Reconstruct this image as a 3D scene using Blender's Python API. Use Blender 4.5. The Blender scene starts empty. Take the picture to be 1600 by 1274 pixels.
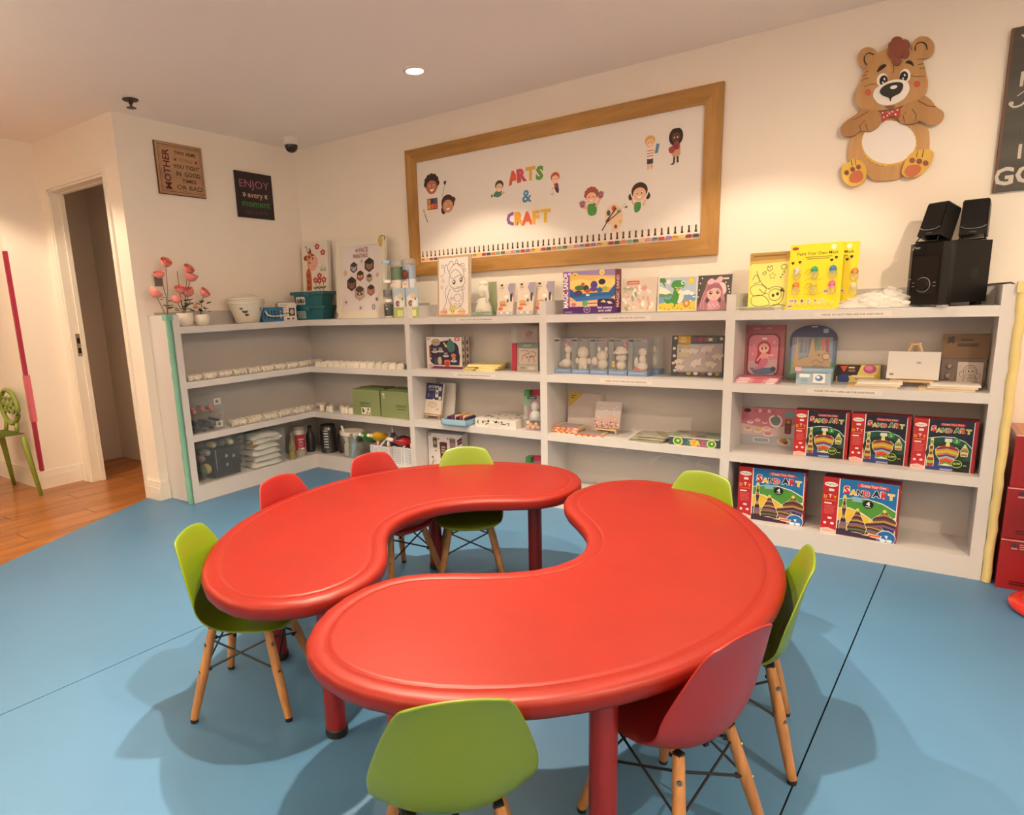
import bpy, bmesh, math, random
from mathutils import Vector, Matrix
random.seed(7)
S = bpy.context.scene
C = S.collection

# ------------------------------------------------------------------ camera
yaw, pit, rol = -0.6233, -0.1936, -0.0373
fwd = Vector((math.sin(yaw)*math.cos(pit), math.cos(yaw)*math.cos(pit), math.sin(pit)))
rt = Vector((math.cos(yaw), -math.sin(yaw), 0)); up = rt.cross(fwd)
r2 = math.cos(rol)*rt + math.sin(rol)*up
u2 = -math.sin(rol)*rt + math.cos(rol)*up
cd = bpy.data.cameras.new('camera'); cam = bpy.data.objects.new('camera', cd); C.objects.link(cam)
cam.matrix_world = Matrix(((r2.x, u2.x, -fwd.x, 3.9735), (r2.y, u2.y, -fwd.y, -3.4729), (r2.z, u2.z, -fwd.z, 1.203), (0, 0, 0, 1)))
cd.sensor_width = 36; cd.sensor_fit = 'HORIZONTAL'
cd.lens = 992.557*36/1600
cd.shift_x = (800-724.15)/1600; cd.shift_y = (668.68-637)/1600
cd.clip_start = 0.02
S.camera = cam

# ------------------------------------------------------------------ world, exposure
W = bpy.data.worlds.new('world'); S.world = W; W.use_nodes = True
W.node_tree.nodes['Background'].inputs[0].default_value = (1.0, 0.86, 0.72, 1)
W.node_tree.nodes['Background'].inputs[1].default_value = 0.05
S.view_settings.view_transform = 'Standard'; S.view_settings.look = 'None'
S.view_settings.exposure = 0.70; S.view_settings.gamma = 1.0; S.view_settings.use_curve_mapping = False
S.cycles.max_bounces = 10; S.cycles.diffuse_bounces = 8; S.cycles.transparent_max_bounces = 12
S.cycles.sample_clamp_indirect = 4.0
S.cycles.use_denoising = True

H = 2.385
# recessed ceiling lamps of the room: x, y, watts, cone degrees
LAMPS = [(1.751, -0.692, 31, 100), (3.30, -0.70, 26, 100), (5.0, -0.70, 14, 100),
         (2.30, -1.75, 190, 104), (-0.42, -2.25, 42, 128), (3.30, -2.35, 155, 104), (5.0, -2.4, 90, 235)]
# unseen uplighters behind the viewer, added to lift the ceiling: x, y, watts
FILL_UPLIGHTS = [(0.2, -4.3, 235), (3.1, -5.3, 235), (5.9, -3.9, 170)]
LAMP_COL = (1.0, 0.79, 0.56)

# ------------------------------------------------------------------ helpers
def lin(h):
    h = h.lstrip('#')
    v = [int(h[i:i+2], 16)/255 for i in (0, 2, 4)]
    return tuple(c/12.92 if c <= .04045 else ((c+.055)/1.055)**2.4 for c in v)

MATS = {}
def mat(name, col, rough=.5, metal=0, var=.06, scale=8., bump=0., bscale=60., coat=0., alpha=1., trans=0., emit=None, spec=None, stretch=None):
    """plain principled material with a little procedural colour variation"""
    if name in MATS: return MATS[name]
    if isinstance(col, str): col = lin(col)
    m = bpy.data.materials.new(name); m.use_nodes = True
    nt = m.node_tree; b = nt.nodes['Principled BSDF']
    b.inputs['Roughness'].default_value = rough; b.inputs['Metallic'].default_value = metal
    b.inputs['Coat Weight'].default_value = coat
    b.inputs['Alpha'].default_value = alpha
    b.inputs['Transmission Weight'].default_value = trans
    if spec is not None: b.inputs['Specular IOR Level'].default_value = spec
    if emit:
        b.inputs['Emission Color'].default_value = (*emit[0], 1); b.inputs['Emission Strength'].default_value = emit[1]
    tc = nt.nodes.new('ShaderNodeTexCoord'); src = tc.outputs['Object']
    if stretch:
        mp = nt.nodes.new('ShaderNodeMapping'); mp.inputs['Scale'].default_value = stretch
        nt.links.new(src, mp.inputs['Vector']); src = mp.outputs['Vector']
    if var:
        n = nt.nodes.new('ShaderNodeTexNoise'); n.inputs['Scale'].default_value = scale; n.inputs['Detail'].default_value = 4
        nt.links.new(src, n.inputs['Vector'])
        mx = nt.nodes.new('ShaderNodeMix'); mx.data_type = 'RGBA'
        mx.inputs['A'].default_value = (*[min(1, c*(1+var)) for c in col], 1)
        mx.inputs['B'].default_value = (*[c*(1-var) for c in col], 1)
        nt.links.new(n.outputs['Fac'], mx.inputs['Factor']); nt.links.new(mx.outputs['Result'], b.inputs['Base Color'])
    else:
        b.inputs['Base Color'].default_value = (*col, 1)
    if bump:
        n2 = nt.nodes.new('ShaderNodeTexNoise'); n2.inputs['Scale'].default_value = bscale; n2.inputs['Detail'].default_value = 3
        nt.links.new(src, n2.inputs['Vector'])
        bp = nt.nodes.new('ShaderNodeBump'); bp.inputs['Strength'].default_value = bump; bp.inputs['Distance'].default_value = .004
        nt.links.new(n2.outputs['Fac'], bp.inputs['Height']); nt.links.new(bp.outputs['Normal'], b.inputs['Normal'])
    MATS[name] = m
    return m

def wood(name, c1, c2, rough=.45, axis='Z', scale=3.0, dist=4.0, coat=0.):
    if name in MATS: return MATS[name]
    m = bpy.data.materials.new(name); m.use_nodes = True; nt = m.node_tree; b = nt.nodes['Principled BSDF']
    b.inputs['Roughness'].default_value = rough; b.inputs['Coat Weight'].default_value = coat
    tc = nt.nodes.new('ShaderNodeTexCoord'); mp = nt.nodes.new('ShaderNodeMapping')
    oi = nt.nodes.new('ShaderNodeObjectInfo')
    st = {'X': (.12, 1, 1), 'Y': (1, .12, 1), 'Z': (1, 1, .12)}[axis]
    mp.inputs['Scale'].default_value = st
    ad = nt.nodes.new('ShaderNodeVectorMath'); ad.operation = 'ADD'
    sc = nt.nodes.new('ShaderNodeVectorMath'); sc.operation = 'SCALE'; sc.inputs['Scale'].default_value = 7.0
    cb = nt.nodes.new('ShaderNodeCombineXYZ')
    for i in range(3): nt.links.new(oi.outputs['Random'], cb.inputs[i])
    nt.links.new(cb.outputs[0], sc.inputs[0]); nt.links.new(tc.outputs['Object'], ad.inputs[0]); nt.links.new(sc.outputs[0], ad.inputs[1])
    nt.links.new(ad.outputs[0], mp.inputs['Vector'])
    n = nt.nodes.new('ShaderNodeTexNoise'); n.inputs['Scale'].default_value = scale*6; n.inputs['Detail'].default_value = 6; n.inputs['Distortion'].default_value = dist*.2
    nt.links.new(mp.outputs[0], n.inputs['Vector'])
    n2 = nt.nodes.new('ShaderNodeTexNoise'); n2.inputs['Scale'].default_value = scale*30; n2.inputs['Detail'].default_value = 2
    nt.links.new(mp.outputs[0], n2.inputs['Vector'])
    ma = nt.nodes.new('ShaderNodeMath'); ma.operation = 'MULTIPLY_ADD'; ma.inputs[1].default_value = .35
    nt.links.new(n2.outputs['Fac'], ma.inputs[0]); nt.links.new(n.outputs['Fac'], ma.inputs[2])
    cr = nt.nodes.new('ShaderNodeValToRGB'); cr.color_ramp.elements[0].position = .45; cr.color_ramp.elements[1].position = .95
    cr.color_ramp.elements[0].color = (*lin(c1), 1); cr.color_ramp.elements[1].color = (*lin(c2), 1)
    nt.links.new(ma.outputs[0], cr.inputs[0]); nt.links.new(cr.outputs[0], b.inputs['Base Color'])
    MATS[name] = m
    return m

def clear(name, tint='#eef4f2', alpha=.22, rough=.12):
    """thin clear plastic: mostly see-through, with a glossy film"""
    if name in MATS: return MATS[name]
    m = bpy.data.materials.new(name); m.use_nodes = True; nt = m.node_tree
    b = nt.nodes['Principled BSDF']; b.inputs['Base Color'].default_value = (*lin(tint), 1); b.inputs['Roughness'].default_value = rough
    b.inputs['Alpha'].default_value = alpha
    n = nt.nodes.new('ShaderNodeTexNoise'); n.inputs['Scale'].default_value = 26
    bp = nt.nodes.new('ShaderNodeBump'); bp.inputs['Strength'].default_value = .25; bp.inputs['Distance'].default_value = .004
    nt.links.new(n.outputs['Fac'], bp.inputs['Height']); nt.links.new(bp.outputs['Normal'], b.inputs['Normal'])
    MATS[name] = m
    return m

def link(name, data, parent=None):
    o = bpy.data.objects.new(name, data); C.objects.link(o)
    if parent: o.parent = parent
    return o
def tag(o, label=None, cat=None, group=None, kind=None):
    if label: o['label'] = label
    if cat: o['category'] = cat
    if group: o['group'] = group
    if kind: o['kind'] = kind
    return o
def empty(name, loc=(0, 0, 0), rz=0., label=None, cat=None, group=None, tilt=0.):
    o = bpy.data.objects.new(name, None); C.objects.link(o); o.empty_display_size = .05
    o.location = loc; o.rotation_euler = (tilt, 0, rz)
    return tag(o, label, cat, group)
def copy_tree(o, parent=None):
    c = o.copy(); C.objects.link(c)
    if parent: c.parent = parent
    for ch in list(o.children): copy_tree(ch, c)
    return c

class B:
    """collects shapes in one bmesh, then links them as one mesh object"""
    def __init__(s): s.bm = bmesh.new()
    def box(s, x0, y0, z0, x1, y1, z1, M=None):
        v = [s.bm.verts.new((x, y, z)) for x in (x0, x1) for y in (y0, y1) for z in (z0, z1)]
        if M is not None:
            for q in v: q.co = M @ q.co
        for f in ((0, 1, 3, 2), (4, 6, 7, 5), (0, 4, 5, 1), (2, 3, 7, 6), (0, 2, 6, 4), (1, 5, 7, 3)): s.bm.faces.new([v[i] for i in f])
        return s
    def tube(s, pts, r, n=8, cap=True, closed=False):
        pts = [Vector(p) for p in pts]; rings = []
        for i, p in enumerate(pts):
            a = pts[(i-1) % len(pts)] if (closed or i) else pts[0]
            b = pts[(i+1) % len(pts)] if (closed or i < len(pts)-1) else pts[-1]
            t = (b-a).normalized()
            ref = Vector((0, 0, 1)) if abs(t.z) < .9 else Vector((1, 0, 0))
            x = t.cross(ref).normalized(); y = x.cross(t)
            rr = r[i] if isinstance(r, (list, tuple)) else r
            rings.append([s.bm.verts.new(p+(x*math.cos(k*2*math.pi/n)+y*math.sin(k*2*math.pi/n))*rr) for k in range(n)])
        m = len(rings)
        for i in range(m if closed else m-1):
            A, D = rings[i], rings[(i+1) % m]
            for k in range(n): s.bm.faces.new((A[k], A[(k+1) % n], D[(k+1) % n], D[k]))
        if cap and not closed:
            s.bm.faces.new(rings[0][::-1]); s.bm.faces.new(rings[-1])
        return s
    def lathe(s, prof, c=(0, 0, 0), n=20, M=None, cap=True, sq=1.0):
        rings = []
        for r, z in prof:
            ring = []
            for k in range(n):
                a = k*2*math.pi/n
                p = Vector((c[0]+r*math.cos(a), c[1]+r*math.sin(a)*sq, c[2]+z))
                ring.append(s.bm.verts.new(M @ p if M is not None else p))
            rings.append(ring)
        for A, D in zip(rings, rings[1:]):
            for k in range(n): s.bm.faces.new((A[k], A[(k+1) % n], D[(k+1) % n], D[k]))
        if cap:
            s.bm.faces.new(rings[0][::-1]); s.bm.faces.new(rings[-1])
        return s
    def prism(s, poly, y0, y1, M=None):
        """poly of (x,z) extruded along y"""
        a = [s.bm.verts.new((x, y0, z)) for x, z in poly]; b = [s.bm.verts.new((x, y1, z)) for x, z in poly]
        if M is not None:
            for q in a+b: q.co = M @ q.co
        n = len(poly)
        s.bm.faces.new(a); s.bm.faces.new(b[::-1])
        for i in range(n): s.bm.faces.new((a[i], b[i], b[(i+1) % n], a[(i+1) % n]))
        return s
    def slab(s, poly, z0, z1):
        a = [s.bm.verts.new((x, y, z0)) for x, y in poly]; b = [s.bm.verts.new((x, y, z1)) for x, y in poly]
        n = len(poly); s.bm.faces.new(a[::-1]); s.bm.faces.new(b)
        for i in range(n): s.bm.faces.new((a[i], a[(i+1) % n], b[(i+1) % n], b[i]))
        return s
    def ball(s, c, r, n=10, M=None):
        r = (r, r, r) if not isinstance(r, (tuple, list)) else r
        m = max(4, n//2+1); top = None
        rings = []
        for i in range(1, m):
            th = math.pi*i/m
            rings.append([s.bm.verts.new((c[0]+r[0]*math.sin(th)*math.cos(k*2*math.pi/n), c[1]+r[1]*math.sin(th)*math.sin(k*2*math.pi/n), c[2]+r[2]*math.cos(th))) for k in range(n)])
        t = s.bm.verts.new((c[0], c[1], c[2]+r[2])); d = s.bm.verts.new((c[0], c[1], c[2]-r[2]))
        if M is not None:
            for q in [t, d]+[v for R in rings for v in R]: q.co = M @ q.co
        for k in range(n):
            s.bm.faces.new((t, rings[0][k], rings[0][(k+1) % n])); s.bm.faces.new((d, rings[-1][(k+1) % n], rings[-1][k]))
        for A, D in zip(rings, rings[1:]):
            for k in range(n): s.bm.faces.new((A[k], D[k], D[(k+1) % n], A[(k+1) % n]))
        return s
    def grid(s, fn, nu, nv, flip=False):
        V = [[s.bm.verts.new(fn(i/nu, j/nv)) for j in range(nv+1)] for i in range(nu+1)]
        for i in range(nu):
            for j in range(nv):
                q = (V[i][j], V[i+1][j], V[i+1][j+1], V[i][j+1]); s.bm.faces.new(q[::-1] if flip else q)
        return s
    def mesh(s, name, m, smooth=False, bevel=0., seg=2):
        bm = s.bm
        if bevel: bmesh.ops.bevel(bm, geom=[e for e in bm.edges if e.is_manifold and e.calc_face_angle(0) > .6], offset=bevel, segments=seg, profile=.6, affect='EDGES', clamp_overlap=True)
        bmesh.ops.recalc_face_normals(bm, faces=bm.faces[:])
        me = bpy.data.meshes.new(name); bm.to_mesh(me); bm.free()
        if m: me.materials.append(m)
        if smooth:
            me.polygons.foreach_set('use_smooth', [True]*len(me.polygons))
            if smooth != 'all': me.set_sharp_from_angle(angle=math.radians(40))
        return me
    def obj(s, name, m, parent=None, smooth=False, bevel=0., seg=2, loc=None):
        o = link(name, s.mesh(name, m, smooth, bevel, seg), parent)
        if loc: o.location = loc
        return o

# ------------------------------------------------------------------ flat print (vector art laid on a surface, one colour per face)
def print_mat(name='printed ink', rough=.42):
    if name in MATS: return MATS[name]
    m = bpy.data.materials.new(name); m.use_nodes = True; nt = m.node_tree; b = nt.nodes['Principled BSDF']
    a = nt.nodes.new('ShaderNodeVertexColor'); a.layer_name = 'Col'
    nt.links.new(a.outputs['Color'], b.inputs['Base Color']); b.inputs['Roughness'].default_value = rough
    MATS[name] = m
    return m
_TX = {}
def text2d(s, bold):
    k = (s, bold)
    if k not in _TX:
        cu = bpy.data.curves.new('t', 'FONT'); cu.body = s; cu.size = 1.; cu.resolution_u = 2; cu.offset = bold
        o = bpy.data.objects.new('t', cu); C.objects.link(o)
        me = bpy.data.meshes.new_from_object(o.evaluated_get(bpy.context.evaluated_depsgraph_get()))
        vs = [(v.co.x, v.co.y) for v in me.vertices]; fs = [tuple(p.vertices) for p in me.polygons]
        bpy.data.objects.remove(o); bpy.data.curves.remove(cu); bpy.data.meshes.remove(me)
        xs = [v[0] for v in vs] or [0]
        _TX[k] = (vs, fs, min(xs), max(xs))
    return _TX[k]
class Art:
    """W x H drawing units (y down) mapped on a w x h metre rectangle; (0,0) is its top left"""
    def __init__(s, w, h, Wd=None, Hd=None):
        s.w, s.h = w, h; s.W = Wd or w; s.H = Hd or h; s.f = []; s.k = 0
    def poly(s, pts, col):
        s.f.append(([(tuple(p)) for p in pts], [tuple(range(len(pts)))], lin(col), s.k)); s.k += 1; return s
    def rect(s, x0, y0, x1, y1, col): return s.poly([(x0, y0), (x1, y0), (x1, y1), (x0, y1)], col)
    def rrect(s, x0, y0, x1, y1, r, col):
        p = []
        for cx, cy, a0 in ((x1-r, y0+r, -90), (x1-r, y1-r, 0), (x0+r, y1-r, 90), (x0+r, y0+r, 180)):
            for i in range(5):
                a = math.radians(a0+i*22.5); p.append((cx+r*math.cos(a), cy+r*math.sin(a)))
        return s.poly(p, col)
    def ell(s, cx, cy, rx, ry, col, rot=0, n=18):
        c, d = math.cos(math.radians(rot)), math.sin(math.radians(rot))
        return s.poly([(cx+rx*math.cos(t)*c-ry*math.sin(t)*d, cy+rx*math.cos(t)*d+ry*math.sin(t)*c) for t in (i*2*math.pi/n for i in range(n))], col)
    def star(s, cx, cy, r, col, n=5, q=.45, rot=0):
        return s.poly([(cx+(r if i % 2 == 0 else r*q)*math.sin(math.pi*i/n+rot), cy-(r if i % 2 == 0 else r*q)*math.cos(math.pi*i/n+rot)) for i in range(2*n)], col)
    def line(s, pts, wd, col, closed=False):
        pts = [Vector(p) for p in pts]; L = []; R = []; n = len(pts)
        for i in range(n):
            a = pts[i-1] if (i or closed) else pts[0]; b = pts[(i+1) % n] if (i < n-1 or closed) else pts[-1]
            t = (b-a)
            t = t.normalized() if t.length > 1e-9 else Vector((1, 0))
            q = Vector((-t.y, t.x))*wd/2; L.append(tuple(pts[i]+q)); R.append(tuple(pts[i]-q))
        f = [(i, i+1, n+i+1, n+i) for i in range(n-1)]
        if closed: f.append((n-1, 0, n, 2*n-1))
        s.f.append((L+R, f, lin(col), s.k)); s.k += 1; return s
    def curve(s, pts, wd, col, closed=False, n=5):
        """smooth line through points (Catmull-Rom)"""
        P = [Vector(p) for p in pts]; out = []; m = len(P)
        for i in range(m if closed else m-1):
            a = P[(i-1) % m] if (closed or i) else P[0]; b = P[i]; c = P[(i+1) % m]; d = P[(i+2) % m] if (closed or i < m-2) else P[-1]
            for k in range(n):
                t = k/n
                out.append(tuple(.5*((2*b)+(c-a)*t+(2*a-5*b+4*c-d)*t*t+(3*b-a-3*c+d)*t**3)))
        if not closed: out.append(tuple(P[-1]))
        return s.line(out, wd, col, closed)
    def blob(s, pts, col, n=5):
        P = [Vector(p) for p in pts]; out = []; m = len(P)
        for i in range(m):
            a, b, c, d = P[(i-1) % m], P[i], P[(i+1) % m], P[(i+2) % m]
            for k in range(n):
                t = k/n; out.append(tuple(.5*((2*b)+(c-a)*t+(2*a-5*b+4*c-d)*t*t+(3*b-a-3*c+d)*t**3)))
        return s.poly(out, col)
    def text(s, t, x, y, size, col, align='c', rot=0, bold=.012, sx=1., fit=None):
        vs, fs, x0, x1 = text2d(t, bold)
        if not vs: return s
        if fit: sx = fit/((x1-x0)*size)
        off = {'l': x0, 'c': (x0+x1)/2, 'r': x1}[align]
        c, d = math.cos(math.radians(rot)), math.sin(math.radians(rot)); o = []
        ar = (s.W/s.w)/(s.H/s.h)
        for vx, vy in vs:
            px, py = (vx-off)*size*sx, -vy*size
            o.append((x+px*c-py*d, y+px*d+py*c))
        s.f.append((o, fs, lin(col), s.k)); s.k += 1; return s
    def build(s, name, parent=None, o=(0, 0, 0), u=(1, 0, 0), v=(0, 0, 1), lift=.0004, step=3e-5, m=None, clip=True):
        """o: position of the rectangle's bottom left; u right, v up"""
        o, u, v = Vector(o), Vector(u).normalized(), Vector(v).normalized(); n = u.cross(v)
        V = []; F = []; K = []
        for pts, fs, col, k in s.f:
            b = len(V)
            for x, y in pts:
                if clip: x = min(max(x, 0), s.W); y = min(max(y, 0), s.H)
                V.append(o+u*(x/s.W*s.w)+v*((1-y/s.H)*s.h)+n*(lift+step*k))
            for f in fs:
                F.append(tuple(b+i for i in f)); K.append(col)
        me = bpy.data.meshes.new(name); me.from_pydata([tuple(p) for p in V], [], F)
        a = me.color_attributes.new('Col', 'FLOAT_COLOR', 'CORNER'); buf = []
        for p, col in zip(me.polygons, K): buf += [*col, 1.]*p.loop_total
        a.data.foreach_set('color', buf)
        me.materials.append(m or print_mat())
        return link(name, me, parent)

# ------------------------------------------------------------------ setting
WALL = mat('cream wall paint', (.84, .775, .69), .7, var=.03, scale=2.2, bump=.05, bscale=140)
CEIL = mat('ceiling paint', (.92, .845, .765), .8, var=.02, scale=2)
TRIM = mat('white gloss trim', (.80, .75, .66), .4, var=.02)
LAM = mat('white laminate', (.60, .575, .565), .38, var=.03, scale=5)
def struct(name, b, m, **k): return tag(b.obj(name, m, **k), kind='structure')
struct('wall_back', B().box(0, 0, -.06, 6.6, .12, H), WALL)
struct('wall_left', B().box(-.12, -1.369, -.06, 0, .0, H), WALL)
w = B(); w.box(-1.085, -1.369, 0, -.96, -1.29, H).box(-.174, -1.369, 0, -.12, -1.29, H).box(-.96, -1.369, 2.063, -.174, -1.29, H)
struct('wall_door', w, WALL)
struct('wall_pillar', B().box(-1.6, -1.645, -.06, -1.085, -1.26, H), WALL)
struct('wall_far_left', B().box(-3.2, -1.645, -.06, -1.6, -1.5, H), WALL)
struct('wall_side_left', B().box(-3.3, -6.3, -.06, -3.2, -1.5, H), WALL)
struct('wall_front', B().box(-3.3, -6.4, -.06, 6.7, -6.3, H), WALL)
struct('wall_right', B().box(6.6, -6.4, -.06, 6.72, .12, H), WALL)
# small room behind the doorway
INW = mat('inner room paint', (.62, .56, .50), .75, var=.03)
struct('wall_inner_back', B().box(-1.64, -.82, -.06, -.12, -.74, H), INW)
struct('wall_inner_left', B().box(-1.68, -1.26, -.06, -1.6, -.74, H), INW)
struct('ceiling', B().box(-3.3, -6.4, H, 6.7, .12, H+.1), CEIL)
# wooden floor of separate planks, running in depth
fl = struct('floor', B().box(-3.3, -6.4, -.06, 6.7, .12, -.012), mat('floor screed', '#3a2a20', .8))
PLK = wood('brown plank', '#7d421a', '#c07c38', .34, 'Y', 1.6, 3.0, coat=.25)
pm = B().box(-.0738, -.607, -.012, .0738, .607, 0).mesh('plank', PLK, bevel=.0015, seg=1)
i = 0
for c in range(15):
    for r in range(-1, 4):
        x = -1.72+.15*c; y = -.4-1.218*r-(c*.437 % 1.218)
        if y-.6 > -.8 or x > .75 + (-1-y)*.2: continue
        o = link('plank', pm, fl); o.location = (x, y, 0)
# blue foam-vinyl mats, three strips, laid over the floor
MAT = mat('blue vinyl mat', (.068, .182, .335), .45, var=.10, scale=3.0, bump=.05, bscale=30)
def seam1(y): return 1.905+.052*y
def seam2(y): return 3.958+.0772*y
g = .0022
edge = [(-.135, -1.393), (-.01, -1.671), (.113, -1.944), (.236, -2.197), (.337, -2.409), (.62, -3.05), (1.0, -4.0), (1.35, -5.2)]
strip = [(seam1(0)-g, -.0), (0.0, 0), (0, -1.393)]+edge+[(seam1(-5.2)-g, -5.2)]
z0, z1 = .0, .006
for poly, lab in (([p for p in strip], 'blue floor mat strip lying along the brown wood floor'),
                  ([(seam1(0)+g, 0), (seam2(0)-g, 0), (seam2(-6.2)-g, -6.2), (seam1(-6.2)+g, -6.2)], 'blue floor mat strip in the middle, under both red tables'),
                  ([(seam2(0)+g, 0), (6.58, 0), (6.58, -6.2), (seam2(-6.2)+g, -6.2)], 'blue floor mat strip beside the red cartons')):
    o = B().slab(poly[::-1], z0+.0005, z1).obj('floor_mat', MAT); tag(o, lab, 'floor mat', 'blue floor mats')
# door trim
d = B(); d.box(-1.02, -1.383, 0, -.95, -1.369, 2.10).box(-.178, -1.383, 0, -.143, -1.369, 2.10).box(-.95, -1.383, 2.063, -.178, -1.369, 2.10)
d.box(-.95, -1.375, 0, -.935, -1.285, 2.063).box(-.193, -1.375, 0, -.178, -1.285, 2.063).box(-.95, -1.375, 2.048, -.178, -1.285, 2.063)
d.box(-.935, -1.315, 0, -.925, -1.285, 2.048).box(-.203, -1.315, 0, -.193, -1.285, 2.048).box(-.935, -1.315, 2.038, -.193, -1.285, 2.048)
dr = struct('door_1', d, TRIM, bevel=.002)
st = B(); st.box(-.936, -1.345, .93, -.931, -1.315, 1.09)
st.obj('strike_plate', mat('brushed steel', (.55, .5, .42), .35, metal=1), dr)
st = B(); st.box(-.9315, -1.34, 1.02, -.930, -1.32, 1.06).box(-.9315, -1.34, .95, -.930, -1.32, .99)
st.obj('latch_hole', mat('dark hole', '#15110e', .8), dr)
# baseboards
def bb(name, x0, y0, x1, y1, dx, dy):
    b = B(); 
    for t, h0, h1 in ((.017, 0, .088), (.013, .088, .105), (.009, .105, .128)):
        b.box(min(x0, x1, x0+dx*t, x1+dx*t), min(y0, y1, y0+dy*t, y1+dy*t), h0, max(x0, x1, x0+dx*t, x1+dx*t), max(y0, y1, y0+dy*t, y1+dy*t), h1)
    struct(name, b, TRIM, bevel=.002)
bb('baseboard_door', -.143, -1.369, .017, -1.369, 0, -1)
bb('baseboard_left', 0, -1.3688, 0, -1.3125, 1, 0)
bb('baseboard_pillar', -1.085, -1.6448, -1.085, -1.387, 1, 0)
bb('baseboard_jamb', -1.085, -1.369, -1.02, -1.369, 0, -1)
bb('baseboard_far_left', -3.2, -1.645, -1.068, -1.645, 0, -1)

# ------------------------------------------------------------------ ceiling lamps (the light is part of each lamp)
RIM = mat('lamp rim', (.75, .68, .58), .35, metal=.2)
GLOW = mat('glowing lamp', (1, .9, .7), .5, var=0, emit=((1., .84, .58), 14.))
for i, (x, y, wt, cone) in enumerate(LAMPS):
    e = empty('ceiling_lamp', (x, y, H), 0, 'round recessed ceiling lamp, lit, above the framed board' if i == 0 else 'round recessed ceiling lamp out of view', 'ceiling lamp', None if i == 0 else 'ceiling lamps outside the picture')
    B().lathe([(.043, -.001), (.047, -.006), (.056, -.005), (.060, -.0005)], n=28, cap=False).obj('lamp_rim', RIM, e, smooth=True)
    B().lathe([(.0001, -.004), (.030, -.004), (.043, -.002)], n=24, cap=False).obj('lamp_disc', GLOW, e, smooth=True)
    L = bpy.data.lights.new('spot', 'SPOT'); L.energy = wt; L.color = LAMP_COL; L.spot_size = math.radians(cone); L.spot_blend = .75 if i in (3, 5) else .28; L.shadow_soft_size = .022
    lo = link('lamp_light', L, e); lo.location = (0, 0, -.015)

MILK = mat('fill bulb glow', (1, .92, .8), .4, var=0, emit=((1., .84, .62), 3.))
for i, (x, y, wt) in enumerate(FILL_UPLIGHTS):  # made-up lamps that only add bounced fill light
    e = empty('fill_uplighter', (x, y, .0065), 0, 'unseen bowl lamp added behind the viewer as fill light', 'floor lamp', 'added fill lamps behind the viewer')
    B().lathe([(.14, 0), (.14, .012), (.03, .02), (.012, .03), (.012, 1.36)], n=24).obj('stand', RIM, e, smooth=True)
    B().lathe([(.02, 1.35), (.12, 1.40), (.16, 1.46), (.155, 1.46), (.11, 1.405), (.015, 1.36)], n=28, cap=False).obj('bowl', RIM, e, smooth=True)
    B().ball((0, 0, 1.41), .03, 12).obj('bulb', MILK, e, smooth='all')
    L = bpy.data.lights.new('fill_uplight', 'SPOT'); L.energy = wt; L.color = LAMP_COL; L.spot_size = math.radians(155); L.spot_blend = .6; L.shadow_soft_size = .05
    lo = link('lamp_light', L, e); lo.location = (0, 0, 1.47); lo.rotation_euler = (math.pi, 0, 0)
# ------------------------------------------------------------------ white shelving
D = .2748                                     # depth from the back wall to the shelf fronts
BACK = mat('shaded white shelf back', (.50, .475, .465), .5, var=.04, scale=3, bump=.03, bscale=20)  # base colour greyed to stand in for shade inside the shelves
TOPZ = 1.198
TH = .0415
def unit(label): return empty('shelving_unit', (0, 0, 0), 0, label, 'shelving', 'white shelving along two walls')
def LP(parent, z, dl, L, xa, name='shelf', th=TH):
    b = B(); b.slab([(.016, -L), (dl, -L), (dl, -D), (xa, -D), (xa, -.016), (.016, -.016)], z-th, z)
    return b.obj(name, LAM, parent, bevel=.0015, seg=1)
DL, LE = .2784, 1.2665
XA0, XA1 = 1.233, 1.272
XB0, XB1 = 2.227, 2.271
XC0, XC1 = 3.224, 3.266
XD0, XD1 = 4.2185, 4.262
u1 = unit('white L-shaped corner shelving holding plaster cutouts and storage boxes')
for z in (1.124, .782, .440): LP(u1, z, DL, LE, XA0)
LP(u1, .112, DL, LE, XA0, 'bottom_shelf', .025)
b = B(); b.box(DL-.02, -LE, .006, DL, -D, .087).box(DL, -D, .006, XA0, -D+.02, .087); b.obj('plinth', LAM, u1)
B().box(.001, -LE-.043, .006, DL, -LE, TOPZ).obj('end_panel', LAM, u1, bevel=.002)
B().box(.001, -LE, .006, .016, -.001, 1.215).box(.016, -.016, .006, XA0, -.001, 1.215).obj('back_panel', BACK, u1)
def bay(label, xl0, xl1, xr, zs, zb, dividers):
    u = unit(label)
    for z in zs: B().box(xl1, -D, z-TH, xr, -.016, z).obj('shelf', LAM, u, bevel=.0015, seg=1)
    B().box(xl1, -D, zb-.025, xr, -.016, zb).obj('bottom_shelf', LAM, u)
    B().box(xl1, -D, .006, xr, -D+.02, zb-.025).obj('plinth', LAM, u)
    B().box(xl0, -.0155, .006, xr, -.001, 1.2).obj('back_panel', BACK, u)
    for a, c in dividers: B().box(a, -D-.0015, .006, c, -.0155, TOPZ).obj('side_panel', LAM, u, bevel=.002)
    return u
u2 = bay('white shelving bay with the tea set box, beside the corner shelving', XA0, XA1, XB0, (1.121, .787, .447), .106, [(XA0, XA1)])
u3 = bay('white shelving bay with the five boxed figurines', XB0, XB1, XC0, (1.121, .787, .447), .106, [(XB0, XB1)])
u4 = bay('white shelving bay with the sand craft boxes, under the black speakers', XC0, XC1, XD0, (1.12, .780, .439), .1005, [(XC0, XC1), (XD0, XD1)])
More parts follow.
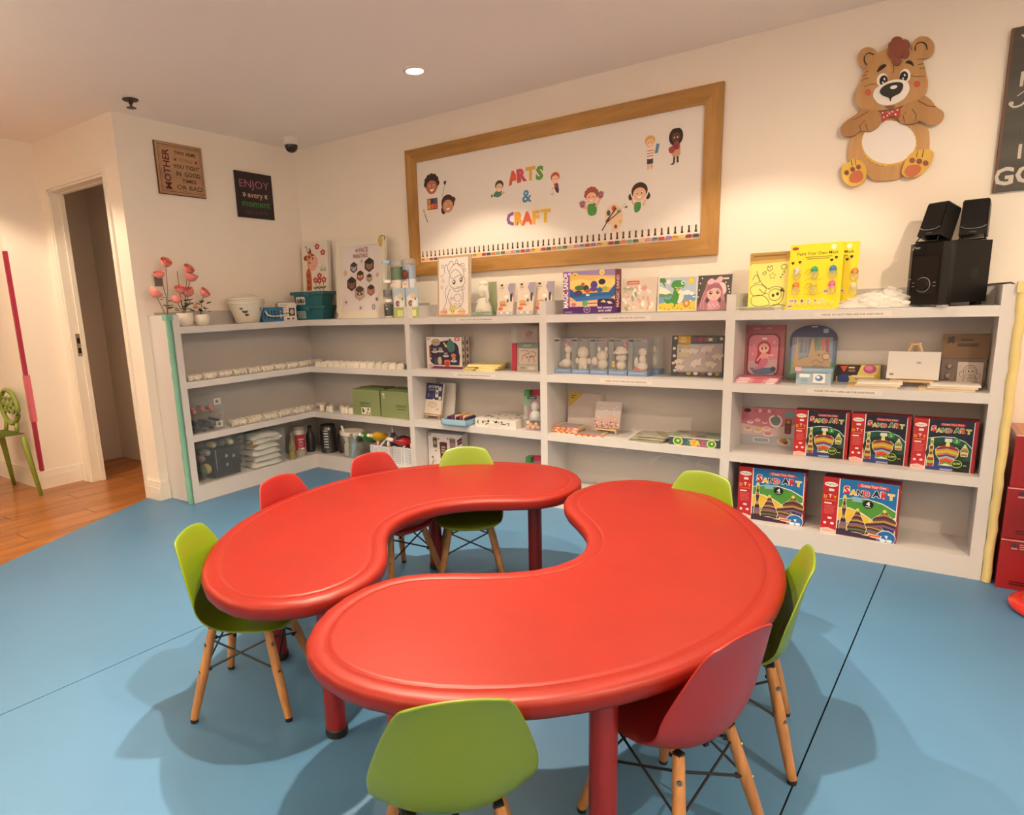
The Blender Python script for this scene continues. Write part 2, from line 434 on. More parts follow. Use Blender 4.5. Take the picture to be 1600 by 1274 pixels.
# printed notices taped on the shelf fronts
for u, x0, x1, zc in ((u2, 1.676, 1.917, 1.104), (u2, 1.635, 1.897, .766), (u3, 2.60, 2.838, 1.098), (u3, 2.616, 2.851, .767), (u4, 3.616, 3.85, 1.096), (u4, 3.609, 3.843, .762)):
    a = Art(x1-x0+.05, .022, 300, 28); a.rect(0, 0, 300, 28, '#d9d2cb'); a.text('PLEASE  DO NOT OPEN ASK FOR ASSISTANCE', 150, 19, 14, '#3c3532', fit=238)
    a.build('notice_label', u, (x0-.025, -D-.0002, zc-.011))
# foam corner guards
def foam(name, col, x, y, zt, label, kn):
    e = empty(name, (x, y, 0), 0, label, 'corner guard')
    m = mat(name+' foam', col, .75, var=.12, scale=9, bump=.5, bscale=26)
    b = B(); n = 26
    pts = [(0+.0015*math.sin(i*1.7), .0012*math.cos(i*2.3), .008+(zt-.008)*i/n) for i in range(n+1)]
    b.tube(pts, [.0165+.0012*math.sin(i*2.9) for i in range(n+1)], 10); b.obj('foam_tube', m, e, smooth=True)
    if kn:
        B().box(-.027, -.022, zt-.03, .022, .02, zt+.006).obj('folded_top', m, e, bevel=.007)
    else:
        B().box(-.019, -.018, zt-.028, .019, .018, zt+.012).obj('folded_top', m, e, bevel=.006)
foam('green_corner_guard', '#74ab96', DL-.018, -LE-.060, 1.195, 'green foam tube taped down the end of the corner shelving', True)
foam('yellow_corner_guard', '#d8c486', XD1+.0165, -D-.002, 1.195, 'yellow foam tube down the right edge of the shelving', False)

# ------------------------------------------------------------------ moon-shaped tables
RED = mat('red moulded plastic', (.195, .0088, .0036), .42, var=.11, scale=6, spec=.35, bump=.05, bscale=18)
REDL = mat('red table leg', (.22, .010, .008), .38, var=.04)
BLK = mat('black rubber', (.012, .012, .012), .6, var=0)
T1 = [(2.408,-2.566),(2.35,-2.53),(2.295,-2.489),(2.244,-2.442),(2.197,-2.392),(2.155,-2.337),(2.117,-2.279),(2.084,-2.218),(2.057,-2.155),(2.034,-2.09),(2.016,-2.024),(2.003,-1.957),(1.993,-1.889),(1.988,-1.821),(1.988,-1.751),(1.993,-1.682),(2.005,-1.614),(2.022,-1.548),(2.046,-1.484),(2.075,-1.422),(2.109,-1.364),(2.147,-1.308),(2.19,-1.255),(2.237,-1.206),(2.289,-1.161),(2.346,-1.121),(2.406,-1.086),(2.469,-1.058),(2.535,-1.037),(2.601,-1.023),(2.667,-1.021),(2.732,-1.031),(2.794,-1.056),(2.847,-1.098),(2.89,-1.152),(2.922,-1.216),(2.936,-1.283),(2.934,-1.352),(2.917,-1.414),(2.884,-1.466),(2.84,-1.509),(2.787,-1.545),(2.728,-1.58),(2.672,-1.619),(2.625,-1.668),(2.59,-1.727),(2.569,-1.795),(2.564,-1.865),(2.574,-1.934),(2.599,-1.997),(2.635,-2.053),(2.68,-2.103),(2.726,-2.152),(2.768,-2.203),(2.8,-2.26),(2.817,-2.321),(2.82,-2.388),(2.806,-2.455),(2.775,-2.514),(2.728,-2.562),(2.67,-2.597),(2.604,-2.613),(2.536,-2.61),(2.47,-2.594)]
T2 = [(2.993,-1.515),(2.963,-1.457),(2.945,-1.392),(2.941,-1.322),(2.952,-1.270),(2.975,-1.184),(3.013,-1.125),(3.064,-1.081),(3.124,-1.055),(3.19,-1.05),(3.257,-1.061),(3.322,-1.087),(3.383,-1.124),(3.439,-1.169),(3.488,-1.219),(3.533,-1.272),(3.573,-1.329),(3.61,-1.389),(3.644,-1.45),(3.674,-1.513),(3.701,-1.579),(3.723,-1.645),(3.74,-1.713),(3.752,-1.782),(3.757,-1.852),(3.757,-1.922),(3.752,-1.993),(3.741,-2.062),(3.725,-2.13),(3.703,-2.197),(3.676,-2.262),(3.645,-2.324),(3.608,-2.384),(3.567,-2.441),(3.522,-2.494),(3.472,-2.544),(3.418,-2.588),(3.359,-2.628),(3.297,-2.662),(3.232,-2.689),(3.164,-2.706),(3.096,-2.711),(3.029,-2.702),(2.967,-2.676),(2.915,-2.633),(2.874,-2.575),(2.845,-2.508),(2.832,-2.436),(2.833,-2.368),(2.85,-2.303),(2.882,-2.249),(2.929,-2.206),(2.986,-2.168),(3.049,-2.132),(3.11,-2.092),(3.162,-2.045),(3.2,-1.988),(3.221,-1.923),(3.223,-1.855),(3.206,-1.788),(3.174,-1.725),(3.131,-1.669),(3.083,-1.617),(3.034,-1.568)]
def table(outline, legs, label):
    if sum(a[0]*b[1]-b[0]*a[1] for a, b in zip(outline, outline[1:]+outline[:1])) < 0: outline = outline[::-1]
    P = [Vector(p) for p in outline]; n = len(P); N = []
    for i in range(n):
        t = (P[(i+1) % n]-P[i-1]).normalized(); N.append(Vector((-t.y, t.x)))
    cx = sum(p.x for p in P)/n; cy = sum(p.y for p in P)/n
    e = empty('moon_table', (cx, cy, .0065), 0, label, 'table', 'red moon tables pushed together')
    prof = [(.060, .4826), (.0500, .4826), (.0482, .4812), (.0458, .4812), (.0440, .4826), (.030, .4832), (.016, .4828), (.008, .4803), (.002, .475), (0, .467), (.001, .455), (.005, .443), (.011, .436), (.020, .434), (.028, .437), (.03, .462)]
    bm = bmesh.new(); rings = []
    for dd, z in prof:
        rings.append([bm.verts.new((P[i].x+N[i].x*dd-cx, P[i].y+N[i].y*dd-cy, z-.0065)) for i in range(n)])
    for A, Bq in zip(rings, rings[1:]):
        for k in range(n): bm.faces.new((A[k], Bq[k], Bq[(k+1) % n], A[(k+1) % n]))
    f1 = bm.faces.new(rings[0]); f2 = bm.faces.new(rings[-1][::-1])
    bmesh.ops.triangulate(bm, faces=[f1, f2])
    bmesh.ops.recalc_face_normals(bm, faces=bm.faces[:])
    me = bpy.data.meshes.new('tabletop'); bm.to_mesh(me); bm.free(); me.materials.append(RED)
    me.polygons.foreach_set('use_smooth', [True]*len(me.polygons)); me.set_sharp_from_angle(angle=math.radians(50))
    link('tabletop', me, e)
    for x, y in legs:
        lo = B().lathe([(.034, .425), (.0295, .405), (.0295, .03), (.0295, .018)], (x-cx, y-cy, .0065), 20).obj('leg', REDL, e, smooth=True)
        B().lathe([(.031, 0), (.0325, .006), (.0318, .022), (.0296, .024)], (x-cx, y-cy, 0), 20).obj('rubber_foot', BLK, lo, smooth=True)
    return e
table(T1, [(2.234, -2.211), (2.704, -2.384), (2.237, -1.31), (2.70, -1.205)], 'red moon-shaped plastic table on the side towards the door')
table(T2, [(3.51, -2.375), (3.05, -2.49), (3.52, -1.49), (3.05, -1.32)], 'red moon-shaped plastic table on the side away from the door')

# ------------------------------------------------------------------ children's shell chairs
WOODL = wood('beech leg', '#8a5b32', '#c08a52', .45, 'Z', 4, 2)
GREEN = mat('lime green shell', (.130, .200, .006), .36, var=.03)
REDS = mat('coral red shell', (.25, .011, .010), .36, var=.03)
METAL = mat('black steel', (.015, .015, .016), .45, metal=.3, var=0)
BOLT = mat('bolt steel', (.30, .26, .2), .35, metal=1, var=0)
ROWS = [(.150,.266,.085,-.004,-.016),(.143,.280,.112,-.001,-.012),(.112,.285,.138,.005,-.002),(.04,.277,.149,.016,0),(-.02,.269,.153,.030,0),(-.065,.268,.155,.048,.004),
        (-.098,.282,.157,.062,.014),(-.117,.316,.158,.052,.028),(-.128,.362,.154,.026,.034),(-.136,.412,.145,.008,.030),(-.144,.462,.131,.001,.022),(-.153,.512,.114,-.004,.014),(-.161,.546,.099,-.008,.008),(-.166,.558,.088,-.012,.004)]
def shell_mesh(m):
    nu = 12; bm = bmesh.new(); V = []
    for (y, z, hw, wu, wf) in ROWS:
        V.append([bm.verts.new((hw*s, y+wf*abs(s)**2, z+wu*abs(s)**2.2)) for s in [(-1+2*i/nu) for i in range(nu+1)]])
    for A, D_ in zip(V, V[1:]):
        for i in range(nu): bm.faces.new((A[i], A[i+1], D_[i+1], D_[i]))
    bmesh.ops.recalc_face_normals(bm, faces=bm.faces[:])
    bmesh.ops.solidify(bm, geom=bm.faces[:], thickness=.007)
    bmesh.ops.subdivide_edges(bm, edges=bm.edges[:], cuts=1, smooth=0.) if False else None
    me = bpy.data.meshes.new('shell'); bm.to_mesh(me); bm.free(); me.materials.append(m)
    o = link('shell', me); md = o.modifiers.new('s', 'SUBSURF'); md.levels = 2; md.render_levels = 2
    dg = bpy.context.evaluated_depsgraph_get(); me2 = bpy.data.meshes.new_from_object(o.evaluated_get(dg)); bpy.data.objects.remove(o)
    me2.polygons.foreach_set('use_smooth', [True]*len(me2.polygons)); me2.name = 'shell'
    return me2
SHELL = {'g': shell_mesh(GREEN), 'r': shell_mesh(REDS)}
FA, TA = .142, .082           # half spread of the feet and of the leg tops
def leg_parts():
    up_, dn = Vector((TA, TA, .270)), Vector((FA, FA, .010))
    lg = B().tube([up_, up_.lerp(dn, .5), dn], [.0125, .0145, .0115], 12).mesh('leg', WOODL, smooth=True)
    dirn = (dn-up_).normalized()
    cap = B().tube([dn-dirn*.001, dn+Vector((0, 0, -.010))], [.0118, .011], 12).mesh('foot_cap', BLK)
    bo = []
    for t in (.17, .47):
        p = up_.lerp(dn, t); o_ = Vector((1, 1, 0)).normalized()
        bo.append(B().tube([p+o_*.012, p+o_*.0155], .0058, 10).mesh('bolt', BOLT))
    return lg, cap, bo
LG, CAP, BO = leg_parts()
def frame_mesh():
    b = B(); c4 = [(1, 1), (-1, 1), (-1, -1), (1, -1)]
    def at(i, t): return Vector((TA, TA, .270)).lerp(Vector((FA, FA, .01)), t)*1 if i == 0 else Vector((c4[i][0]*(TA+(FA-TA)*t), c4[i][1]*(TA+(FA-TA)*t), .270-.26*t))
    for i in range(4):
        j = (i+1) % 4
        b.tube([at(i, .12), at(j, .47)], .0032, 6).tube([at(i, .47), at(j, .12)], .0032, 6)
        p = at(i, .47); ins = Vector((-c4[i][0], -c4[i][1], 0)).normalized()
        b.tube([p, p+ins*.022], .006, 8); b.tube([at(i, .12), at(i, .12)+ins*.02], .006, 8)
        q = at(i, 0); b.box(q.x-.009, q.y-.009, .266, q.x+.009, q.y+.009, .276)
    b.box(-.09, -.006, .258, .09, .006, .266).box(-.006, -.09, .258, .006, .09, .266)
    return b.mesh('wire_frame', METAL)
FRM = frame_mesh()
def chair(x, y, f, kind, label):
    rz = math.atan2(-f[0], f[1])
    e = empty('shell_chair', (x, y, .0065), rz, label, 'chair', 'small shell chairs around the red tables')
    link('shell', SHELL[kind], e); link('wire_frame', FRM, e)
    for k in range(4):
        l = link('leg', LG, e); l.rotation_euler.z = k*math.pi/2
        link('foot_cap', CAP, l)
        for bm_ in BO: link('bolt', bm_, l)
CH = [(2.345, -2.385, (.83, .557), 'g', 'lime green chair at the table end, facing away from the door'),
      (2.118, -1.921, (.99, .1), 'r', 'red chair whose back is before the clear box of cloths'),
      (2.176, -1.512, (.97, -.2), 'r', 'red chair whose back is before the white bottle baskets'),
      (2.43, -1.31, (.60, -.80), 'g', 'lime green chair in front of the white cup set box'),
      (3.33, -1.285, (-.30, -.95), 'g', 'lime green chair beside the blue sand craft boxes'),
      (3.64, -1.795, (-.98, -.2), 'g', 'lime green chair seen edge-on, next to the nearest red chair'),
      (3.597, -2.19, (-.92, .38), 'r', 'nearest red chair, seen from behind, its shell lapping the table edge'),
      (3.286, -2.606, (-.68, .73), 'g', 'lime green chair seen from straight behind, closest to the viewer')]
for c in CH: chair(*c)
# ------------------------------------------------------------------ wall pieces
OAK = wood('golden oak frame', '#94682f', '#bd9150', .42, 'X', 2.2, 2.5)
OAKV = wood('golden oak frame upright', '#94682f', '#bd9150', .42, 'Z', 2.2, 2.5)
BOARD = mat('white board', (.80, .76, .71), .42, var=.02, scale=3)
wb = empty('framed_board', (2.105, 0, 1.80), 0, 'wide white craft board in a golden oak frame on the back wall', 'board')
x0, x1, z0, z1, fw = -1.005, 1.005, -.402, .404, .085
B().box(x0+.03, -.014, z0+.03, x1-.03, -.003, z1-.03).obj('board_panel', BOARD, wb)
def mitre(pts, name, m): B().prism(pts, -.028, -.002).obj(name, m, wb, bevel=.004)
mitre([(x0, z1), (x1, z1), (x1-fw, z1-fw), (x0+fw, z1-fw)], 'frame_rail', OAK)
mitre([(x0, z0), (x0+fw, z0+fw), (x1-fw, z0+fw), (x1, z0)], 'frame_rail', OAK)
mitre([(x0, z0), (x0, z1), (x0+fw, z1-fw), (x0+fw, z0+fw)], 'frame_stile', OAKV)
mitre([(x1, z0), (x1-fw, z0+fw), (x1-fw, z1-fw), (x1, z1)], 'frame_stile', OAKV)
# printed border of paint bottles along the lower edge of the board
bw = 1.835; a = Art(bw, .07, 1835, 70); cols = ['#d8a53a','#7f9c96','#b5483a','#4a5560','#c98a8a','#e2c25c','#5f7f4c','#8f6fa0','#cf7a3c','#6d8fae','#a33b46','#d9b7a0']
a.rect(0, 30, 1835, 70, '#e6d3c4')
for k in range(52):
    x = 18+k*35.2; c = cols[(k*5) % 12]
    a.ell(x+17.6, 24, 13, 26, '#efe2d6', n=12)
    a.poly([(x-8, 36), (x-3.5, 22), (x-3.5, 0), (x+3.5, 0), (x+3.5, 22), (x+8, 36)], '#33231f').rect(x-9, 36, x+9, 45, '#e9dfd6').rect(x-15, 46, x+15, 62, c)
    if k % 3 == 0: a.rect(x-12, 50, x+10, 54, '#57413a')
a.build('bottle_border', wb, (-.918, -.0142, -.316))
NS = [0]
def sticker(name, art, w, h, cx, cz, label=None):
    """flat die-cut print on the board at world x, z (centre)"""
    o = art.build(name, wb, (cx-2.105-w/2, -.0144-.00018*(NS[0] % 10), cz-1.80-h/2)); NS[0] += 1
    if label: o['label'] = label
    return o
def bubble(t, cx, cz, size, col, rot):
    a = Art(.14, .16, 140, 160)
    for bo, c in (((.085, '#f3e9df'), (.058, col)) if t != '&' else ((.045, '#f3e9df'), (.024, col), (.008, col))): a.text(t, 70, 118, size, c, bold=bo, rot=rot)
    return sticker('letter', a, .14, .16, cx, cz)
for t, cx, cz, c, r in (('A', 1.928, 1.933, '#d2553f', -8), ('R', 1.982, 1.938, '#cf4a5c', -4), ('T', 2.040, 1.938, '#dcae36', 0), ('S', 2.098, 1.934, '#5c9a45', 4),
                        ('&', 2.013, 1.817, '#3f86ba', 0), ('C', 1.904, 1.698, '#7d55a0', 0), ('R', 1.958, 1.695, '#e2a03a', 0), ('A', 2.013, 1.690, '#dc5f3a', 0), ('F', 2.072, 1.690, '#e5ae3c', 0), ('T', 2.135, 1.692, '#dcb43c', 2)):
    bubble(t, cx, cz, 98, c, r)
def face(a, cx, cy, r, skin, hair, kind=0):
    a.ell(cx, cy-r*.15, r*1.12, r*1.15, '#efe4da'); a.ell(cx, cy-r*.25, r*1.02, r*.98, hair)
    if kind == 1:
        a.ell(cx+r*.85, cy-r*.55, r*.35, r*.3, hair).ell(cx-r*.7, cy+r*.55, r*.38, r*.5, hair)
    if kind == 2:
        for i in range(7): a.ell(cx+r*.85*math.cos(math.pi*(1+i/6)), cy-r*.25+r*.85*math.sin(math.pi*(1+i/6)), r*.33, r*.33, hair)
    a.ell(cx, cy+r*.15, r*.82, r*.78, skin)
    a.ell(cx-r*.3, cy+r*.02, r*.13, r*.17, '#f4efe8').ell(cx+r*.3, cy+r*.02, r*.13, r*.17, '#f4efe8')
    a.ell(cx-r*.29, cy+r*.04, r*.08, r*.12, '#20150f').ell(cx+r*.29, cy+r*.04, r*.08, r*.12, '#20150f')
    a.blob([(cx-r*.28, cy+r*.4), (cx+r*.28, cy+r*.4), (cx+r*.1, cy+r*.62), (cx-r*.1, cy+r*.62)], '#f6efe8')
a = Art(.13, .15, 130, 150); face(a, 65, 80, 55, '#b5694a', '#2a1a16', 2); a.star(55, 92, 7, '#d8574a').star(78, 96, 6, '#e8c04a'); sticker('child_face_sticker', a, .13, .15, 1.305, 1.965)
a = Art(.13, .15, 130, 150); face(a, 65, 75, 52, '#c98a63', '#3a1d1a', 1); sticker('child_face_sticker', a, .13, .15, 1.430, 1.828)
a = Art(.06, .12, 60, 120); a.line([(18, 105), (45, 22)], 4, '#b98b62').poly([(38, 26), (50, 30), (58, 4), (34, 8)], '#2a1f1c'); sticker('paintbrush_sticker', a, .06, .12, 1.398, 1.922)
a = Art(.06, .1, 60, 100); a.poly([(8, 4), (22, 2), (28, 34), (18, 38)], '#d8b878').line([(24, 38), (46, 92)], 5, '#241c1a'); sticker('paintbrush_sticker', a, .06, .1, 1.244, 1.777)
a = Art(.085, .07, 85, 70); a.rect(0, 0, 85, 70, '#6b3a2c')
for i, c in enumerate(('#d98a4a', '#2a3444', '#4a5a74', '#e0a05a', '#d9604a', '#c9504a')): a.rect(4+27*(i % 3), 4+32*(i//3), 27+27*(i % 3), 32+32*(i//3), c)
sticker('paint_palette_sticker', a, .085, .07, 1.305, 1.848)
a = Art(.11, .12, 110, 120)   # swimming child with fins
a.blob([(20, 96), (45, 70), (75, 72), (90, 90), (60, 108), (35, 104)], '#4f7a64').poly([(20, 96), (4, 84), (8, 108)], '#3f6a74').blob([(78, 84), (98, 78), (104, 90), (86, 94)], '#e2b090')
face(a, 66, 48, 30, '#e2b592', '#3a2a22'); sticker('child_sticker', a, .11, .12, 1.812, 1.877)
a = Art(.10, .14, 100, 140)   # child with ginger hair, sitting
a.blob([(46, 64), (68, 66), (72, 92), (50, 96)], '#8a2a34').blob([(52, 92), (74, 92), (72, 118), (58, 112)], '#2f2a3a').poly([(16, 122), (44, 108), (40, 132)], '#cfc8c0').line([(50, 76), (30, 98)], 7, '#e8b898')
face(a, 52, 38, 28, '#eebc9a', '#b8502c'); sticker('child_sticker', a, .10, .14, 2.198, 1.853)
a = Art(.10, .18, 100, 180)   # fair child with a paint sheet
a.line([(36, 140), (36, 172)], 8, '#e8b690').line([(54, 140), (56, 172)], 8, '#e8b690').rect(30, 112, 62, 144, '#2b3340').blob([(30, 70), (60, 70), (64, 116), (28, 116)], '#ece2da')
for k in range(3): a.line([(29, 80+k*13), (63, 80+k*13)], 4, '#b8574f')
a.line([(60, 78), (74, 96)], 7, '#e8b690').poly([(70, 98), (78, 50), (94, 54), (86, 96)], '#5b87a8'); face(a, 44, 38, 27, '#ecbb98', '#d8a95c'); sticker('child_sticker', a, .10, .18, 2.757, 1.937)
a = Art(.10, .18, 100, 180)   # dark-haired child with a palette
a.ell(50, 40, 36, 44, '#201512').line([(44, 128), (42, 168)], 9, '#4a2a24').line([(60, 128), (62, 166)], 9, '#4a2a24').blob([(38, 72), (66, 72), (72, 130), (34, 130)], '#c9a070').blob([(38, 72), (66, 72), (66, 100), (38, 100)], '#8a2c34')
a.blob([(14, 92), (36, 84), (44, 110), (22, 116)], '#a83a44').ell(50, 44, 22, 24, '#5d3426').ell(42, 44, 3, 4, '#f2eae2').ell(58, 44, 3, 4, '#f2eae2').poly([(36, 164), (20, 172), (46, 174)], '#3a2420'); sticker('child_sticker', a, .10, .18, 2.885, 1.944)
a = Art(.16, .17, 160, 170)   # child with painted hands
a.blob([(58, 104), (104, 100), (110, 150), (84, 164), (60, 150)], '#3f8a3a')
for hx, hy, s_ in ((26, 100, -1), (134, 62, 1)):
    a.line([(82+s_*24, 118), (hx, hy+14)], 13, '#e8b28e').ell(hx, hy, 15, 15, '#9a4a6a')
    for k in range(5): a.line([(hx, hy), (hx+24*math.sin(-1+.5*k), hy-24*math.cos(-1+.5*k))], 7, ['#c84a4a', '#4a7fb0', '#b07a4a', '#6a4a8a', '#c86a8a'][k])
face(a, 80, 62, 38, '#eeb896', '#a3482a', 2); a.line([(62, 62), (72, 60)], 3, '#5a2a1a').line([(88, 60), (98, 62)], 3, '#5a2a1a'); sticker('child_sticker', a, .16, .17, 2.424, 1.735)
a = Art(.13, .17, 130, 170)   # smiling child with bunches
a.ell(18, 78, 13, 18, '#2a1814').ell(112, 82, 13, 18, '#2a1814'); face(a, 66, 62, 44, '#eab896', '#3a2019'); a.blob([(40, 112), (74, 112), (70, 150), (42, 158)], '#3f8a3a').line([(34, 118), (22, 92)], 10, '#e8b28e').line([(88, 130), (98, 96)], 10, '#e8b28e'); sticker('child_sticker', a, .13, .17, 2.697, 1.722)
a = Art(.17, .18, 170, 180)   # palette with brushes
a.blob([(40, 60), (80, 22), (130, 50), (140, 110), (112, 160), (80, 166), (76, 128), (46, 116)], '#e6c9a4').ell(58, 66, 11, 15, '#3f4468').ell(86, 42, 9, 14, '#b8412f', 30).ell(118, 62, 12, 9, '#7a9a6a').ell(100, 142, 9, 11, '#8a3a22').ell(128, 118, 8, 10, '#d9b24a')
for p, q in (((20, 156), (100, 40)), ((44, 118), (128, 60)), ((40, 112), (104, 46))): a.line([p, q], 6, '#3a2019')
a.line([(120, 60), (156, 26)], 6, '#c9c2b6').ell(158, 46, 9, 5, '#5a4a34', -20); sticker('paint_palette_sticker', a, .17, .18, 2.552, 1.637)

# wooden bear plaque, cut out of board in layers
def bz(p):
    x, y = p
    return (5.0578579e-4*x+3.73095e-5*y+3.50945+1.190476e-8*x*y, -1.319259e-4*x-5.933254e-4*y+2.375791+5.37037e-8*x*y)
BC = (3.79, 1.93)
bear = empty('bear_plaque', (BC[0], -.001, BC[1]), 0, 'painted wooden teddy bear plaque with a round white tummy on the back wall', 'wall decoration')
TAN = wood('bear tan board', '#b08452', '#c89e6a', .5, 'Z', 2, 1)
TAN2 = wood('bear arm board', '#a07444', '#ba8e5a', .5, 'Z', 2, 1)
YEL = wood('bear paw board', '#cfa23c', '#e6c25c', .5, 'Z', 2, 1)
def smooth(pts, n=4, closed=True):
    P = [Vector(p) for p in pts]; out = []; m = len(P)
    for i in range(m):
        a, b, c, d = P[(i-1) % m], P[i], P[(i+1) % m], P[(i+2) % m]
        for k in range(n):
            t = k/n; out.append(tuple(.5*((2*b)+(c-a)*t+(2*a-5*b+4*c-d)*t*t+(3*b-a-3*c+d)*t**3)))
    return out
def bpart(name, pts, y0, y1, m, n=4, par=None, bev=.002):
    pts = [bz(p) for p in (smooth(pts, n) if n > 1 else pts)]
    return B().prism([(x-BC[0], z-BC[1]) for x, z in pts], -y1, -y0).obj(name, m, par or bear, bevel=bev)
def ellp(cx, cy, rx, ry, rot=0, n=18):
    c, d = math.cos(math.radians(rot)), math.sin(math.radians(rot))
    return [(cx+rx*math.cos(t)*c-ry*math.sin(t)*d, cy+rx*math.cos(t)*d+ry*math.sin(t)*c) for t in (i*2*math.pi/n for i in range(n))]
BK = mat('black paint', (.012, .010, .010), .3, var=0); WH = mat('white paint', (.84, .80, .76), .4, var=.02)
RDP = mat('red paint', (.42, .035, .025), .4, var=.03); BRN = mat('brown paint', (.24, .06, .03), .45, var=.05); RUST = mat('rust paint', (.50, .13, .045), .45, var=.05)
DKL = mat('dark groove', (.10, .045, .02), .6, var=0)
bpart('body', [(205,990),(210,890),(245,820),(320,770),(480,700),(690,735),(765,775),(778,840),(772,930),(730,980),(640,1080),(560,1140),(450,1152),(385,1146),(325,1090),(250,1040)], 0, .016, TAN)
ring = [(495+(198+(6 if k % 2 else -4))*math.cos(2*math.pi*k/64), 880+(165+(6 if k % 2 else -4))*math.sin(2*math.pi*k/64)) for k in range(64)]
bpart('tummy_fringe', ring, .016, .018, YEL, 1, bev=0)
bpart('tummy', ellp(497, 874, 190, 156, 0, 40), .018, .020, mat('white tummy', (.80, .76, .74), .25, var=.02), 1, bev=0)
for cx, cy in ((350, 278), (735, 203)):
    ear = bpart('ear', ellp(cx, cy, 76, 78, 0, 20), .004, .018, TAN, 1)
    pts = [bz((cx+(12 if cx < 500 else -14)+40*math.cos(t), cy+8+44*math.sin(t))) for t in [math.radians(a_) for a_ in range(120 if cx < 500 else 160, 330 if cx < 500 else 385, 15)]]
    B().tube([(x-BC[0], -.0185, z-BC[1]) for x, z in pts], .0022, 6).obj('ear_line', BK, ear)
bpart('head', [(320,645),(270,610),(255,545),(275,495),(300,440),(322,370),(360,300),(410,252),(470,220),(530,203),(600,206),(660,226),(712,268),(742,325),(758,400),(768,460),(750,530),(700,575),(620,605),(560,628),(490,642),(400,650)], .014, .026, TAN)
bpart('arm', [(150,800),(155,762),(190,725),(260,680),(315,640),(400,645),(442,672),(450,720),(420,770),(365,800),(300,795),(250,830),(195,836),(162,826)], .020, .032, TAN2)
bpart('arm', [(560,680),(582,640),(622,600),(690,578),(740,545),(790,580),(820,622),(868,660),(870,700),(840,742),(770,752),(712,722),(690,737),(640,747),(592,742),(568,715)], .020, .032, TAN2)
pa = bpart('paw', [(155,1090),(168,1040),(208,1022),(232,995),(262,1000),(302,1010),(332,1042),(342,1090),(335,1142),(300,1180),(240,1196),(190,1176),(162,1132)], .018, .030, YEL)
bpart('pad', [(215,1130),(240,1095),(290,1080),(315,1110),(310,1150),(270,1170),(225,1165)], .030, .0315, RUST, 3, pa, 0)
for q in ((195, 1097), (240, 1073), (283, 1055)): bpart('toe_pad', ellp(*q, 18, 18, 0, 12), .030, .0315, BRN, 1, pa, 0)
pa = bpart('paw', [(590,1090),(602,1040),(632,982),(672,942),(720,930),(770,926),(805,952),(800,992),(780,1042),(742,1090),(692,1126),(632,1132),(597,1112)], .018, .030, YEL)
bpart('pad', [(610,1080),(640,1045),(700,1040),(722,1060),(710,1095),(665,1130),(620,1115)], .030, .0315, RUST, 3, pa, 0)
for q in ((662, 1008), (709, 1014), (752, 1027)): bpart('toe_pad', ellp(*q, 20, 20, 0, 12), .030, .0315, BRN, 1, pa, 0)
mz = bpart('muzzle', [(388,548),(400,502),(440,472),(500,442),(560,430),(622,442),(643,482),(636,522),(600,570),(540,602),(480,612),(430,602),(404,577)], .026, .029, WH, bev=.001)
bpart('nose', [(437,520),(450,490),(490,465),(540,452),(590,455),(600,482),(580,525),(540,547),(520,562),(512,587),(500,560),(460,545)], .029, .033, BK, 3, mz, .001)
bpart('nose_shine', ellp(535, 486, 26, 13, -15, 12), .033, .0335, WH, 1, mz, 0)
bpart('mouth', [(470,618),(548,614),(510,642)], .026, .0275, BRN, 2, None, 0)
for cx, cy, px_, py_ in ((453, 433, 463, 438), (612, 404, 604, 410)):
    ey = bpart('eye', ellp(cx, cy, 38, 48, 20 if cx < 500 else 12, 18), .026, .0275, WH, 1, None, 0)
    bpart('pupil', ellp(px_, py_, 29, 38, 15, 16), .0275, .0285, BK, 1, ey, 0)
    bpart('eye_shine', ellp(px_+6, py_-10, 6, 9, 0, 8), .0285, .029, WH, 1, ey, 0); bpart('eye_shine', ellp(px_-5, py_+14, 6, 7, 0, 8), .0285, .029, WH, 1, ey, 0)
bpart('eyebrow', [(415,380),(435,340),(470,322),(482,335),(455,358)], .026, .028, BK, 3, None, 0)
bpart('eyebrow', [(615,315),(635,297),(660,305),(672,338),(645,322)], .026, .028, BK, 3, None, 0)
for q in ((352, 520), (693, 462)): bpart('cheek', ellp(*q, 23, 23, 0, 14), .026, .027, mat('cheek paint', (.50, .09, .05), .5, var=.05), 1, None, 0)
hp = []
for cx, cy, rx, ry in ((560, 178, 46, 44), (612, 192, 34, 38), (612, 245, 32, 40), (555, 298, 34, 38), (525, 245, 34, 40), (520, 205, 26, 34), (570, 235, 40, 50)): hp.append((cx, cy, rx, ry))
hb = B()
for k, (cx, cy, rx, ry) in enumerate(hp): hb.prism([(x-BC[0], z-BC[1]) for x, z in [bz(q) for q in ellp(cx, cy, rx, ry, 0, 16)]], -.0335-.0004*k, -.024)
hb.obj('hair_tuft', BRN, bear)
bt = bpart('bow_tie', [(440,648),(490,668),(582,630),(576,702),(510,690),(455,738)], .032, .037, RDP, 1)
for q in ((458, 668), (465, 700), (490, 688), (525, 660), (548, 680), (560, 648), (505, 672)): bpart('dot', ellp(*q, 6, 6, 0, 8), .037, .0375, WH, 1, bt, 0)
for pts in ([(300,790),(290,760),(330,720)], [(350,795),(335,745)], [(240,720),(300,690),(360,655)], [(680,735),(690,680),(660,640)], [(610,735),(600,690),(620,660)], [(700,580),(770,620),(820,625)], [(260,1000),(262,1040)], [(230,1002),(238,1046)], [(700,940),(690,985)], [(740,930),(728,985)]):
    B().tube([(bz(q)[0]-BC[0], -.0322, bz(q)[1]-BC[1]) for q in pts], .0012, 5).obj('carved_line', DKL, bear)
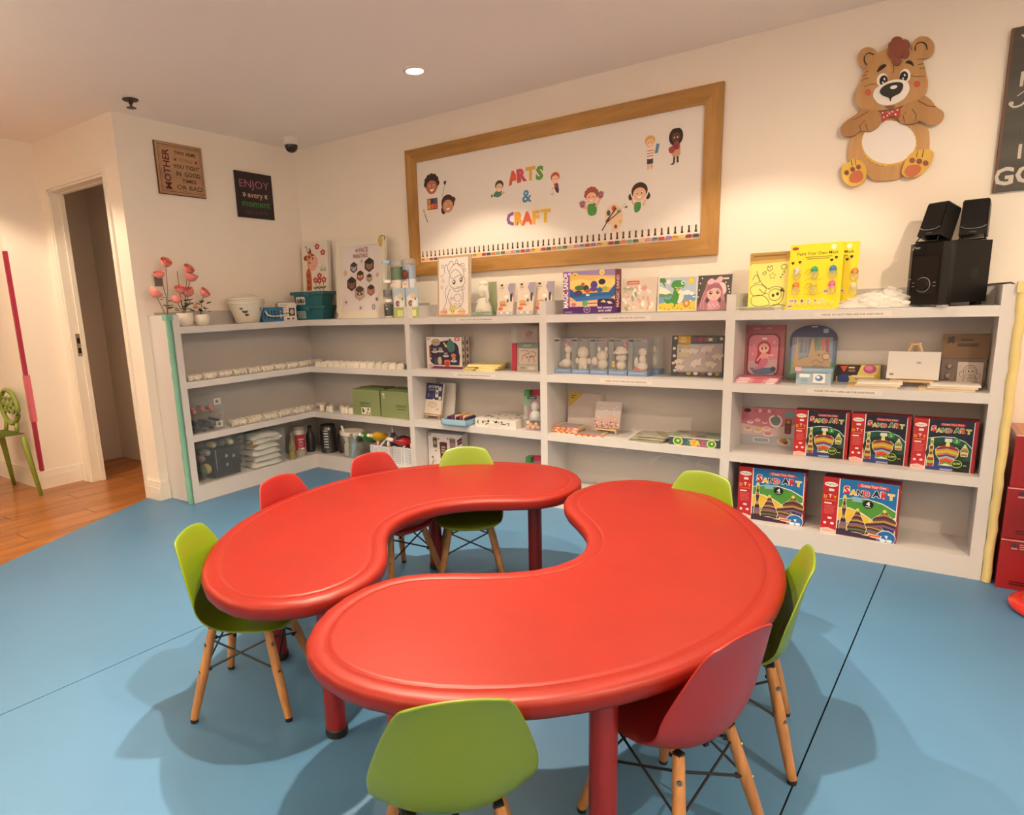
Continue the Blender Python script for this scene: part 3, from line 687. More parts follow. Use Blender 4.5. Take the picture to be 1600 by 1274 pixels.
for pts in ([(300,440),(330,425),(355,420)], [(310,410),(340,395)], [(325,380),(355,370)], [(690,290),(722,285)], [(700,325),(738,320)], [(712,352),(748,350)], [(640,400),(690,410),(745,408)], [(325,480),(370,462),(410,462)], [(528,330),(535,355),(525,385)]):
    B().tube([(bz(q)[0]-BC[0], -.0262, bz(q)[1]-BC[1]) for q in pts], .0012, 5).obj('carved_line', DKL, bear)

# dark lettered board at the right edge
sl = empty('lettered_board', (4.50, -.001, 1.866), 0, 'dark grey board with white lettering, cut by the right edge of the picture', 'sign')
B().box(-.33, -.02, -.302, .42, 0, .300).obj('board_panel', wood('charcoal board', '#34322e', '#4a4640', .55, 'X', 2, 1), sl, bevel=.006)
B().prism([(-.33, -.302), (-.322, -.302), (-.322, .300), (-.33, .300)], -.0206, -.003).obj('worn_edge', mat('worn brown edge', (.14, .06, .03), .6), sl)
a = Art(.75, .602, 750, 602); WT = '#bdb6ac'
a.text('Y', 48, 72, 62, WT, 'c', 0, .01).text('F', 58, 215, 74, WT, 'c', 0, .02)
a.curve([(20, 276), (34, 288), (56, 284), (76, 262), (110, 236)], 7, WT).curve([(40, 250), (60, 236), (80, 234)], 3, WT).ell(24, 274, 8, 8, WT)
a.text('I', 68, 482, 74, WT, 'c', 0, .02).text('GO', 66, 576, 92, WT, 'c', 0, .03).line([(62, 370), (62, 400)], 6, '#2a2620')
a.build('lettering', sl, (-.33, -.0205, -.302))

# the two small signs on the left wall
ms = empty('wooden_sign', (0.001, -.970, 2.11), math.pi/2, 'brown wooden sign with the upright word MOTHER, on the left wall', 'sign')
B().box(-.16, -.016, -.155, .16, 0, .152).obj('board_panel', wood('tan sign board', '#a07c5a', '#b89570', .5, 'X', 2, 1), ms, bevel=.006)
B().box(-.164, -.010, -.159, .164, -.0005, .156).obj('dark_edge', mat('sign edge', (.10, .035, .02), .5), ms, bevel=.004)
a = Art(.32, .307, 320, 307); DB = '#4a1f18'
a.line([(14, 14), (306, 14), (306, 293), (14, 293)], 4, DB, True); a.line([(24, 24), (296, 24), (296, 283), (24, 283)], 2, DB, True)
a.text('MOTHER', 82, 158, 62, '#5a1420', 'c', -90, .02, fit=240)
a.text('TWO ARMS', 196, 62, 30, DB, fit=150, bold=.02).text('TO  HOLD', 196, 104, 28, '#8a6a50', fit=90, bold=.01).star(124, 94, 13, '#8a1f1c').star(270, 94, 13, '#8a1f1c')
a.text('YOU TIGHT', 198, 146, 34, DB, fit=186, bold=.02).text('IN  GOOD', 206, 190, 38, '#4a3a20', fit=170, bold=.03).text('TIMES', 206, 228, 30, DB, fit=100, bold=.02).text('OR BAD', 206, 274, 40, DB, fit=180, bold=.01)
a.build('lettering', ms, (-.16, -.0165, -.155))
es = empty('black_sign', (0.001, -.412, 2.012), math.pi/2, 'black sign reading ENJOY every moment, on the left wall near the corner', 'sign')
B().box(-.155, -.012, -.155, .155, 0, .155).obj('board_panel', mat('black sign board', (.016, .010, .012), .5), es, bevel=.002)
a = Art(.31, .31, 310, 310)
a.text('ENJOY', 155, 104, 74, '#b06a86', fit=250, bold=-.004).text('every', 155, 170, 56, '#c9a58a', fit=130, bold=.01).text('»', 62, 168, 60, '#e6ded6', bold=0).text('«', 248, 168, 60, '#e6ded6', bold=0)
a.text('moment', 158, 232, 66, '#2f7a48', fit=240, bold=.01).text('HERE & NOW', 160, 284, 34, '#4a4648', fit=200, bold=.01)
a.build('lettering', es, (-.155, -.0124, -.155))

# wall switch behind the flowers
sw = empty('wall_switch', (0.001, -1.216, 1.409), math.pi/2, 'white wall switch plate with a dark centre behind the pink flowers', 'switch')
B().box(-.046, -.008, -.05, .046, 0, .05).obj('plate', TRIM, sw, bevel=.003); B().box(-.024, -.012, -.03, .03, -.006, .03).obj('rocker', mat('grey rocker', (.16, .14, .12), .4), sw, bevel=.002)
# sprinkler and dome camera on the ceiling
sp = empty('sprinkler', (.284, -1.40, H), 0, 'small dark fire sprinkler on the ceiling', 'sprinkler')
DM = mat('dark bronze', (.06, .045, .04), .4, metal=.6)
B().lathe([(.042, -.0005), (.040, -.007), (.016, -.011)], n=20).obj('rose', DM, sp, smooth=True)
B().lathe([(.012, -.010), (.012, -.022), (.007, -.026), (.007, -.040), (.010, -.042)], n=12).obj('stem', DM, sp, smooth=True)
b = B(); b.lathe([(.022, -.043), (.022, -.046)], n=14)
for k in range(8): b.box(-.003, .018, -.0465, .003, .026, -.0435, Matrix.Rotation(k*math.pi/4, 4, 'Z'))
b.obj('deflector', DM, sp)
dc = empty('dome_camera', (.259, -.256, H), 0, 'white dome camera with a dark bubble on the ceiling by the corner', 'camera')
B().lathe([(.062, -.0005), (.062, -.010), (.056, -.020), (.054, -.042), (.047, -.048)], n=26).obj('housing', mat('camera white', (.72, .68, .62), .4), dc, smooth=True)
B().lathe([(.046, -.046), (.044, -.066), (.034, -.084), (.018, -.094), (.0005, -.097)], n=24).obj('bubble', mat('dark bubble', (.01, .008, .008), .08, var=0), dc, smooth=True)

# pink tape down the corner of the pillar
tp = empty('pink_tape', (-1.085, -1.645, 0), 0, 'crimson and pink tape stuck down the wall corner beside the doorway', 'tape')
def tape(z0, z1, w, m, nm, th=.0012):
    b = B(); n = 6
    for k in range(n):
        a0 = z0+(z1-z0)*k/n; a1 = z0+(z1-z0)*(k+1)/n
        b.box(-w+.0005, -th, a0, .0005+th, 0, a1).box(0, -th, a0, th, w*.7, a1)
    b.obj(nm, m, tp)
CR = mat('crimson tape', (.36, .02, .06), .5, var=.05); PK = mat('pink tape', (.62, .14, .19), .5, var=.05)
tape(.128, .50, .03, CR, 'lower_tape'); tape(.80, 1.66, .03, CR, 'upper_tape'); tape(.49, .82, .042, PK, 'middle_tape', .002)
# black cable down the wall by the yellow guard
cb = B(); cb.tube([(4.09, -.035, 1.19), (4.20, -.028, 1.20), (4.262, -.02, 1.204), (4.285, -.008, 1.19), (4.305, -.006, 1.13), (4.309, -.006, 1.05), (4.298, -.006, .97), (4.302, -.006, .9), (4.296, -.006, .8), (4.28, -.006, .70), (4.276, -.006, .55), (4.276, -.006, .1), (4.276, -.006, .012)], .0035, 8)
tag(cb.obj('black_cable', BLK, smooth='all'), 'black cable hanging down the wall beside the yellow foam guard', 'cable')
# ------------------------------------------------------------------ things on the shelves
def card(col): return mat('carton '+col, col, .45, var=.02)
def carton(name, label, cat, x, y, z, w, d, h, col, art=None, side=None, rz=0., tilt=0., group=None, body='carton', bev=.0012):
    """box whose front stands at y, centred on x; art(Art) draws its front, side(Art) its right side"""
    e = empty(name, (x, y, z), rz, label, cat, group, tilt)
    B().box(-w/2, 0, 0, w/2, d, h).obj(body, card(col) if isinstance(col, str) else col, e, bevel=bev, seg=1)
    if art:
        a = Art(w, h, *art[1]); art[0](a); a.build('front_print', e, (-w/2, 0, 0))
    if side:
        a = Art(d, h, *side[1]); side[0](a); a.build('side_print', e, (w/2, 0, 0), (0, 1, 0))
    return e
Z1, Z2, Z3, Z4 = 1.1243, .7873, .4473, .1063      # shelf tops of the two middle bays
Y1, Y2, Y3, Y4 = 1.1203, .7803, .4393, .1008      # right bay
C1, C2, C3, C4 = 1.1243, .7823, .4403, .1123      # corner unit

# ---- right bay: sand craft boxes
LET = ['#c8203a', '#e8c02a', '#1a1a22', '#d02a3a', '#1a1a22', '#c8203a', '#e8c02a']
def sand_title(a, x, y, fit, outl, cols):
    word = 'SAND ART'; q = list(zip(word, (0, .10, .06, .10, 0, 0, .03, .10), (1.3, .92, .92, .98, 0, 1.08, 1.08, .98)))
    tot = sum(.22 if ch == ' ' else (text2d(ch, .07)[3]-text2d(ch, .07)[2])*sc*.96 for ch, dy, sc in q); s = fit/tot; px = x
    for k, (ch, dy, sc) in enumerate(q):
        if ch == ' ': px += s*.22; continue
        vs, fs, a0, a1 = text2d(ch, .07); wd = (a1-a0)*s*sc; kk = k if k < 4 else k-1
        a.text(ch, px+wd/2, y+dy*s, s*sc, outl, 'c', 0, .10); a.text(ch, px+wd/2, y+dy*s, s*sc, cols[kk], 'c', 0, .045)
        px += wd*.96
def stripes(a, pts, cols, x0, x1, y0, y1, amp):
    """bottle-shaped outline filled with wavy coloured sand layers; pts are (halfwidth, y) from top to bottom about x0"""
    n = len(cols); ys = [y0+(y1-y0)*k/n for k in range(n+1)]
    def hw(y):
        for (h0, ya), (h1, yb) in zip(pts, pts[1:]):
            if ya <= y <= yb: return h0+(h1-h0)*(y-ya)/max(1e-6, yb-ya)
        return pts[0][0] if y < pts[0][1] else pts[-1][0]
    c = x0
    a.poly([(c-h-3, y) for h, y in pts]+[(c+h+3, y) for h, y in pts[::-1]], '#d9dcc0')
    for k in range(n):
        u, l = ys[k], ys[k+1]
        a.poly([(c-hw(u), u), (c, u-amp), (c+hw(u), u), (c+hw(l), l), (c, l-amp), (c-hw(l), l)], cols[k])
SC4 = ['#8a6a3a', '#4a2430', '#a87a48', '#3a2a3a', '#6a3a3a', '#b09048', '#3a2030', '#7a5a7a', '#8a6a3a', '#4a2030', '#59703a', '#3a2440']
SC3 = ['#a83030', '#6a2a5a', '#c8902a', '#b8b83a', '#c87a2a', '#3a3a80', '#a8a8b0', '#c85a2a', '#b83a2a', '#5a8a3a']
def red_band(a, y, H_, w):
    a.rect(0, 0, w, H_, '#b3202a'); a.ell(w*.5, H_*.125, w*.43, H_*.042, '#e9e2da'); a.curve([(w*.16, H_*.13), (w*.3, H_*.115), (w*.42, H_*.135), (w*.55, H_*.115), (w*.68, H_*.132), (w*.84, H_*.118)], 3, '#3a2a2e')
    a.rrect(w*.38, H_*.20, w*.72, H_*.245, 4, '#e4ddd6').text('D', w*.2, H_*.375, w*.32, '#e5b32c', bold=.03).text('T', w*.5, H_*.36, w*.34, '#f0e8de', bold=.03).text('Y', w*.8, H_*.375, w*.32, '#e5b32c', bold=.03)
    a.rect(w*.14, H_*.40, w*.86, H_*.415, '#c8813a').rrect(w*.14, H_*.45, w*.62, H_*.475, 3, '#e9e0d8')
    for k in range(6): a.rect(w*.16, H_*(.505+.027*k), w*(.86-.06*(k % 3)), H_*(.515+.027*k), '#cf6a64')
    a.rrect(w*.42, H_*.71, w*.68, H_*.745, 3, '#e9d9d2').rrect(w*.18, H_*.80, w*.36, H_*.845, 4, '#e9d9d2').ell(w*.73, H_*.82, w*.12, H_*.022, '#e9d9d2')
    a.poly([(0, H_*.93), (w*.5, H_*.905), (w, H_*.94), (w, H_), (0, H_)], '#e3bcb4').rect(w*.15, H_*.955, w*.7, H_*.965, '#b3626a')
def sand4(a):                      # 400 x 360
    a.rect(0, 0, 400, 360, '#1f6fb0'); red_band(a, 0, 360, 86); a.rect(86, 0, 92, 360, '#e2ddd6').rect(388, 20, 393, 360, '#e2ddd6').rect(393, 0, 400, 360, '#a81f2a')
    a.poly([(92, 128), (160, 112), (240, 106), (320, 124), (388, 160), (388, 250), (92, 250)], '#e6e6da'); a.poly([(92, 132), (160, 116), (240, 111), (320, 130), (388, 168), (388, 260), (92, 260)], '#4f8f35')
    a.poly([(92, 186), (150, 176), (220, 200), (300, 250), (388, 200), (388, 290), (92, 290)], '#e6e6da').poly([(92, 191), (150, 182), (220, 206), (300, 256), (388, 208), (388, 300), (92, 300)], '#dfb83a')
    a.poly([(92, 268), (200, 286), (388, 262), (388, 360), (92, 360)], '#2a2f6a').poly([(92, 332), (260, 318), (388, 345), (388, 360), (92, 360)], '#7a2a3a')
    stripes(a, [(7, 112), (5, 150), (12, 180), (7, 230), (20, 290), (17, 340)], SC4[:10], 122, 0, 118, 336, -4); a.ell(122, 108, 9, 10, '#d8cf5a')
    stripes(a, [(14, 255), (34, 262), (64, 285), (58, 318), (40, 338)], SC4[2:10], 270, 0, 258, 336, 12); a.ell(262, 246, 9, 9, '#d8cf5a')
    stripes(a, [(12, 182), (30, 200), (60, 226), (58, 250)], SC4[1:8], 335, 0, 184, 282, 14); a.ell(333, 170, 10, 11, '#d8cf5a')
    stripes(a, [(9, 190), (14, 210), (40, 268), (52, 300), (44, 330)], SC4, 196, 0, 194, 330, 5); a.ell(195, 184, 9, 10, '#d8cf5a')
    a.poly([(88, 320), (88, 360), (300, 360), (300, 348), (180, 330)], '#3a1f3a')
    a.ell(350, 330, 50, 44, '#2a6fb8').ell(350, 330, 50, 44, '#dfe3e0').ell(350, 333, 47, 42, '#2468ae').poly([(342, 318), (362, 318), (354, 342)], '#d8e2e4').ell(335, 350, 16, 10, '#cfe0e8').ell(368, 350, 16, 10, '#cfe0e8')
    a.poly([(255, 318), (330, 326), (322, 346), (270, 342)], '#e8d8cc').rect(262, 326, 322, 338, '#d8663a')
    a.rrect(185, 18, 345, 40, 8, '#c9454f').text('Create Your Own', 265, 35, 22, '#f0dcd8', fit=130, bold=.02)
    sand_title(a, 112, 88, 262, '#efe9e0', LET); a.ell(246, 140, 28, 25, '#15151c').text('4', 246, 148, 34, '#efe9e2', bold=.05).rect(232, 153, 260, 157, '#d8d2cc').rect(162, 104, 214, 134, '#7fb0c8')
def sand3(a):                      # 400 x 390
    a.rect(0, 0, 400, 390, '#15162e'); red_band(a, 0, 390, 92); a.rect(92, 0, 98, 390, '#e2ddd6').rect(372, 10, 377, 390, '#e2ddd6').rect(377, 0, 400, 390, '#a81f2a')
    a.poly([(98, 146), (180, 128), (260, 128), (330, 156), (372, 200), (372, 250), (98, 250)], '#cfe0e0'); a.poly([(98, 150), (180, 133), (260, 133), (330, 162), (372, 208), (372, 340), (98, 360)], '#17483c').ell(215, 260, 125, 90, '#123022').poly([(98, 340), (200, 310), (372, 330), (372, 390), (98, 390)], '#2a3a7a')
    stripes(a, [(8, 150), (5, 190), (14, 215), (8, 250), (22, 320), (20, 362)], ['#7a8a3a', '#c8c87a', '#7a2a2a', '#b8a83a', '#8a3a2a', '#c8b86a', '#7a3a2a', '#a8a83a', '#9a3a2a'], 126, 0, 160, 360, -3); a.ell(128, 148, 9, 10, '#c8d85a')
    stripes(a, [(14, 200), (52, 205), (72, 228), (66, 270), (36, 318), (40, 345), (44, 350)], SC3, 225, 0, 204, 348, 16); a.rect(213, 180, 237, 202, '#d8d878').ell(225, 176, 12, 10, '#c8d85a')
    stripes(a, [(6, 190), (12, 205), (22, 226), (18, 270)], ['#b8d88a', '#c87a4a', '#5a8a4a', '#c8c88a', '#a86a4a'], 330, 0, 192, 268, 3); a.ell(330, 184, 7, 8, '#c8d85a')
    a.ell(276, 158, 24, 22, '#2f8a4a').text('3', 276, 168, 30, '#b8e08a', bold=.03).rrect(204, 142, 250, 168, 6, '#d8d2d0')
    a.poly([(290, 310), (372, 300), (372, 390), (262, 390)], '#0e1016').rect(330, 335, 352, 342, '#8ab04a').ell(290, 330, 34, 30, '#a8c84a').ell(290, 330, 30, 26, '#1a2a18').text('GLOW', 290, 334, 20, '#c8e06a', fit=46, bold=.03).rect(190, 374, 270, 386, '#9aa0c8')
    a.rrect(168, 26, 318, 46, 8, '#a8323c').text('Create Your Own', 243, 42, 20, '#d8a8a8', fit=130, bold=.02); sand_title(a, 112, 92, 245, '#d9d2b8', ['#c23038', '#c8b83a', '#3a8a5a', '#b83038', '#2a7a4a', '#c85a2a', '#a8b83a'])
def red_side(a): a.rect(0, 0, 100, 100, '#9c1c26').rect(20, 12, 80, 18, '#d9a8a4').rect(20, 30, 80, 70, '#8a1822')
for (xl, xr, y, rz, n) in ((3.530, 3.752, -.178, .02, 'left'), (3.758, 3.980, -.192, -.03, 'middle'), (3.986, 4.205, -.215, .0, 'right')):
    carton('sand_craft_box', {'left': 'dark sand craft box next to the pink tea set box', 'middle': 'dark sand craft box in the middle of the three on the third shelf', 'right': 'dark sand craft box at the right end, next to the yellow guard'}[n], 'craft box', (xl+xr)/2, y, Y3, xr-xl-.003, .065, .217, '#8c1a22', (sand3, (400, 390)), (red_side, (100, 100)), rz, group='dark sand craft boxes')
carton('sand_craft_box', 'blue sand craft box on the bottom shelf, behind the lime chair', 'craft box', 3.450, -.214, Y4, .296, .075, .262, '#8c1a22', (sand4, (400, 360)), (red_side, (100, 100)), .01, group='blue sand craft boxes')
carton('sand_craft_box', 'blue sand craft box on the bottom shelf, with empty shelf to its right', 'craft box', 3.818, -.250, Y4, .292, .075, .264, '#8c1a22', (sand4, (400, 360)), (red_side, (100, 100)), -.06, group='blue sand craft boxes')
def teapink(a):                    # 290 x 205
    a.rect(0, 0, 290, 205, '#b9a7a8').poly([(0, 0), (290, 0), (290, 80), (150, 110), (0, 90)], '#b56a7c').rect(0, 150, 290, 205, '#9a9aa4').ell(32, 18, 20, 11, '#20242c')
    for k in range(5): a.rect(70+k*24, 8, 84+k*24, 26, '#d9b6ba' if k % 2 else '#a85a70')
    a.poly([(228, 18), (290, 14), (290, 40), (232, 42)], '#6f9a98').blob([(150, 60), (165, 40), (200, 36), (222, 58), (214, 90), (190, 100), (165, 92)], '#d8cfd0').blob([(158, 62), (172, 46), (198, 44), (212, 62), (204, 86), (190, 92), (170, 86)], '#6a7470').ell(186, 40, 8, 8, '#7a847e').rrect(236, 54, 270, 132, 8, '#5a3030')
    for k, c in enumerate(('#a88a3a', '#7a3a3a', '#8a3a44')): a.ell(253, 68+k*25, 12, 10, c)
    for x, y, r, c in ((50, 80, 18, '#c98a9a'), (90, 68, 16, '#d8a0ac'), (130, 78, 14, '#b86a80'), (40, 118, 24, '#b89078'), (95, 125, 22, '#c8a070'), (140, 112, 24, '#d0a0a0'), (150, 140, 26, '#b88088')): a.ell(x, y, r, r*.55, '#d9c8c8').ell(x, y-3, r*.8, r*.4, c)
    a.rrect(70, 162, 160, 188, 8, '#c8c4c8').rrect(76, 166, 154, 184, 6, '#8090a0').ell(235, 176, 36, 22, '#c8b8a8').ell(228, 170, 16, 12, '#b8703a').ell(245, 178, 14, 11, '#8a3a2a').ell(240, 164, 12, 9, '#7a8a3a')
carton('tea_set_box', 'pink grey tea set box beside the dark sand craft boxes', 'toy box', 3.390, -.045, Y3, .250, .026, .193, '#a08890', (teapink, (290, 205)), tilt=-.03)

# ---- right bay: second shelf
def mermaid(a):                    # 250 x 300
    a.rect(0, 0, 250, 300, '#9a5560').rect(60, 14, 100, 24, '#b87a80').rect(140, 10, 170, 20, '#b87a80').rrect(28, 46, 226, 286, 40, '#6a2f3a').rrect(38, 54, 214, 278, 34, '#c87a90').poly([(40, 200), (212, 190), (212, 260), (180, 276), (70, 276), (40, 255)], '#b89aa8').poly([(50, 240), (208, 236), (200, 266), (150, 277), (80, 275)], '#5a6a86')
    a.blob([(90, 120), (110, 92), (150, 92), (170, 118), (168, 160), (120, 215), (80, 210), (92, 165)], '#a82a4a').ell(130, 128, 30, 28, '#e2b0a8').ell(120, 130, 5, 7, '#20141a').ell(142, 128, 5, 7, '#20141a').blob([(115, 158), (150, 158), (160, 190), (120, 195)], '#d89a98').line([(150, 165), (190, 168)], 8, '#e0aca4').line([(118, 165), (92, 200)], 8, '#e0aca4')
    a.blob([(120, 190), (158, 188), (150, 225), (110, 245), (70, 250), (100, 225)], '#c06a8a').ell(190, 95, 8, 8, '#d8a0b0').ell(70, 110, 6, 6, '#d8a0b0').ell(192, 245, 16, 14, '#3a4460').rrect(116, 68, 146, 80, 3, '#e2d4d4').star(64, 160, 9, '#d8b07a').star(185, 215, 9, '#d8906a')
carton('mermaid_case_pack', 'dusky pink pack with a mermaid girl pencil case', 'craft pack', 3.350, -.050, Y2, .190, .030, .262, '#7a3f4a', (mermaid, (250, 300)), tilt=-.06)
ap = empty('arched_craft_pack', (3.567, -.062, Y2), 0, 'blue arch-topped craft pack with a cut-out tower and wooden shapes', 'craft pack', None, -.06)
pts = [(-.098, 0), (.098, 0), (.098, .20)]+[(.098*math.cos(math.pi*k/14), .20+.062*math.sin(math.pi*k/14)) for k in range(1, 14)]+[(-.098, .20)]
B().prism(pts, 0, .022).obj('backing', card('#3a4468'), ap)
a = Art(.196, .262, 240, 300)
a.poly([(0, 120), (60, 90), (150, 120), (240, 80), (240, 300), (0, 300)], '#56719a').poly([(0, 200), (80, 170), (240, 200), (240, 300), (0, 300)], '#4a7a5a')
for k, c in enumerate(('#2a2a5a', '#3a3a70', '#2a4a6a', '#2f6a4a', '#5a7a3a', '#b8503a', '#8a2a3a')): a.rect(56+k*22, 70, 72+k*22, 150, c)
a.poly([(22, 230), (40, 60), (56, 230)], '#b8925a').rrect(170, 20, 196, 42, 4, '#8a9ab0').rect(108, 6, 140, 12, '#c8d0d8')
a.build('front_print', ap, (-.098, 0, 0))
b = B(); b.prism([(-.05, .06), (-.018, .06), (-.014, .12), (-.008, .17), (-.004, .20), (.004, .20), (.008, .17), (.014, .12), (.018, .06)], -.006, -.001); b.prism([(x*.045+.035, .10+z*.045) for x, z in [(math.cos(t), math.sin(t)) for t in [k*math.pi/8 for k in range(16)]]], -.005, -.001); b.prism([(-.06, .045), (.075, .045), (.08, .10), (.05, .115), (-.03, .11), (-.065, .09)], -.004, -.0008)
b.obj('wooden_shapes', mat('thin plywood', '#b99872', .6, var=.08), ap)
a = Art(.10, .10, 100, 100); a.curve([(10, 60), (30, 45), (50, 60), (70, 45), (90, 60)], 2, '#5a4030').ell(70, 30, 18, 16, '#5a4030').ell(70, 30, 15, 13, '#c8a880').curve([(14, 80), (40, 74), (80, 82)], 2, '#5a4030').star(40, 24, 9, '#7a5a40').star(22, 76, 7, '#7a5a40')
a.build('drawn_lines', ap, (-.01, -.0063, .045))
cap_ = B(); cap_.box(-.085, -.016, .03, .085, -.0005, .205); cap_.obj('blister', clear('blister film', alpha=.14), ap, bevel=.012)
b = empty('pink_pack_pile', (3.362, -.222, Y2)); bpy.data.objects.remove(b)
for k in range(3):
    e = empty('flat_pink_pack', (3.362+.006*(k-1), -.236+.004*k, Y2+.0085*k), .02*(k-1), ('bottom', 'middle', 'top')[k]+' flat pink pack of the pile before the mermaid pack', 'craft pack', 'flat pink packs')
    B().box(-.092, 0, 0, .092, .12, .0075).obj('pack', card(('#c98a98', '#d9a2ae', '#c47888')[k]), e, bevel=.002)
    a = Art(.184, .0075, 184, 8); a.rect(10, 1, 60, 7, '#e8d4d8').rect(80, 2, 120, 6, '#b03a58').rect(140, 1, 176, 7, '#ead8da'); a.build('edge_print', e, (-.092, 0, 0))
tb = empty('blue_tub', (3.597, -.205, Y2), 0, 'small clear blue-lidded tub of modelling clay before the arched pack', 'tub')
B().box(-.071, 0, 0, .071, .075, .058).obj('tub_body', clear('tub plastic', '#bcd2e2', .55), tb, bevel=.008)
B().box(-.062, .006, .004, .062, .068, .050).obj('clay_pieces', mat('pale blue clay', '#9fb4c4', .7, var=.3, scale=40), tb, bevel=.006)
B().box(-.076, -.004, .058, .076, .079, .074).obj('lid', clear('tub lid', '#9fc4dc', .7), tb, bevel=.005)
a = Art(.13, .048, 130, 48); a.rect(64, 4, 112, 46, '#e2e2e4').ell(88, 24, 16, 14, '#5a7aa8').ell(84, 20, 7, 6, '#e8e8ea').rrect(8, 6, 50, 22, 4, '#dfe6ea').ell(28, 36, 14, 8, '#7a9ab8'); a.build('label', tb, (-.065, -.0006, .006))
B().box(-.076, -.0055, .060, -.05, -.002, .078).obj('clip', card('#d8a8b8'), tb, bevel=.003)
def pboxa(a):
    a.rect(0, 0, 230, 100, '#d8c46a').poly([(0, 0), (130, 0), (110, 60), (0, 70)], '#2a1f24').poly([(20, 10), (60, 6), (40, 44)], '#c84a3a').rect(64, 12, 96, 20, '#d8c8b8').rect(64, 28, 100, 40, '#8a6a3a').ell(175, 22, 34, 26, '#b04a80').ell(170, 18, 20, 14, '#d07aa8').ell(38, 84, 34, 30, '#2a3a7a').rect(84, 60, 200, 68, '#e8dcc8').rect(100, 76, 190, 84, '#a8703a').ell(212, 72, 14, 20, '#d8a83a')
carton('paint_box', 'small yellow and black paint box with a blue dot, behind the flat packs', 'paint box', 3.760, -.065, Y2, .172, .04, .080, '#cbb45a', (pboxa, (230, 100)))
# canvas board on a table easel
PINE = wood('pale pine', '#c8a478', '#dfc298', .55, 'Z', 5, 1)
CANV = mat('blank canvas', (.66, .63, .61), .75, var=.03, bump=.1, bscale=300)
def easel(x, y, z, w, h, rz, label, hi, art=None, tall=.05, thick=.012, shift=0):
    e = empty('table_easel', (x, y, z), rz, label, 'easel')
    for s in (-1, 1):
        B().tube([(s*w*.38, -.030, .004), (s*.012, .012+.0, hi)], .0055, 4).obj('easel_leg', PINE, e)
    B().tube([(0, .085, .004), (0, .016, hi-.004)], .0055, 4).obj('easel_leg', PINE, e)
    B().box(-w*.42, -.040, .022, w*.42, -.012, .030).obj('ledge', PINE, e)
    B().tube([(-.02, .012, hi-.008), (.02, .012, hi-.008)], .006, 6).obj('top_bar', PINE, e)
    c = B().box(-w/2, -thick, 0, w/2, 0, h).obj('canvas', CANV, e, bevel=.001); c.location = (shift, -.018, .031); c.rotation_euler = (-math.atan2(.040, hi), 0, 0)
    if art:
        a = Art(w, h, *art[1]); art[0](a); a.build('canvas_print', c, (-w/2, -thick, 0))
    return e
def cvlab(a): a.rect(10, 100, 40, 118, '#cfc8c4').rect(14, 104, 36, 106, '#3a3434').rect(14, 108, 34, 113, '#4a4444').rect(140, 46, 164, 58, '#b8b0ac').rect(144, 50, 158, 54, '#8a8280')
easel(3.965, -.135, Y2, .184, .118, -.06, 'small wooden easel holding a blank white canvas on the second shelf', .185, (cvlab, (250, 130)))
for k in range(2):
    pk = (3.845, 4.102)[k]
    for q in range(3):
        e = empty('flat_craft_pack', (pk+.008*(q-1), -.245-.004*q, Y2+.0088*q), .03*(q-1), ('bottom', 'middle', 'top')[q]+' white flat pack of the pile '+('before the small easel', 'before the brown paper pack')[k], 'craft pack', 'flat white craft packs')
        B().box(-.082, 0, 0, .082, .13, .0078).obj('pack', card(('#c9b596', '#ddd2c2', '#e0d8cc')[q]), e, bevel=.002)
        if q == 0: B().box(-.105, -.004, 0, -.08, .10, .006).obj('wooden_tab', PINE, e)
kp = empty('kraft_pack', (4.137, -.10, Y2), 0, 'brown paper craft pack with a doll drawing in a clear bag', 'craft pack', None, -.05)
B().box(-.078, 0, .12, .078, .012, .222).obj('paper_header', card('#6f5034'), kp, bevel=.002)
B().box(-.074, .003, 0, .074, .022, .12).obj('bag', clear('smoky bag', '#8a7a70', .55), kp, bevel=.006)
a = Art(.156, .10, 156, 100); a.poly([(16, 14), (38, 10), (38, 44), (27, 36), (16, 46)], '#35241a').rect(60, 22, 100, 30, '#3a281c').rect(50, 40, 120, 54, '#3a281c')
for k in range(12): a.rect(60+k*8, 2, 64+k*8, 8, '#3f2c1e')
a.build('header_print', kp, (-.078, 0, .122))
a = Art(.085, .10, 85, 100); a.rect(0, 0, 85, 100, '#b8aca6'); LN = '#4a4040'
a.curve([(20, 40), (28, 18), (48, 14), (62, 26), (66, 46)], 2, LN).ell(44, 38, 17, 16, LN).ell(44, 38, 15.5, 14.5, '#c4b8b0').ell(38, 38, 3, 4, LN).ell(51, 37, 3, 4, LN).curve([(30, 54), (22, 74), (30, 92), (60, 92), (66, 74), (56, 54)], 2, LN).curve([(30, 70), (44, 64), (60, 70)], 1.5, LN).ell(16, 50, 8, 12, LN).ell(16, 50, 6.5, 10.5, '#b8aca6').ell(70, 56, 8, 12, LN).ell(70, 56, 6.5, 10.5, '#b8aca6')
a.build('doll_drawing', kp, (-.020, -.0005, .004)); 
B().ball((-.048, -.002, .085), .012, 8).ball((-.05, -.002, .045), .013, 8).ball((-.046, -.002, .018), .012, 8).obj('paint_pots', card('#8a7a78'), kp, smooth='all')

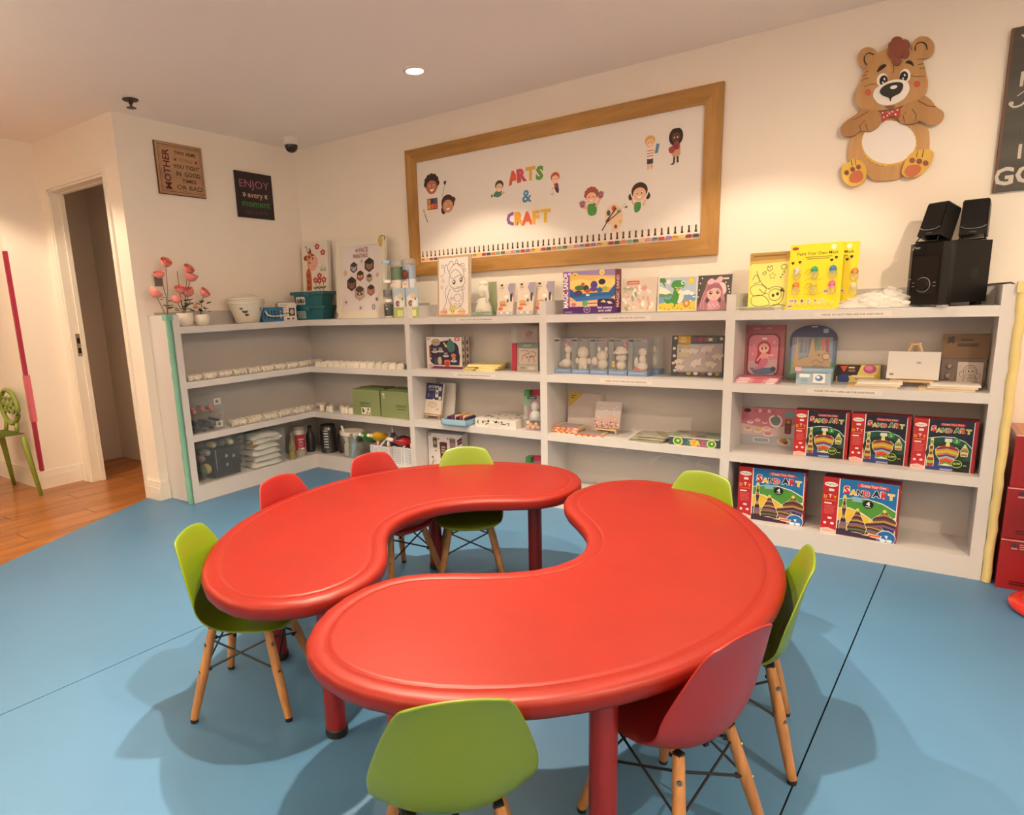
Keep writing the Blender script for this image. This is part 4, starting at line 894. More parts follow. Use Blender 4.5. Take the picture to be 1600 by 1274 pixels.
# ---- right bay: top
def coloring(a):                   # 230 x 320
    a.rect(0, 0, 230, 320, '#e8df5a').rect(0, 0, 230, 44, '#a8843a').poly([(0, 44), (230, 40), (230, 52), (0, 66)], '#c8a858').rect(20, 14, 200, 22, '#7a5a2a').rect(10, 60, 218, 318, '#ebe27a'); K = '#33301c'
    a.curve([(40, 100), (60, 150), (90, 190), (120, 205)], 3, K).curve([(20, 150), (40, 120), (60, 160), (30, 170)], 3, K).curve([(14, 190), (50, 176), (96, 190), (90, 230), (40, 240), (14, 220)], 3, K, True).curve([(20, 250), (60, 236), (100, 250), (120, 290), (60, 300), (24, 286)], 3, K, True).ell(150, 236, 36, 34, K).ell(150, 236, 33, 31, '#ebe27a').ell(140, 240, 8, 9, K).ell(164, 232, 8, 9, K).curve([(110, 205), (150, 190), (190, 205), (196, 240), (180, 280), (140, 300)], 3, K).curve([(120, 300), (170, 290), (210, 300)], 3, K).curve([(60, 200), (80, 220), (110, 230)], 3, K).star(130, 130, 22, K).star(130, 130, 18, '#ebe27a').ell(190, 84, 16, 15, K).ell(190, 84, 13, 12, '#ebe27a')
    a.curve([(110, 84), (122, 72), (128, 90), (112, 104), (98, 90), (104, 76)], 3, K, True).curve([(80, 110), (90, 104), (94, 116), (82, 122), (74, 114)], 3, K, True)
    for k in range(3): a.ell(176+k*8, 140-k*14, 4, 4, K)
    for k in range(5): a.poly([(176+k*7, 210+k*3), (190+k*6, 196+k*8), (184+k*5, 222)], K)
carton('coloring_sheet_pack', 'pale yellow colouring sheet pack with line drawings', 'craft pack', 3.385, -.175, Y1, .178, .012, .262, '#d9cf58', (coloring, (230, 320)), tilt=-.04)
for k in range(2):
    e = empty('painting_mask_card', (3.575+.055*k, -.222+.035*k, Y1), -.05+.02*k, ('yellow paint-your-own mask card with egg-shaped paints', 'second yellow mask card, half hidden behind the first')[k], 'craft pack', 'yellow mask cards', -.06)
    B().box(-.105, 0, 0, .105, .004, .284).obj('backing_card', card('#e8cf1a'), e)
    a = Art(.21, .284, 300, 370); Yl = '#efd81c'
    a.rect(0, 0, 300, 370, Yl).ell(30, 22, 20, 9, '#a83a2a').text('Paint Your Own Mask', 158, 62, 24, '#2f2a18', fit=230, bold=.012).rect(90, 72, 240, 77, '#8a7a2a').rect(100, 82, 225, 87, '#8a7a2a').ell(245, 24, 14, 14, '#f4efd8')
    for x, y in ((20, 110), (60, 106), (238, 104), (262, 90)): a.text('♥', x, y, 16, '#3a2a20').ell(x, y-4, 4, 4, '#3a2a20')
    for p in ((90, 150), (92, 230)): a.curve([(p[0], p[1]+20), (p[0]+20, p[1]-6), (p[0]+40, p[1]+4), (p[0]+18, p[1]+24)], 2, '#7a6a1a')
    a.curve([(100, 210), (120, 195), (170, 205), (200, 195)], 3, '#c8a81a').curve([(95, 280), (150, 290), (210, 270)], 3, '#c8a81a')
    for x, y in ((26, 320), (220, 270), (16, 352)): a.ell(x, y, 16, 13, '#d8c8c0').ell(x-5, y, 4, 4, '#2a2020').ell(x+6, y, 4, 4, '#2a2020')
    for q, c in enumerate(('#a88a9a', '#6a5a7a', '#8ab0c0', '#b8905a', '#c8c87a')): a.ell(50+q*38, 322, 11, 13, '#e8e0b8').ell(50+q*38, 322, 8, 9, c)
    a.build('card_print', e, (-.105, 0, 0))
    eggs = (('#c8c4b0', 48, 150), ('#2f9a6a', 148, 150), ('#3a7ab0', 250, 150), ('#c87a3a', 48, 235), ('#c9b83a', 148, 235), ('#d85a98', 250, 235)) if k == 0 else (('#c8843a', 285, 170), ('#d8cfa0', 285, 250))
    for c, px, py in eggs:
        p = (-.105+.21*px/300, -.006, .284*(1-py/370))
        g_ = B().ball(p, (.0145, .012, .0185), 14).obj('paint_egg', mat('egg '+c, c, .25, coat=.5, var=.02), e, smooth='all')
        B().ball((p[0], p[1]-.002, p[2]-.02), (.017, .012, .022), 12).obj('egg_cup', clear('egg blister', '#f0e8a0', .35), g_, smooth='all')
    b = B()
    for q in range(7): b.ball((-.08+.0258*q, -.003, .022), (.012, .007, .012), 8)
    b.obj('blister_edge', clear('egg blister', '#f0e8a0', .35), e, smooth='all')
for k in range(2):
    e = empty('flat_sealed_pack', (3.358-.004*k, -.262, Y1+.009*k), .01-.02*k, ('lower', 'upper')[k]+' flat sealed pack lying before the yellow colouring pack', 'craft pack', 'flat sealed packs')
    B().box(-.098+.01*k, 0, 0, .098, .07, .007).obj('pack', card(('#cfc8b0', '#c8d0c0')[k]), e, bevel=.002)
    a = Art(.18, .007, 180, 7); a.rect(10, 2, 160, 5, ('#7a6a4a', '#5f8a78')[k]); a.build('edge_print', e, (-.09, 0, 0))
# crumpled clear bag with white goods
random.seed(5)
pb = empty('crumpled_plastic_bag', (3.815, -.215, Y1), 0, 'crumpled clear plastic bag of white goods between the yellow cards and the speaker', 'bag')
def bagfn(u, v, s=1.0, k=0):
    a_ = u*2*math.pi; r = (.98+.20*math.sin(5*a_+v*9+k)+.12*math.sin(11*a_-v*14+k*2))*s
    h = math.sin(math.pi*min(1, v*1.0)/2)
    x = (.155*math.cos(a_))*r*(1-v*.80); y = (.046*math.sin(a_))*r*(1-v*.7)
    z = .075*s*h*(1+.12*math.sin(3*a_+1)+.45*(math.cos(a_)*.5+.1)*(v))+.0015
    return (x, y, max(.001, z*.85))
B().grid(lambda u, v: bagfn(u, v, .86, 2), 40, 8).obj('white_goods', mat('white goods', (.72, .69, .64), .7, var=.12, scale=30, bump=.5, bscale=40), pb, smooth='all')
B().grid(lambda u, v: bagfn(u, v, 1.0, 0), 64, 12).obj('plastic_film', clear('crinkled film', '#f2efe6', .34, .1), pb, smooth='all')
a = Art(.03, .02, 30, 20); a.line([(4, 14), (10, 6), (16, 14), (22, 6)], 2, '#6a6460'); a.build('printed_mark', pb, (-.11, -.0535, .024), (1, 0, 0), (0, .5, 1))
# multimedia speakers
SPK = mat('black speaker plastic', (.006, .005, .005), .36, var=0, spec=.25); SPB = mat('black speaker wood', (.006, .005, .005), .55, var=.05, spec=.2); GLS = mat('glossy grille', (.006, .005, .005), .14, var=0, spec=.4)
SIL = mat('silver line', (.62, .60, .56), .3, metal=.8, var=0)
sb = empty('subwoofer', (4.049, -.158, Y1), -.62, 'black subwoofer box with a round silver-edged knob', 'speaker')
# local: front at y=-.115, front width .15, deep .23
b = B(); b.box(-.082, -.09, .014, .082, .115, .254); b.obj('cabinet', SPB, sb, bevel=.003)
fp = [(-.082, -.09), (-.082, -.112), (-.060, -.128), (0, -.134), (.060, -.128), (.082, -.112), (.082, -.09)]
b = B(); b.slab(fp[::-1], .008, .250); b.obj('front_panel', SPK, sb, bevel=.004)
b = B(); b.slab([(-.052, -.12), (-.052, -.1315), (0, -.1362), (.052, -.1315), (.052, -.12)][::-1], .052, .20); b.obj('glossy_plate', GLS, sb, bevel=.003)
kn = B().lathe([(.026, 0), (.026, .010), (.023, .014), (.0005, .0145)], n=28, M=Matrix.Translation((0, -.134, .088)) @ Matrix.Rotation(math.pi/2, 4, 'X')).obj('knob', GLS, sb, smooth=True)
B().tube([(.0285*math.cos(t), -.1375, .088+.0285*math.sin(t)) for t in [k*2*math.pi/28 for k in range(28)]], .0014, 5, closed=True).obj('knob_ring', SIL, kn)
b = B()
for s in (-1, 1):
    for dz in (-.006, .008): b.box(s*.042-.005, -.1345, .088+dz-.001, s*.042+.005, -.13, .088+dz+.001)
b.box(-.082, -.1135, .110, -.055, -.1315, .112); b.obj('marks', SIL, sb)
a = Art(.05, .02, 50, 20); a.curve([(4, 10), (10, 15), (14, 4), (20, 4)], 2.2, '#c8c4bc').rect(18, 7, 44, 10, '#b8b4ac').rect(26, 12, 40, 13.5, '#8a8680'); a.build('logo', sb, (-.068, -.1268, .222), (1, -.2, 0))
B().lathe([(.024, 0), (.020, .004), (.018, .03)], n=20, M=Matrix.Translation((.0825, .03, .125)) @ Matrix.Rotation(-math.pi/2, 4, 'Y')).obj('bass_port', mat('port hole', (.002, .002, .002), .7, var=0), sb, smooth=True)
for x, y in ((-.06, -.10), (.06, -.10), (-.06, .09), (.06, .09)): B().box(x-.014, y-.014, 0, x+.014, y+.014, .0145).obj('foot', mat('white foam foot', (.7, .66, .6), .7) if y < 0 else BLK, sb, bevel=.002)
def satellite(x, y, z, rz, lean, label):
    e = empty('satellite_speaker', (x, y, z), rz, label, 'speaker', 'satellite speakers on the subwoofer')
    prof = [(-.045, .02), (.045, .02), (.043, .15), (.038, .157), (-.038, .157), (-.043, .15)]
    Mx = Matrix.Rotation(-lean, 4, 'X')
    B().prism(prof, -.03, .045, Mx).obj('housing', SPK, e, bevel=.006)
    gp = [(-.039, .052), (-.024, .044), (0, .041), (.024, .044), (.039, .052), (.038, .146), (-.038, .146)]
    B().prism(gp, -.0345, -.028, Mx).obj('grille', GLS, e, bevel=.002)
    B().tube([Mx @ Vector(p) for p in [(-.041, -.0345, .052), (-.025, -.0355, .0435), (0, -.036, .0405), (.025, -.0355, .0435), (.041, -.0345, .052)]], .0012, 5).obj('silver_line', SIL, e)
    a = Art(.03, .006, 30, 6); a.rect(4, 2, 26, 4, '#6a6864'); o = a.build('logo', e, (-.015, -.0303, .027)); o.matrix_local = Mx
    b = B(); s_ = [Mx @ Vector((sx*.036, -.02, .024)) for sx in (-1, 1)]
    for sx, p in zip((-1, 1), s_): b.tube([p, (sx*.042, -.028, .004), (sx*.038, .045, .004), Mx @ Vector((sx*.034, .04, .03))], .004, 6)
    b.tube([(-.042, -.028, .004), (.042, -.028, .004)], .004, 6); b.obj('stand', SPK, e)
satellite(3.983, -.18, Y1+.2545, -.62, .34, 'black tilted satellite speaker on the subwoofer, over its knob')
satellite(4.118, -.12, Y1+.2545, -.12, .16, 'black upright satellite speaker on the subwoofer, with a glare on its grille')
# ---- middle bay with the figurines
def figbox(k, x, label):
    e = empty('boxed_figurine', (x, -.186-.004*k, Z2), -.02, label, 'boxed toy', 'boxed plaster figurines')
    w, d, h = .108, .085, .200
    b = B(); b.box(-w/2+.001, 0, 0, w/2-.001, d, .026); b.obj('blue_base', card('#6f86a8'), e)
    b = B(); b.box(-w/2+.001, d-.003, .026, w/2-.001, d, h); b.obj('back_card', card('#7a787c'), e)
    b = B(); b.box(-w/2+.001, 0, .026, w/2-.001, d-.003, h); b.obj('clear_front', clear('box window', '#dfe4e6', .20, .1), e)
    PL = mat('plaster figurine', (.60, .53, .45), .8, var=.05)
    f = B(); cy = .04
    if k == 0: f.ball((.005, cy, .055), (.035, .028, .026), 12).ball((.015, cy, .09), (.014, .013, .035), 10).ball((.018, cy, .135), (.022, .02, .024), 12).ball((-.028, cy, .048), (.016, .016, .014), 8)
    if k == 1: f.ball((0, cy, .062), (.030, .026, .034), 12).ball((0, cy, .118), (.034, .03, .034), 12).ball((-.036, cy, .072), (.014, .012, .018), 8).ball((.036, cy, .07), (.014, .012, .018), 8).ball((-.012, cy-.008, .036), (.012, .014, .016), 8).ball((.014, cy-.008, .036), (.012, .014, .016), 8)
    if k == 2: f.ball((.008, cy, .056), (.030, .026, .03), 12).ball((.005, cy, .102), (.032, .028, .030), 12).ball((-.016, cy, .138), (.010, .008, .014), 8).ball((.026, cy, .138), (.010, .008, .014), 8).ball((-.040, cy, .07), (.020, .01, .026), 10)
    if k == 3: f.ball((.004, cy, .052), (.026, .024, .028), 12).ball((.004, cy, .094), (.030, .026, .026), 12).lathe([(.040, .115), (.044, .122), (.030, .136), (.026, .150), (.005, .156)], (.004, cy, 0), 16)
    if k == 4: f.ball((.010, cy, .048), (.030, .026, .026), 12).ball((.012, cy, .086), (.018, .016, .03), 10).ball((.012, cy, .125), (.022, .02, .022), 12).ball((-.022, cy, .07), (.012, .01, .03), 8)
    f.obj('figurine', PL, e, smooth='all')
    if k in (0, 3): 
        b = B(); b.ball((.012 if k == 0 else .03, cy-.01, .162), (.014, .01, .012), 8); b.obj('pink_bow', card('#c06a80'), e, smooth='all')
    if k == 3: B().ball((-.038, cy-.01, .066), (.010, .008, .012), 8).ball((-.038, cy-.012, .05), (.012, .008, .01), 8).obj('paint_pot', card('#c89a3a'), e, smooth='all')
    if k == 4: B().box(-.03, .01, .03, .036, .03, .036).ball((-.01, .02, .038), (.016, .012, .008), 8).obj('red_tray', card('#a84030'), e)
    a = Art(w, h, 108, 200); a.rect(6, 8, 34, 16, '#2f2c30').rect(44, 10, 70, 14, '#4a474a').rect(80, 8, 100, 18, '#b07a80').rect(8, 182, 90, 186, '#9fb2c8'); a.build('front_print', e, (-w/2, 0, 0))
    return e
FL = ['left end figurine box, holding a curled plaster figure with a pink bow', 'second figurine box from the left, holding a standing plaster child', 'middle figurine box, holding a plaster cat with a round tail', 'fourth figurine box, holding a plaster figure in a brimmed hat with a yellow pot', 'right end figurine box, holding a plaster figure on a red tray']
for k in range(5): figbox(k, 2.325+.1115*k, FL[k])
e = empty('boxed_figurine', (2.80, -.108, Z2), 0, 'grey figurine box standing behind the right end one', 'boxed toy', 'boxed plaster figurines')
B().box(-.052, 0, .026, .052, .08, .2).obj('clear_front', clear('box window', '#dfe4e6', .20, .1), e); B().box(-.053, -.001, 0, .053, .081, .026).obj('blue_base', card('#6f86a8'), e); B().ball((0, .04, .07), (.03, .026, .04), 10).ball((0, .04, .13), (.026, .024, .026), 10).obj('figurine', MATS['plaster figurine'], e, smooth='all')
def dinokit(a):                    # 280 x 220
    a.rect(0, 0, 280, 220, '#3a3f42').rect(30, 50, 272, 190, '#a08a8c').poly([(100, 46), (272, 42), (272, 56), (100, 60)], '#8a8a98')
    for k, c in enumerate(('#5a3a5a', '#8a2a4a', '#7a4a4a', '#4a5a52')): a.ell(120+k*34, 22, 16, 12, c)
    for x, y in ((20, 14), (14, 70), (16, 110), (12, 150), (22, 190), (262, 18)): a.ell(x, y, 9, 8, '#c8b8b0')
    a.rect(34, 2, 102, 120, '#b08a2e').ell(62, 22, 18, 12, '#c8b890').text('DINO', 62, 27, 13, '#3a3020', bold=.01).text('Dinosaur', 66, 52, 19, '#3a2c14', fit=58, bold=.02).text('KIT', 50, 68, 16, '#3a2c14', bold=.02).rect(34, 74, 102, 92, '#d8c8b0').ell(46, 83, 8, 8, '#2a2420').text('17', 70, 90, 16, '#2a2420', bold=.02).rect(40, 98, 92, 102, '#d8c080').rect(40, 108, 96, 112, '#d8c080')
    for k in range(6): a.ell(60+k*38, 204, 12, 9, ('#6a3a5a', '#a8a03a', '#c8c0b8', '#7a4a3a', '#d8d0c8', '#b8902a')[k])
    a.rect(196, 14, 216, 30, '#c8c0b0')
e = carton('dinosaur_kit', 'dark boxed kit of plaster dinosaurs with a yellow label, beside the figurines', 'craft box', 3.052, -.115, Z2, .262, .05, .210, '#2f3336', (dinokit, (280, 220)), rz=.02, tilt=-.06)
b = B()
for x, z, s_, t in ((-.02, .125, 1.0, 0), (.05, .135, 1.2, .3), (.10, .10, 1.0, 0), (-.09, .072, .9, .1), (.0, .065, 1.2, .5), (.07, .060, 1.1, -.2), (-.085, .042, .9, 0)):
    c_, d_ = math.cos(t), math.sin(t)
    pts = [(-.028, 0), (-.022, .012), (-.008, .019), (.008, .018), (.018, .012), (.026, .016), (.030, .008), (.020, -.002), (.014, -.013), (.008, -.012), (.004, -.005), (-.008, -.006), (-.010, -.013), (-.016, -.012), (-.018, -.003)]
    b.prism([(x+s_*(px*c_-pz*d_), z+s_*(px*d_+pz*c_)) for px, pz in pts], -.009, -.0015)
b.obj('plaster_dinosaurs', mat('plaster dinosaurs', (.60, .50, .44), .8, var=.04), e, bevel=.001)
B().box(-.10, -.012, .022, .125, -.0012, .165).obj('window_film', clear('box window', '#dfe4e6', .20, .1), e)

# ---- middle bay, third shelf
def yellowcorner(a): a.rect(0, 0, 240, 260, '#b5aaa8').poly([(0, 0), (110, 0), (0, 110)], '#b8a03a').rect(12, 18, 50, 24, '#3a3018').rect(12, 34, 40, 40, '#3a3018').line([(0, 150), (240, 150)], 1.5, '#a89d9a').rect(180, 176, 200, 180, '#d8d0cc').line([(112, 0), (0, 112)], 2, '#c8b85a')
carton('canvas_pack', 'large blank canvas pack with a yellow corner, leaning in the figurine bay', 'canvas', 2.400, -.075, Z3, .210, .015, .212, CANV, (yellowcorner, (240, 260)), rz=-.06, tilt=-.14, body='canvas')
carton('canvas_pack', 'second blank canvas pack behind the yellow-cornered one', 'canvas', 2.405, -.050, Z3, .205, .012, .208, CANV, None, rz=-.06, tilt=-.12, body='canvas')
def glit(a):
    a.rect(0, 0, 200, 200, '#b0a6a6').poly([(0, 120), (60, 130), (110, 105), (200, 110), (200, 200), (0, 200)], '#b89a94')
    random.seed(3)
    for k in range(60): a.ell(random.uniform(4, 196), random.uniform(150, 196), 5, 4, random.choice(['#5a4040', '#8a5a4a', '#d8d0cc', '#a06a5a', '#3a3030']))
    for k in range(10): a.ell(random.uniform(30, 180), random.uniform(20, 130), 4, 3, '#ece6e2')
    a.curve([(20, 30), (60, 44), (40, 60)], 1.5, '#9a8f8f')
easel(2.575, -.115, Z3, .150, .150, -.02, 'small easel with a wrapped canvas and beads at its foot', .165, (glit, (200, 200)))
RW = ['#c85a4a', '#d9a070', '#c87a58']
for k, (x, y, z, rz, lab) in enumerate(((2.37, -.235, 0, -.03, 'bottom red and cream paint pack by the shelving divider'), (2.36, -.240, .0125, .02, 'middle red and cream paint pack by the shelving divider'), (2.365, -.232, .025, -.01, 'top red and cream paint pack by the shelving divider'), (2.515, -.262, 0, .10, 'single red and cream paint pack before the small beaded canvas'))):
    e = empty('red_paint_pack', (x, y, Z3+z), rz, lab, 'craft pack', 'red and cream paint packs')
    w_ = .078
    B().box(-w_, 0, 0, w_, .13, .0118).obj('pack', card('#d5b896'), e, bevel=.0015)
    a = Art(2*w_, .0118, 160, 12); a.rect(0, 0, 160, 3, '#b83a30').rect(100, 1, 150, 11, '#d8c0b0').rect(104, 3, 130, 9, '#b03048')
    for q in range(5): a.ell(12+q*18, 7, 7, 4, ('#c8703a', '#e2cf9a', '#b85a3a', '#d8b06a', '#8a4a2a')[q])
    a.build('edge_print', e, (-w_, 0, 0))
    a = Art(2*w_, .13, 160, 130); a.rect(0, 0, 160, 130, '#c8b8a8').rect(10, 14, 150, 120, '#8f857f').rect(0, 122, 160, 130, '#b83a30'); a.build('top_print', e, (-w_, 0, .0118), (1, 0, 0), (0, 1, 0))
random.seed(11)
for k in range(3):
    e = empty('bagged_sheet_pack', (2.845+.012*(k-1), -.255+.006*k, Z3+.0105*k), .05*(k-1), ('bottom', 'middle', 'top')[k]+' clear bagged sheet pack of the pile beside the lettered box', 'craft pack', 'clear bagged sheet packs')
    B().box(-.085, .004, .0005, .085, .16, .008).obj('sheets', card(('#7f8468', '#a8a890', '#8f8a70')[k]), e, bevel=.002)
    B().grid(lambda u, v: (-.10+.2*u, -.010+.19*v, .0085+.0012*math.sin(9*u+5*v+k)), 14, 10).obj('plastic_bag', clear('crinkled film', '#f2efe6', .34, .1), e, smooth='all')
def lettered_edge(a):
    a.rect(0, 0, 260, 42, '#4a5a62').rect(0, 0, 260, 4, '#d8d0c0'); cs = ('#3a4a5a', '#b8403a', '#3a7a5a', '#c8a83a', '#7a5a8a', '#5a7a9a')
    for k in range(7): a.ell(20+k*38, 26, 22, 20, cs[k % 6])
    a.ell(48, 22, 26, 22, '#c8cf7a').ell(48, 22, 20, 17, '#3f8a2f').ell(50, 20, 7, 6, '#d8e0a0').ell(222, 24, 24, 20, '#c8cf7a').ell(222, 24, 18, 15, '#3f8a2f').ell(224, 22, 6, 5, '#d8e0a0')
    for t, x, c in (('Z', 86, '#3a4a7a'), ('T', 118, '#d8a0a8'), ('A', 152, '#e0c04a'), ('C', 184, '#c85a3a')): a.text(t, x, 36, 34, c, bold=.05)
e = carton('lettered_box', 'flat colourful box with letters on its edge, right of the bagged sheets', 'craft box', 3.085, -.245, Z3, .250, .165, .044, '#6a7a78', (lettered_edge, (260, 42)))
a = Art(.25, .165, 250, 165); a.rect(0, 0, 250, 165, '#8a8c80')
for x, y, r, c in ((40, 40, 26, '#4a5a5a'), (110, 60, 30, '#a86a60'), (180, 40, 28, '#5a7a5a'), (70, 120, 26, '#b8a86a'), (150, 120, 30, '#4a4a5a'), (220, 110, 24, '#8a9a9a')): a.ell(x, y, r, r*.8, c)
a.build('top_print', e, (-.125, 0, .044), (1, 0, 0), (0, 1, 0))
# pale wipe marks on the back panel under the bottom shelf
a = Art(.8, .25, 800, 250); SM = '#cbc7c4'
for pts in ([(60, 60), (160, 90), (260, 60), (300, 90)], [(120, 30), (150, 60)], [(420, 120), (520, 80), (620, 100)], [(430, 140), (470, 100)], [(600, 60), (640, 110)], [(680, 110), (760, 130)], [(700, 90), (690, 130)]): a.curve(pts, 7, SM)
o = a.build('wipe_marks', u3, (2.36, -.0158, .16)); 

# ---- middle bay, top
def magic(a):                      # 330 x 270
    a.rect(0, 0, 330, 270, '#8f7aa8').poly([(44, 20), (330, 40), (330, 190), (44, 200)], '#d8b06a').poly([(44, 60), (120, 50), (180, 66), (250, 48), (330, 62), (330, 110), (44, 110)], '#e8c878').poly([(44, 110), (100, 140), (290, 140), (330, 90), (330, 160), (300, 178), (80, 184), (44, 160)], '#1f5a9a').poly([(60, 120), (300, 112), (290, 134), (90, 146)], '#d8a838')
    for x, y, rx, ry, c in ((110, 106, 34, 16, '#3f6a3a'), (100, 140, 26, 18, '#4a2f6a'), (150, 110, 18, 20, '#2f2a4a'), (160, 128, 18, 12, '#a8562a'), (200, 92, 22, 26, '#4a3a80'), (196, 118, 24, 14, '#5a3a80'), (250, 74, 22, 18, '#1f1f3a'), (236, 124, 20, 16, '#2f5a9a'), (268, 116, 18, 14, '#9ab03a'), (130, 84, 12, 10, '#c84a3a')): a.ell(x, y, rx, ry, c)
    a.poly([(60, 168), (300, 160), (310, 178), (90, 194)], '#2a70b0').rrect(40, 192, 330, 232, 6, '#e0b89a').ell(70, 212, 16, 12, '#b86a8a').rrect(126, 188, 160, 222, 6, '#5aa86a').rect(160, 204, 220, 210, '#6a3a2a').rrect(222, 180, 330, 240, 16, '#3a1a5a').poly([(240, 200), (262, 186), (276, 204)], '#e8d05a').poly([(280, 198), (300, 196), (316, 212), (290, 212)], '#e8d8b8')
    a.rect(0, 226, 330, 270, '#4a1f6a').ell(156, 246, 22, 20, '#c8b8d0').ell(156, 246, 19, 17, '#4a1f6a').text('3D', 156, 250, 15, '#c8b8d0', bold=.02).text('feel creamy', 268, 240, 19, '#ece0e8', fit=92, bold=.02).text('and soft!', 268, 260, 19, '#ece0e8', fit=80, bold=.02).rect(10, 258, 60, 262, '#b8a0c8')
    a.rect(0, 0, 44, 226, '#8a4a9a').text('MAGIC SAND', 33, 130, 46, '#2a1430', rot=-90, fit=204, bold=.08).text('MAGIC SAND', 33, 130, 46, '#f0e8e8', rot=-90, fit=204, bold=.03).ell(80, 26, 20, 17, '#e2c03a').text('XL', 80, 32, 18, '#6a4a1a', bold=.02).ell(250, 16, 17, 17, '#e2c86a').text('3+', 250, 22, 15, '#6a4a1a', bold=.02).ell(16, 20, 12, 10, '#d8d0e0').rect(34, 8, 52, 22, '#d8c8e0').rect(150, 148, 172, 160, '#d8d0d8')
def magside(a): a.rect(0, 0, 60, 270, '#6a1f30').text('MAGIC SAND', 40, 135, 40, '#e0c8c8', rot=-90, fit=200, bold=.02).rect(0, 240, 60, 270, '#4a1f6a')
carton('magic_sand_box', 'purple and yellow play sand box on the top shelf', 'toy box', 2.502, -.226, Z1, .310, .072, .226, '#5f2a6a', (magic, (330, 270)), (magside, (60, 270)), rz=-.06)
def stickers(a):
    a.rect(0, 0, 200, 190, '#c9bcae'); random.seed(8)
    for k in range(42): a.ell(random.uniform(15, 185), random.uniform(40, 175), random.uniform(7, 18), random.uniform(5, 11), random.choice(['#e6ddd2', '#ddd2c6', '#c8a09a', '#b8b09a', '#d8b0a0', '#8f9a80', '#e9e2da']), random.uniform(0, 90))
    a.rrect(28, 16, 100, 36, 4, '#b8543a').rect(34, 24, 94, 30, '#d8b0a0').ell(130, 56, 16, 14, '#c88a9a').ell(50, 60, 20, 9, '#9aa88a').curve([(20, 80), (40, 130), (60, 150)], 3, '#e8e2dc').curve([(150, 110), (160, 150), (150, 180)], 8, '#c89080')
carton('sticker_pack', 'cream sealed pack of small stickers beside the play sand box', 'craft pack', 2.770, -.205, Z1, .185, .012, .176, '#c9bcae', (stickers, (200, 190)), tilt=-.12)
def dino(a):                       # 200 x 180
    a.rect(0, 0, 200, 180, '#d8d4c8').rect(5, 5, 195, 175, '#a9bccb').rect(5, 96, 195, 150, '#6a9ac0').poly([(5, 90), (50, 78), (80, 96), (60, 104), (5, 104)], '#5a8a52').poly([(5, 48), (40, 60), (70, 84), (40, 92), (5, 84)], '#e6e4da').poly([(5, 140), (60, 128), (110, 138), (195, 128), (195, 175), (5, 175)], '#d8c04a')
    a.poly([(5, 5), (30, 5), (44, 30), (30, 26), (38, 60), (20, 30), (5, 24)], '#4a7a3a').ell(52, 26, 12, 12, '#e6e2d8').star(168, 24, 22, '#e0b83a', 10, .6).ell(168, 24, 12, 11, '#e8c84a')
    for x, y, r in ((130, 88, 14), (150, 84, 16), (174, 90, 12), (116, 92, 10)): a.ell(x, y, r, r*.8, '#e8e6e0')
    a.blob([(70, 36), (82, 22), (110, 20), (136, 34), (132, 58), (112, 66), (118, 100), (112, 136), (92, 144), (74, 136), (50, 140), (34, 122), (30, 106), (44, 118), (64, 116), (74, 100), (82, 66), (68, 52)], '#3f8a3a').blob([(100, 70), (124, 76), (134, 110), (120, 138), (104, 134), (110, 104)], '#dfe0c8').ell(126, 34, 9, 10, '#e2e4d2').ell(128, 34, 4, 5, '#1f2a1a').curve([(84, 54), (104, 60), (128, 56)], 2, '#e8e8d8').line([(112, 92), (100, 100)], 6, '#2f7a30').line([(92, 140), (88, 156)], 8, '#3f8a3a').ell(150, 140, 18, 20, '#b8803a').ell(150, 140, 8, 9, '#e8c8a0').blob([(100, 62), (112, 76), (92, 74)], '#c8a85a')
    for k in range(9): a.ell(16+k*22, 160+(k % 3)*5, 4, 3, '#8a7a2a')
    a.ell(170, 128, 6, 3, '#e8e8e0').ell(186, 108, 7, 3, '#e8e8e0')
e = carton('dinosaur_canvas', 'wrapped canvas of a green dinosaur on a beach', 'canvas', 2.968, -.205, Z1, .193, .016, .172, CANV, (dino, (200, 180)), tilt=-.10, body='canvas')
b = B(); b.grid(lambda u, v: (-.097+.197*u, .004+.002*math.sin(12*u)-.004*v, .172+(.026+.014*math.sin(3.1*u+.3))*v), 16, 3); b.obj('bag_flap', clear('crinkled film', '#f2efe6', .34, .1), e, smooth='all')
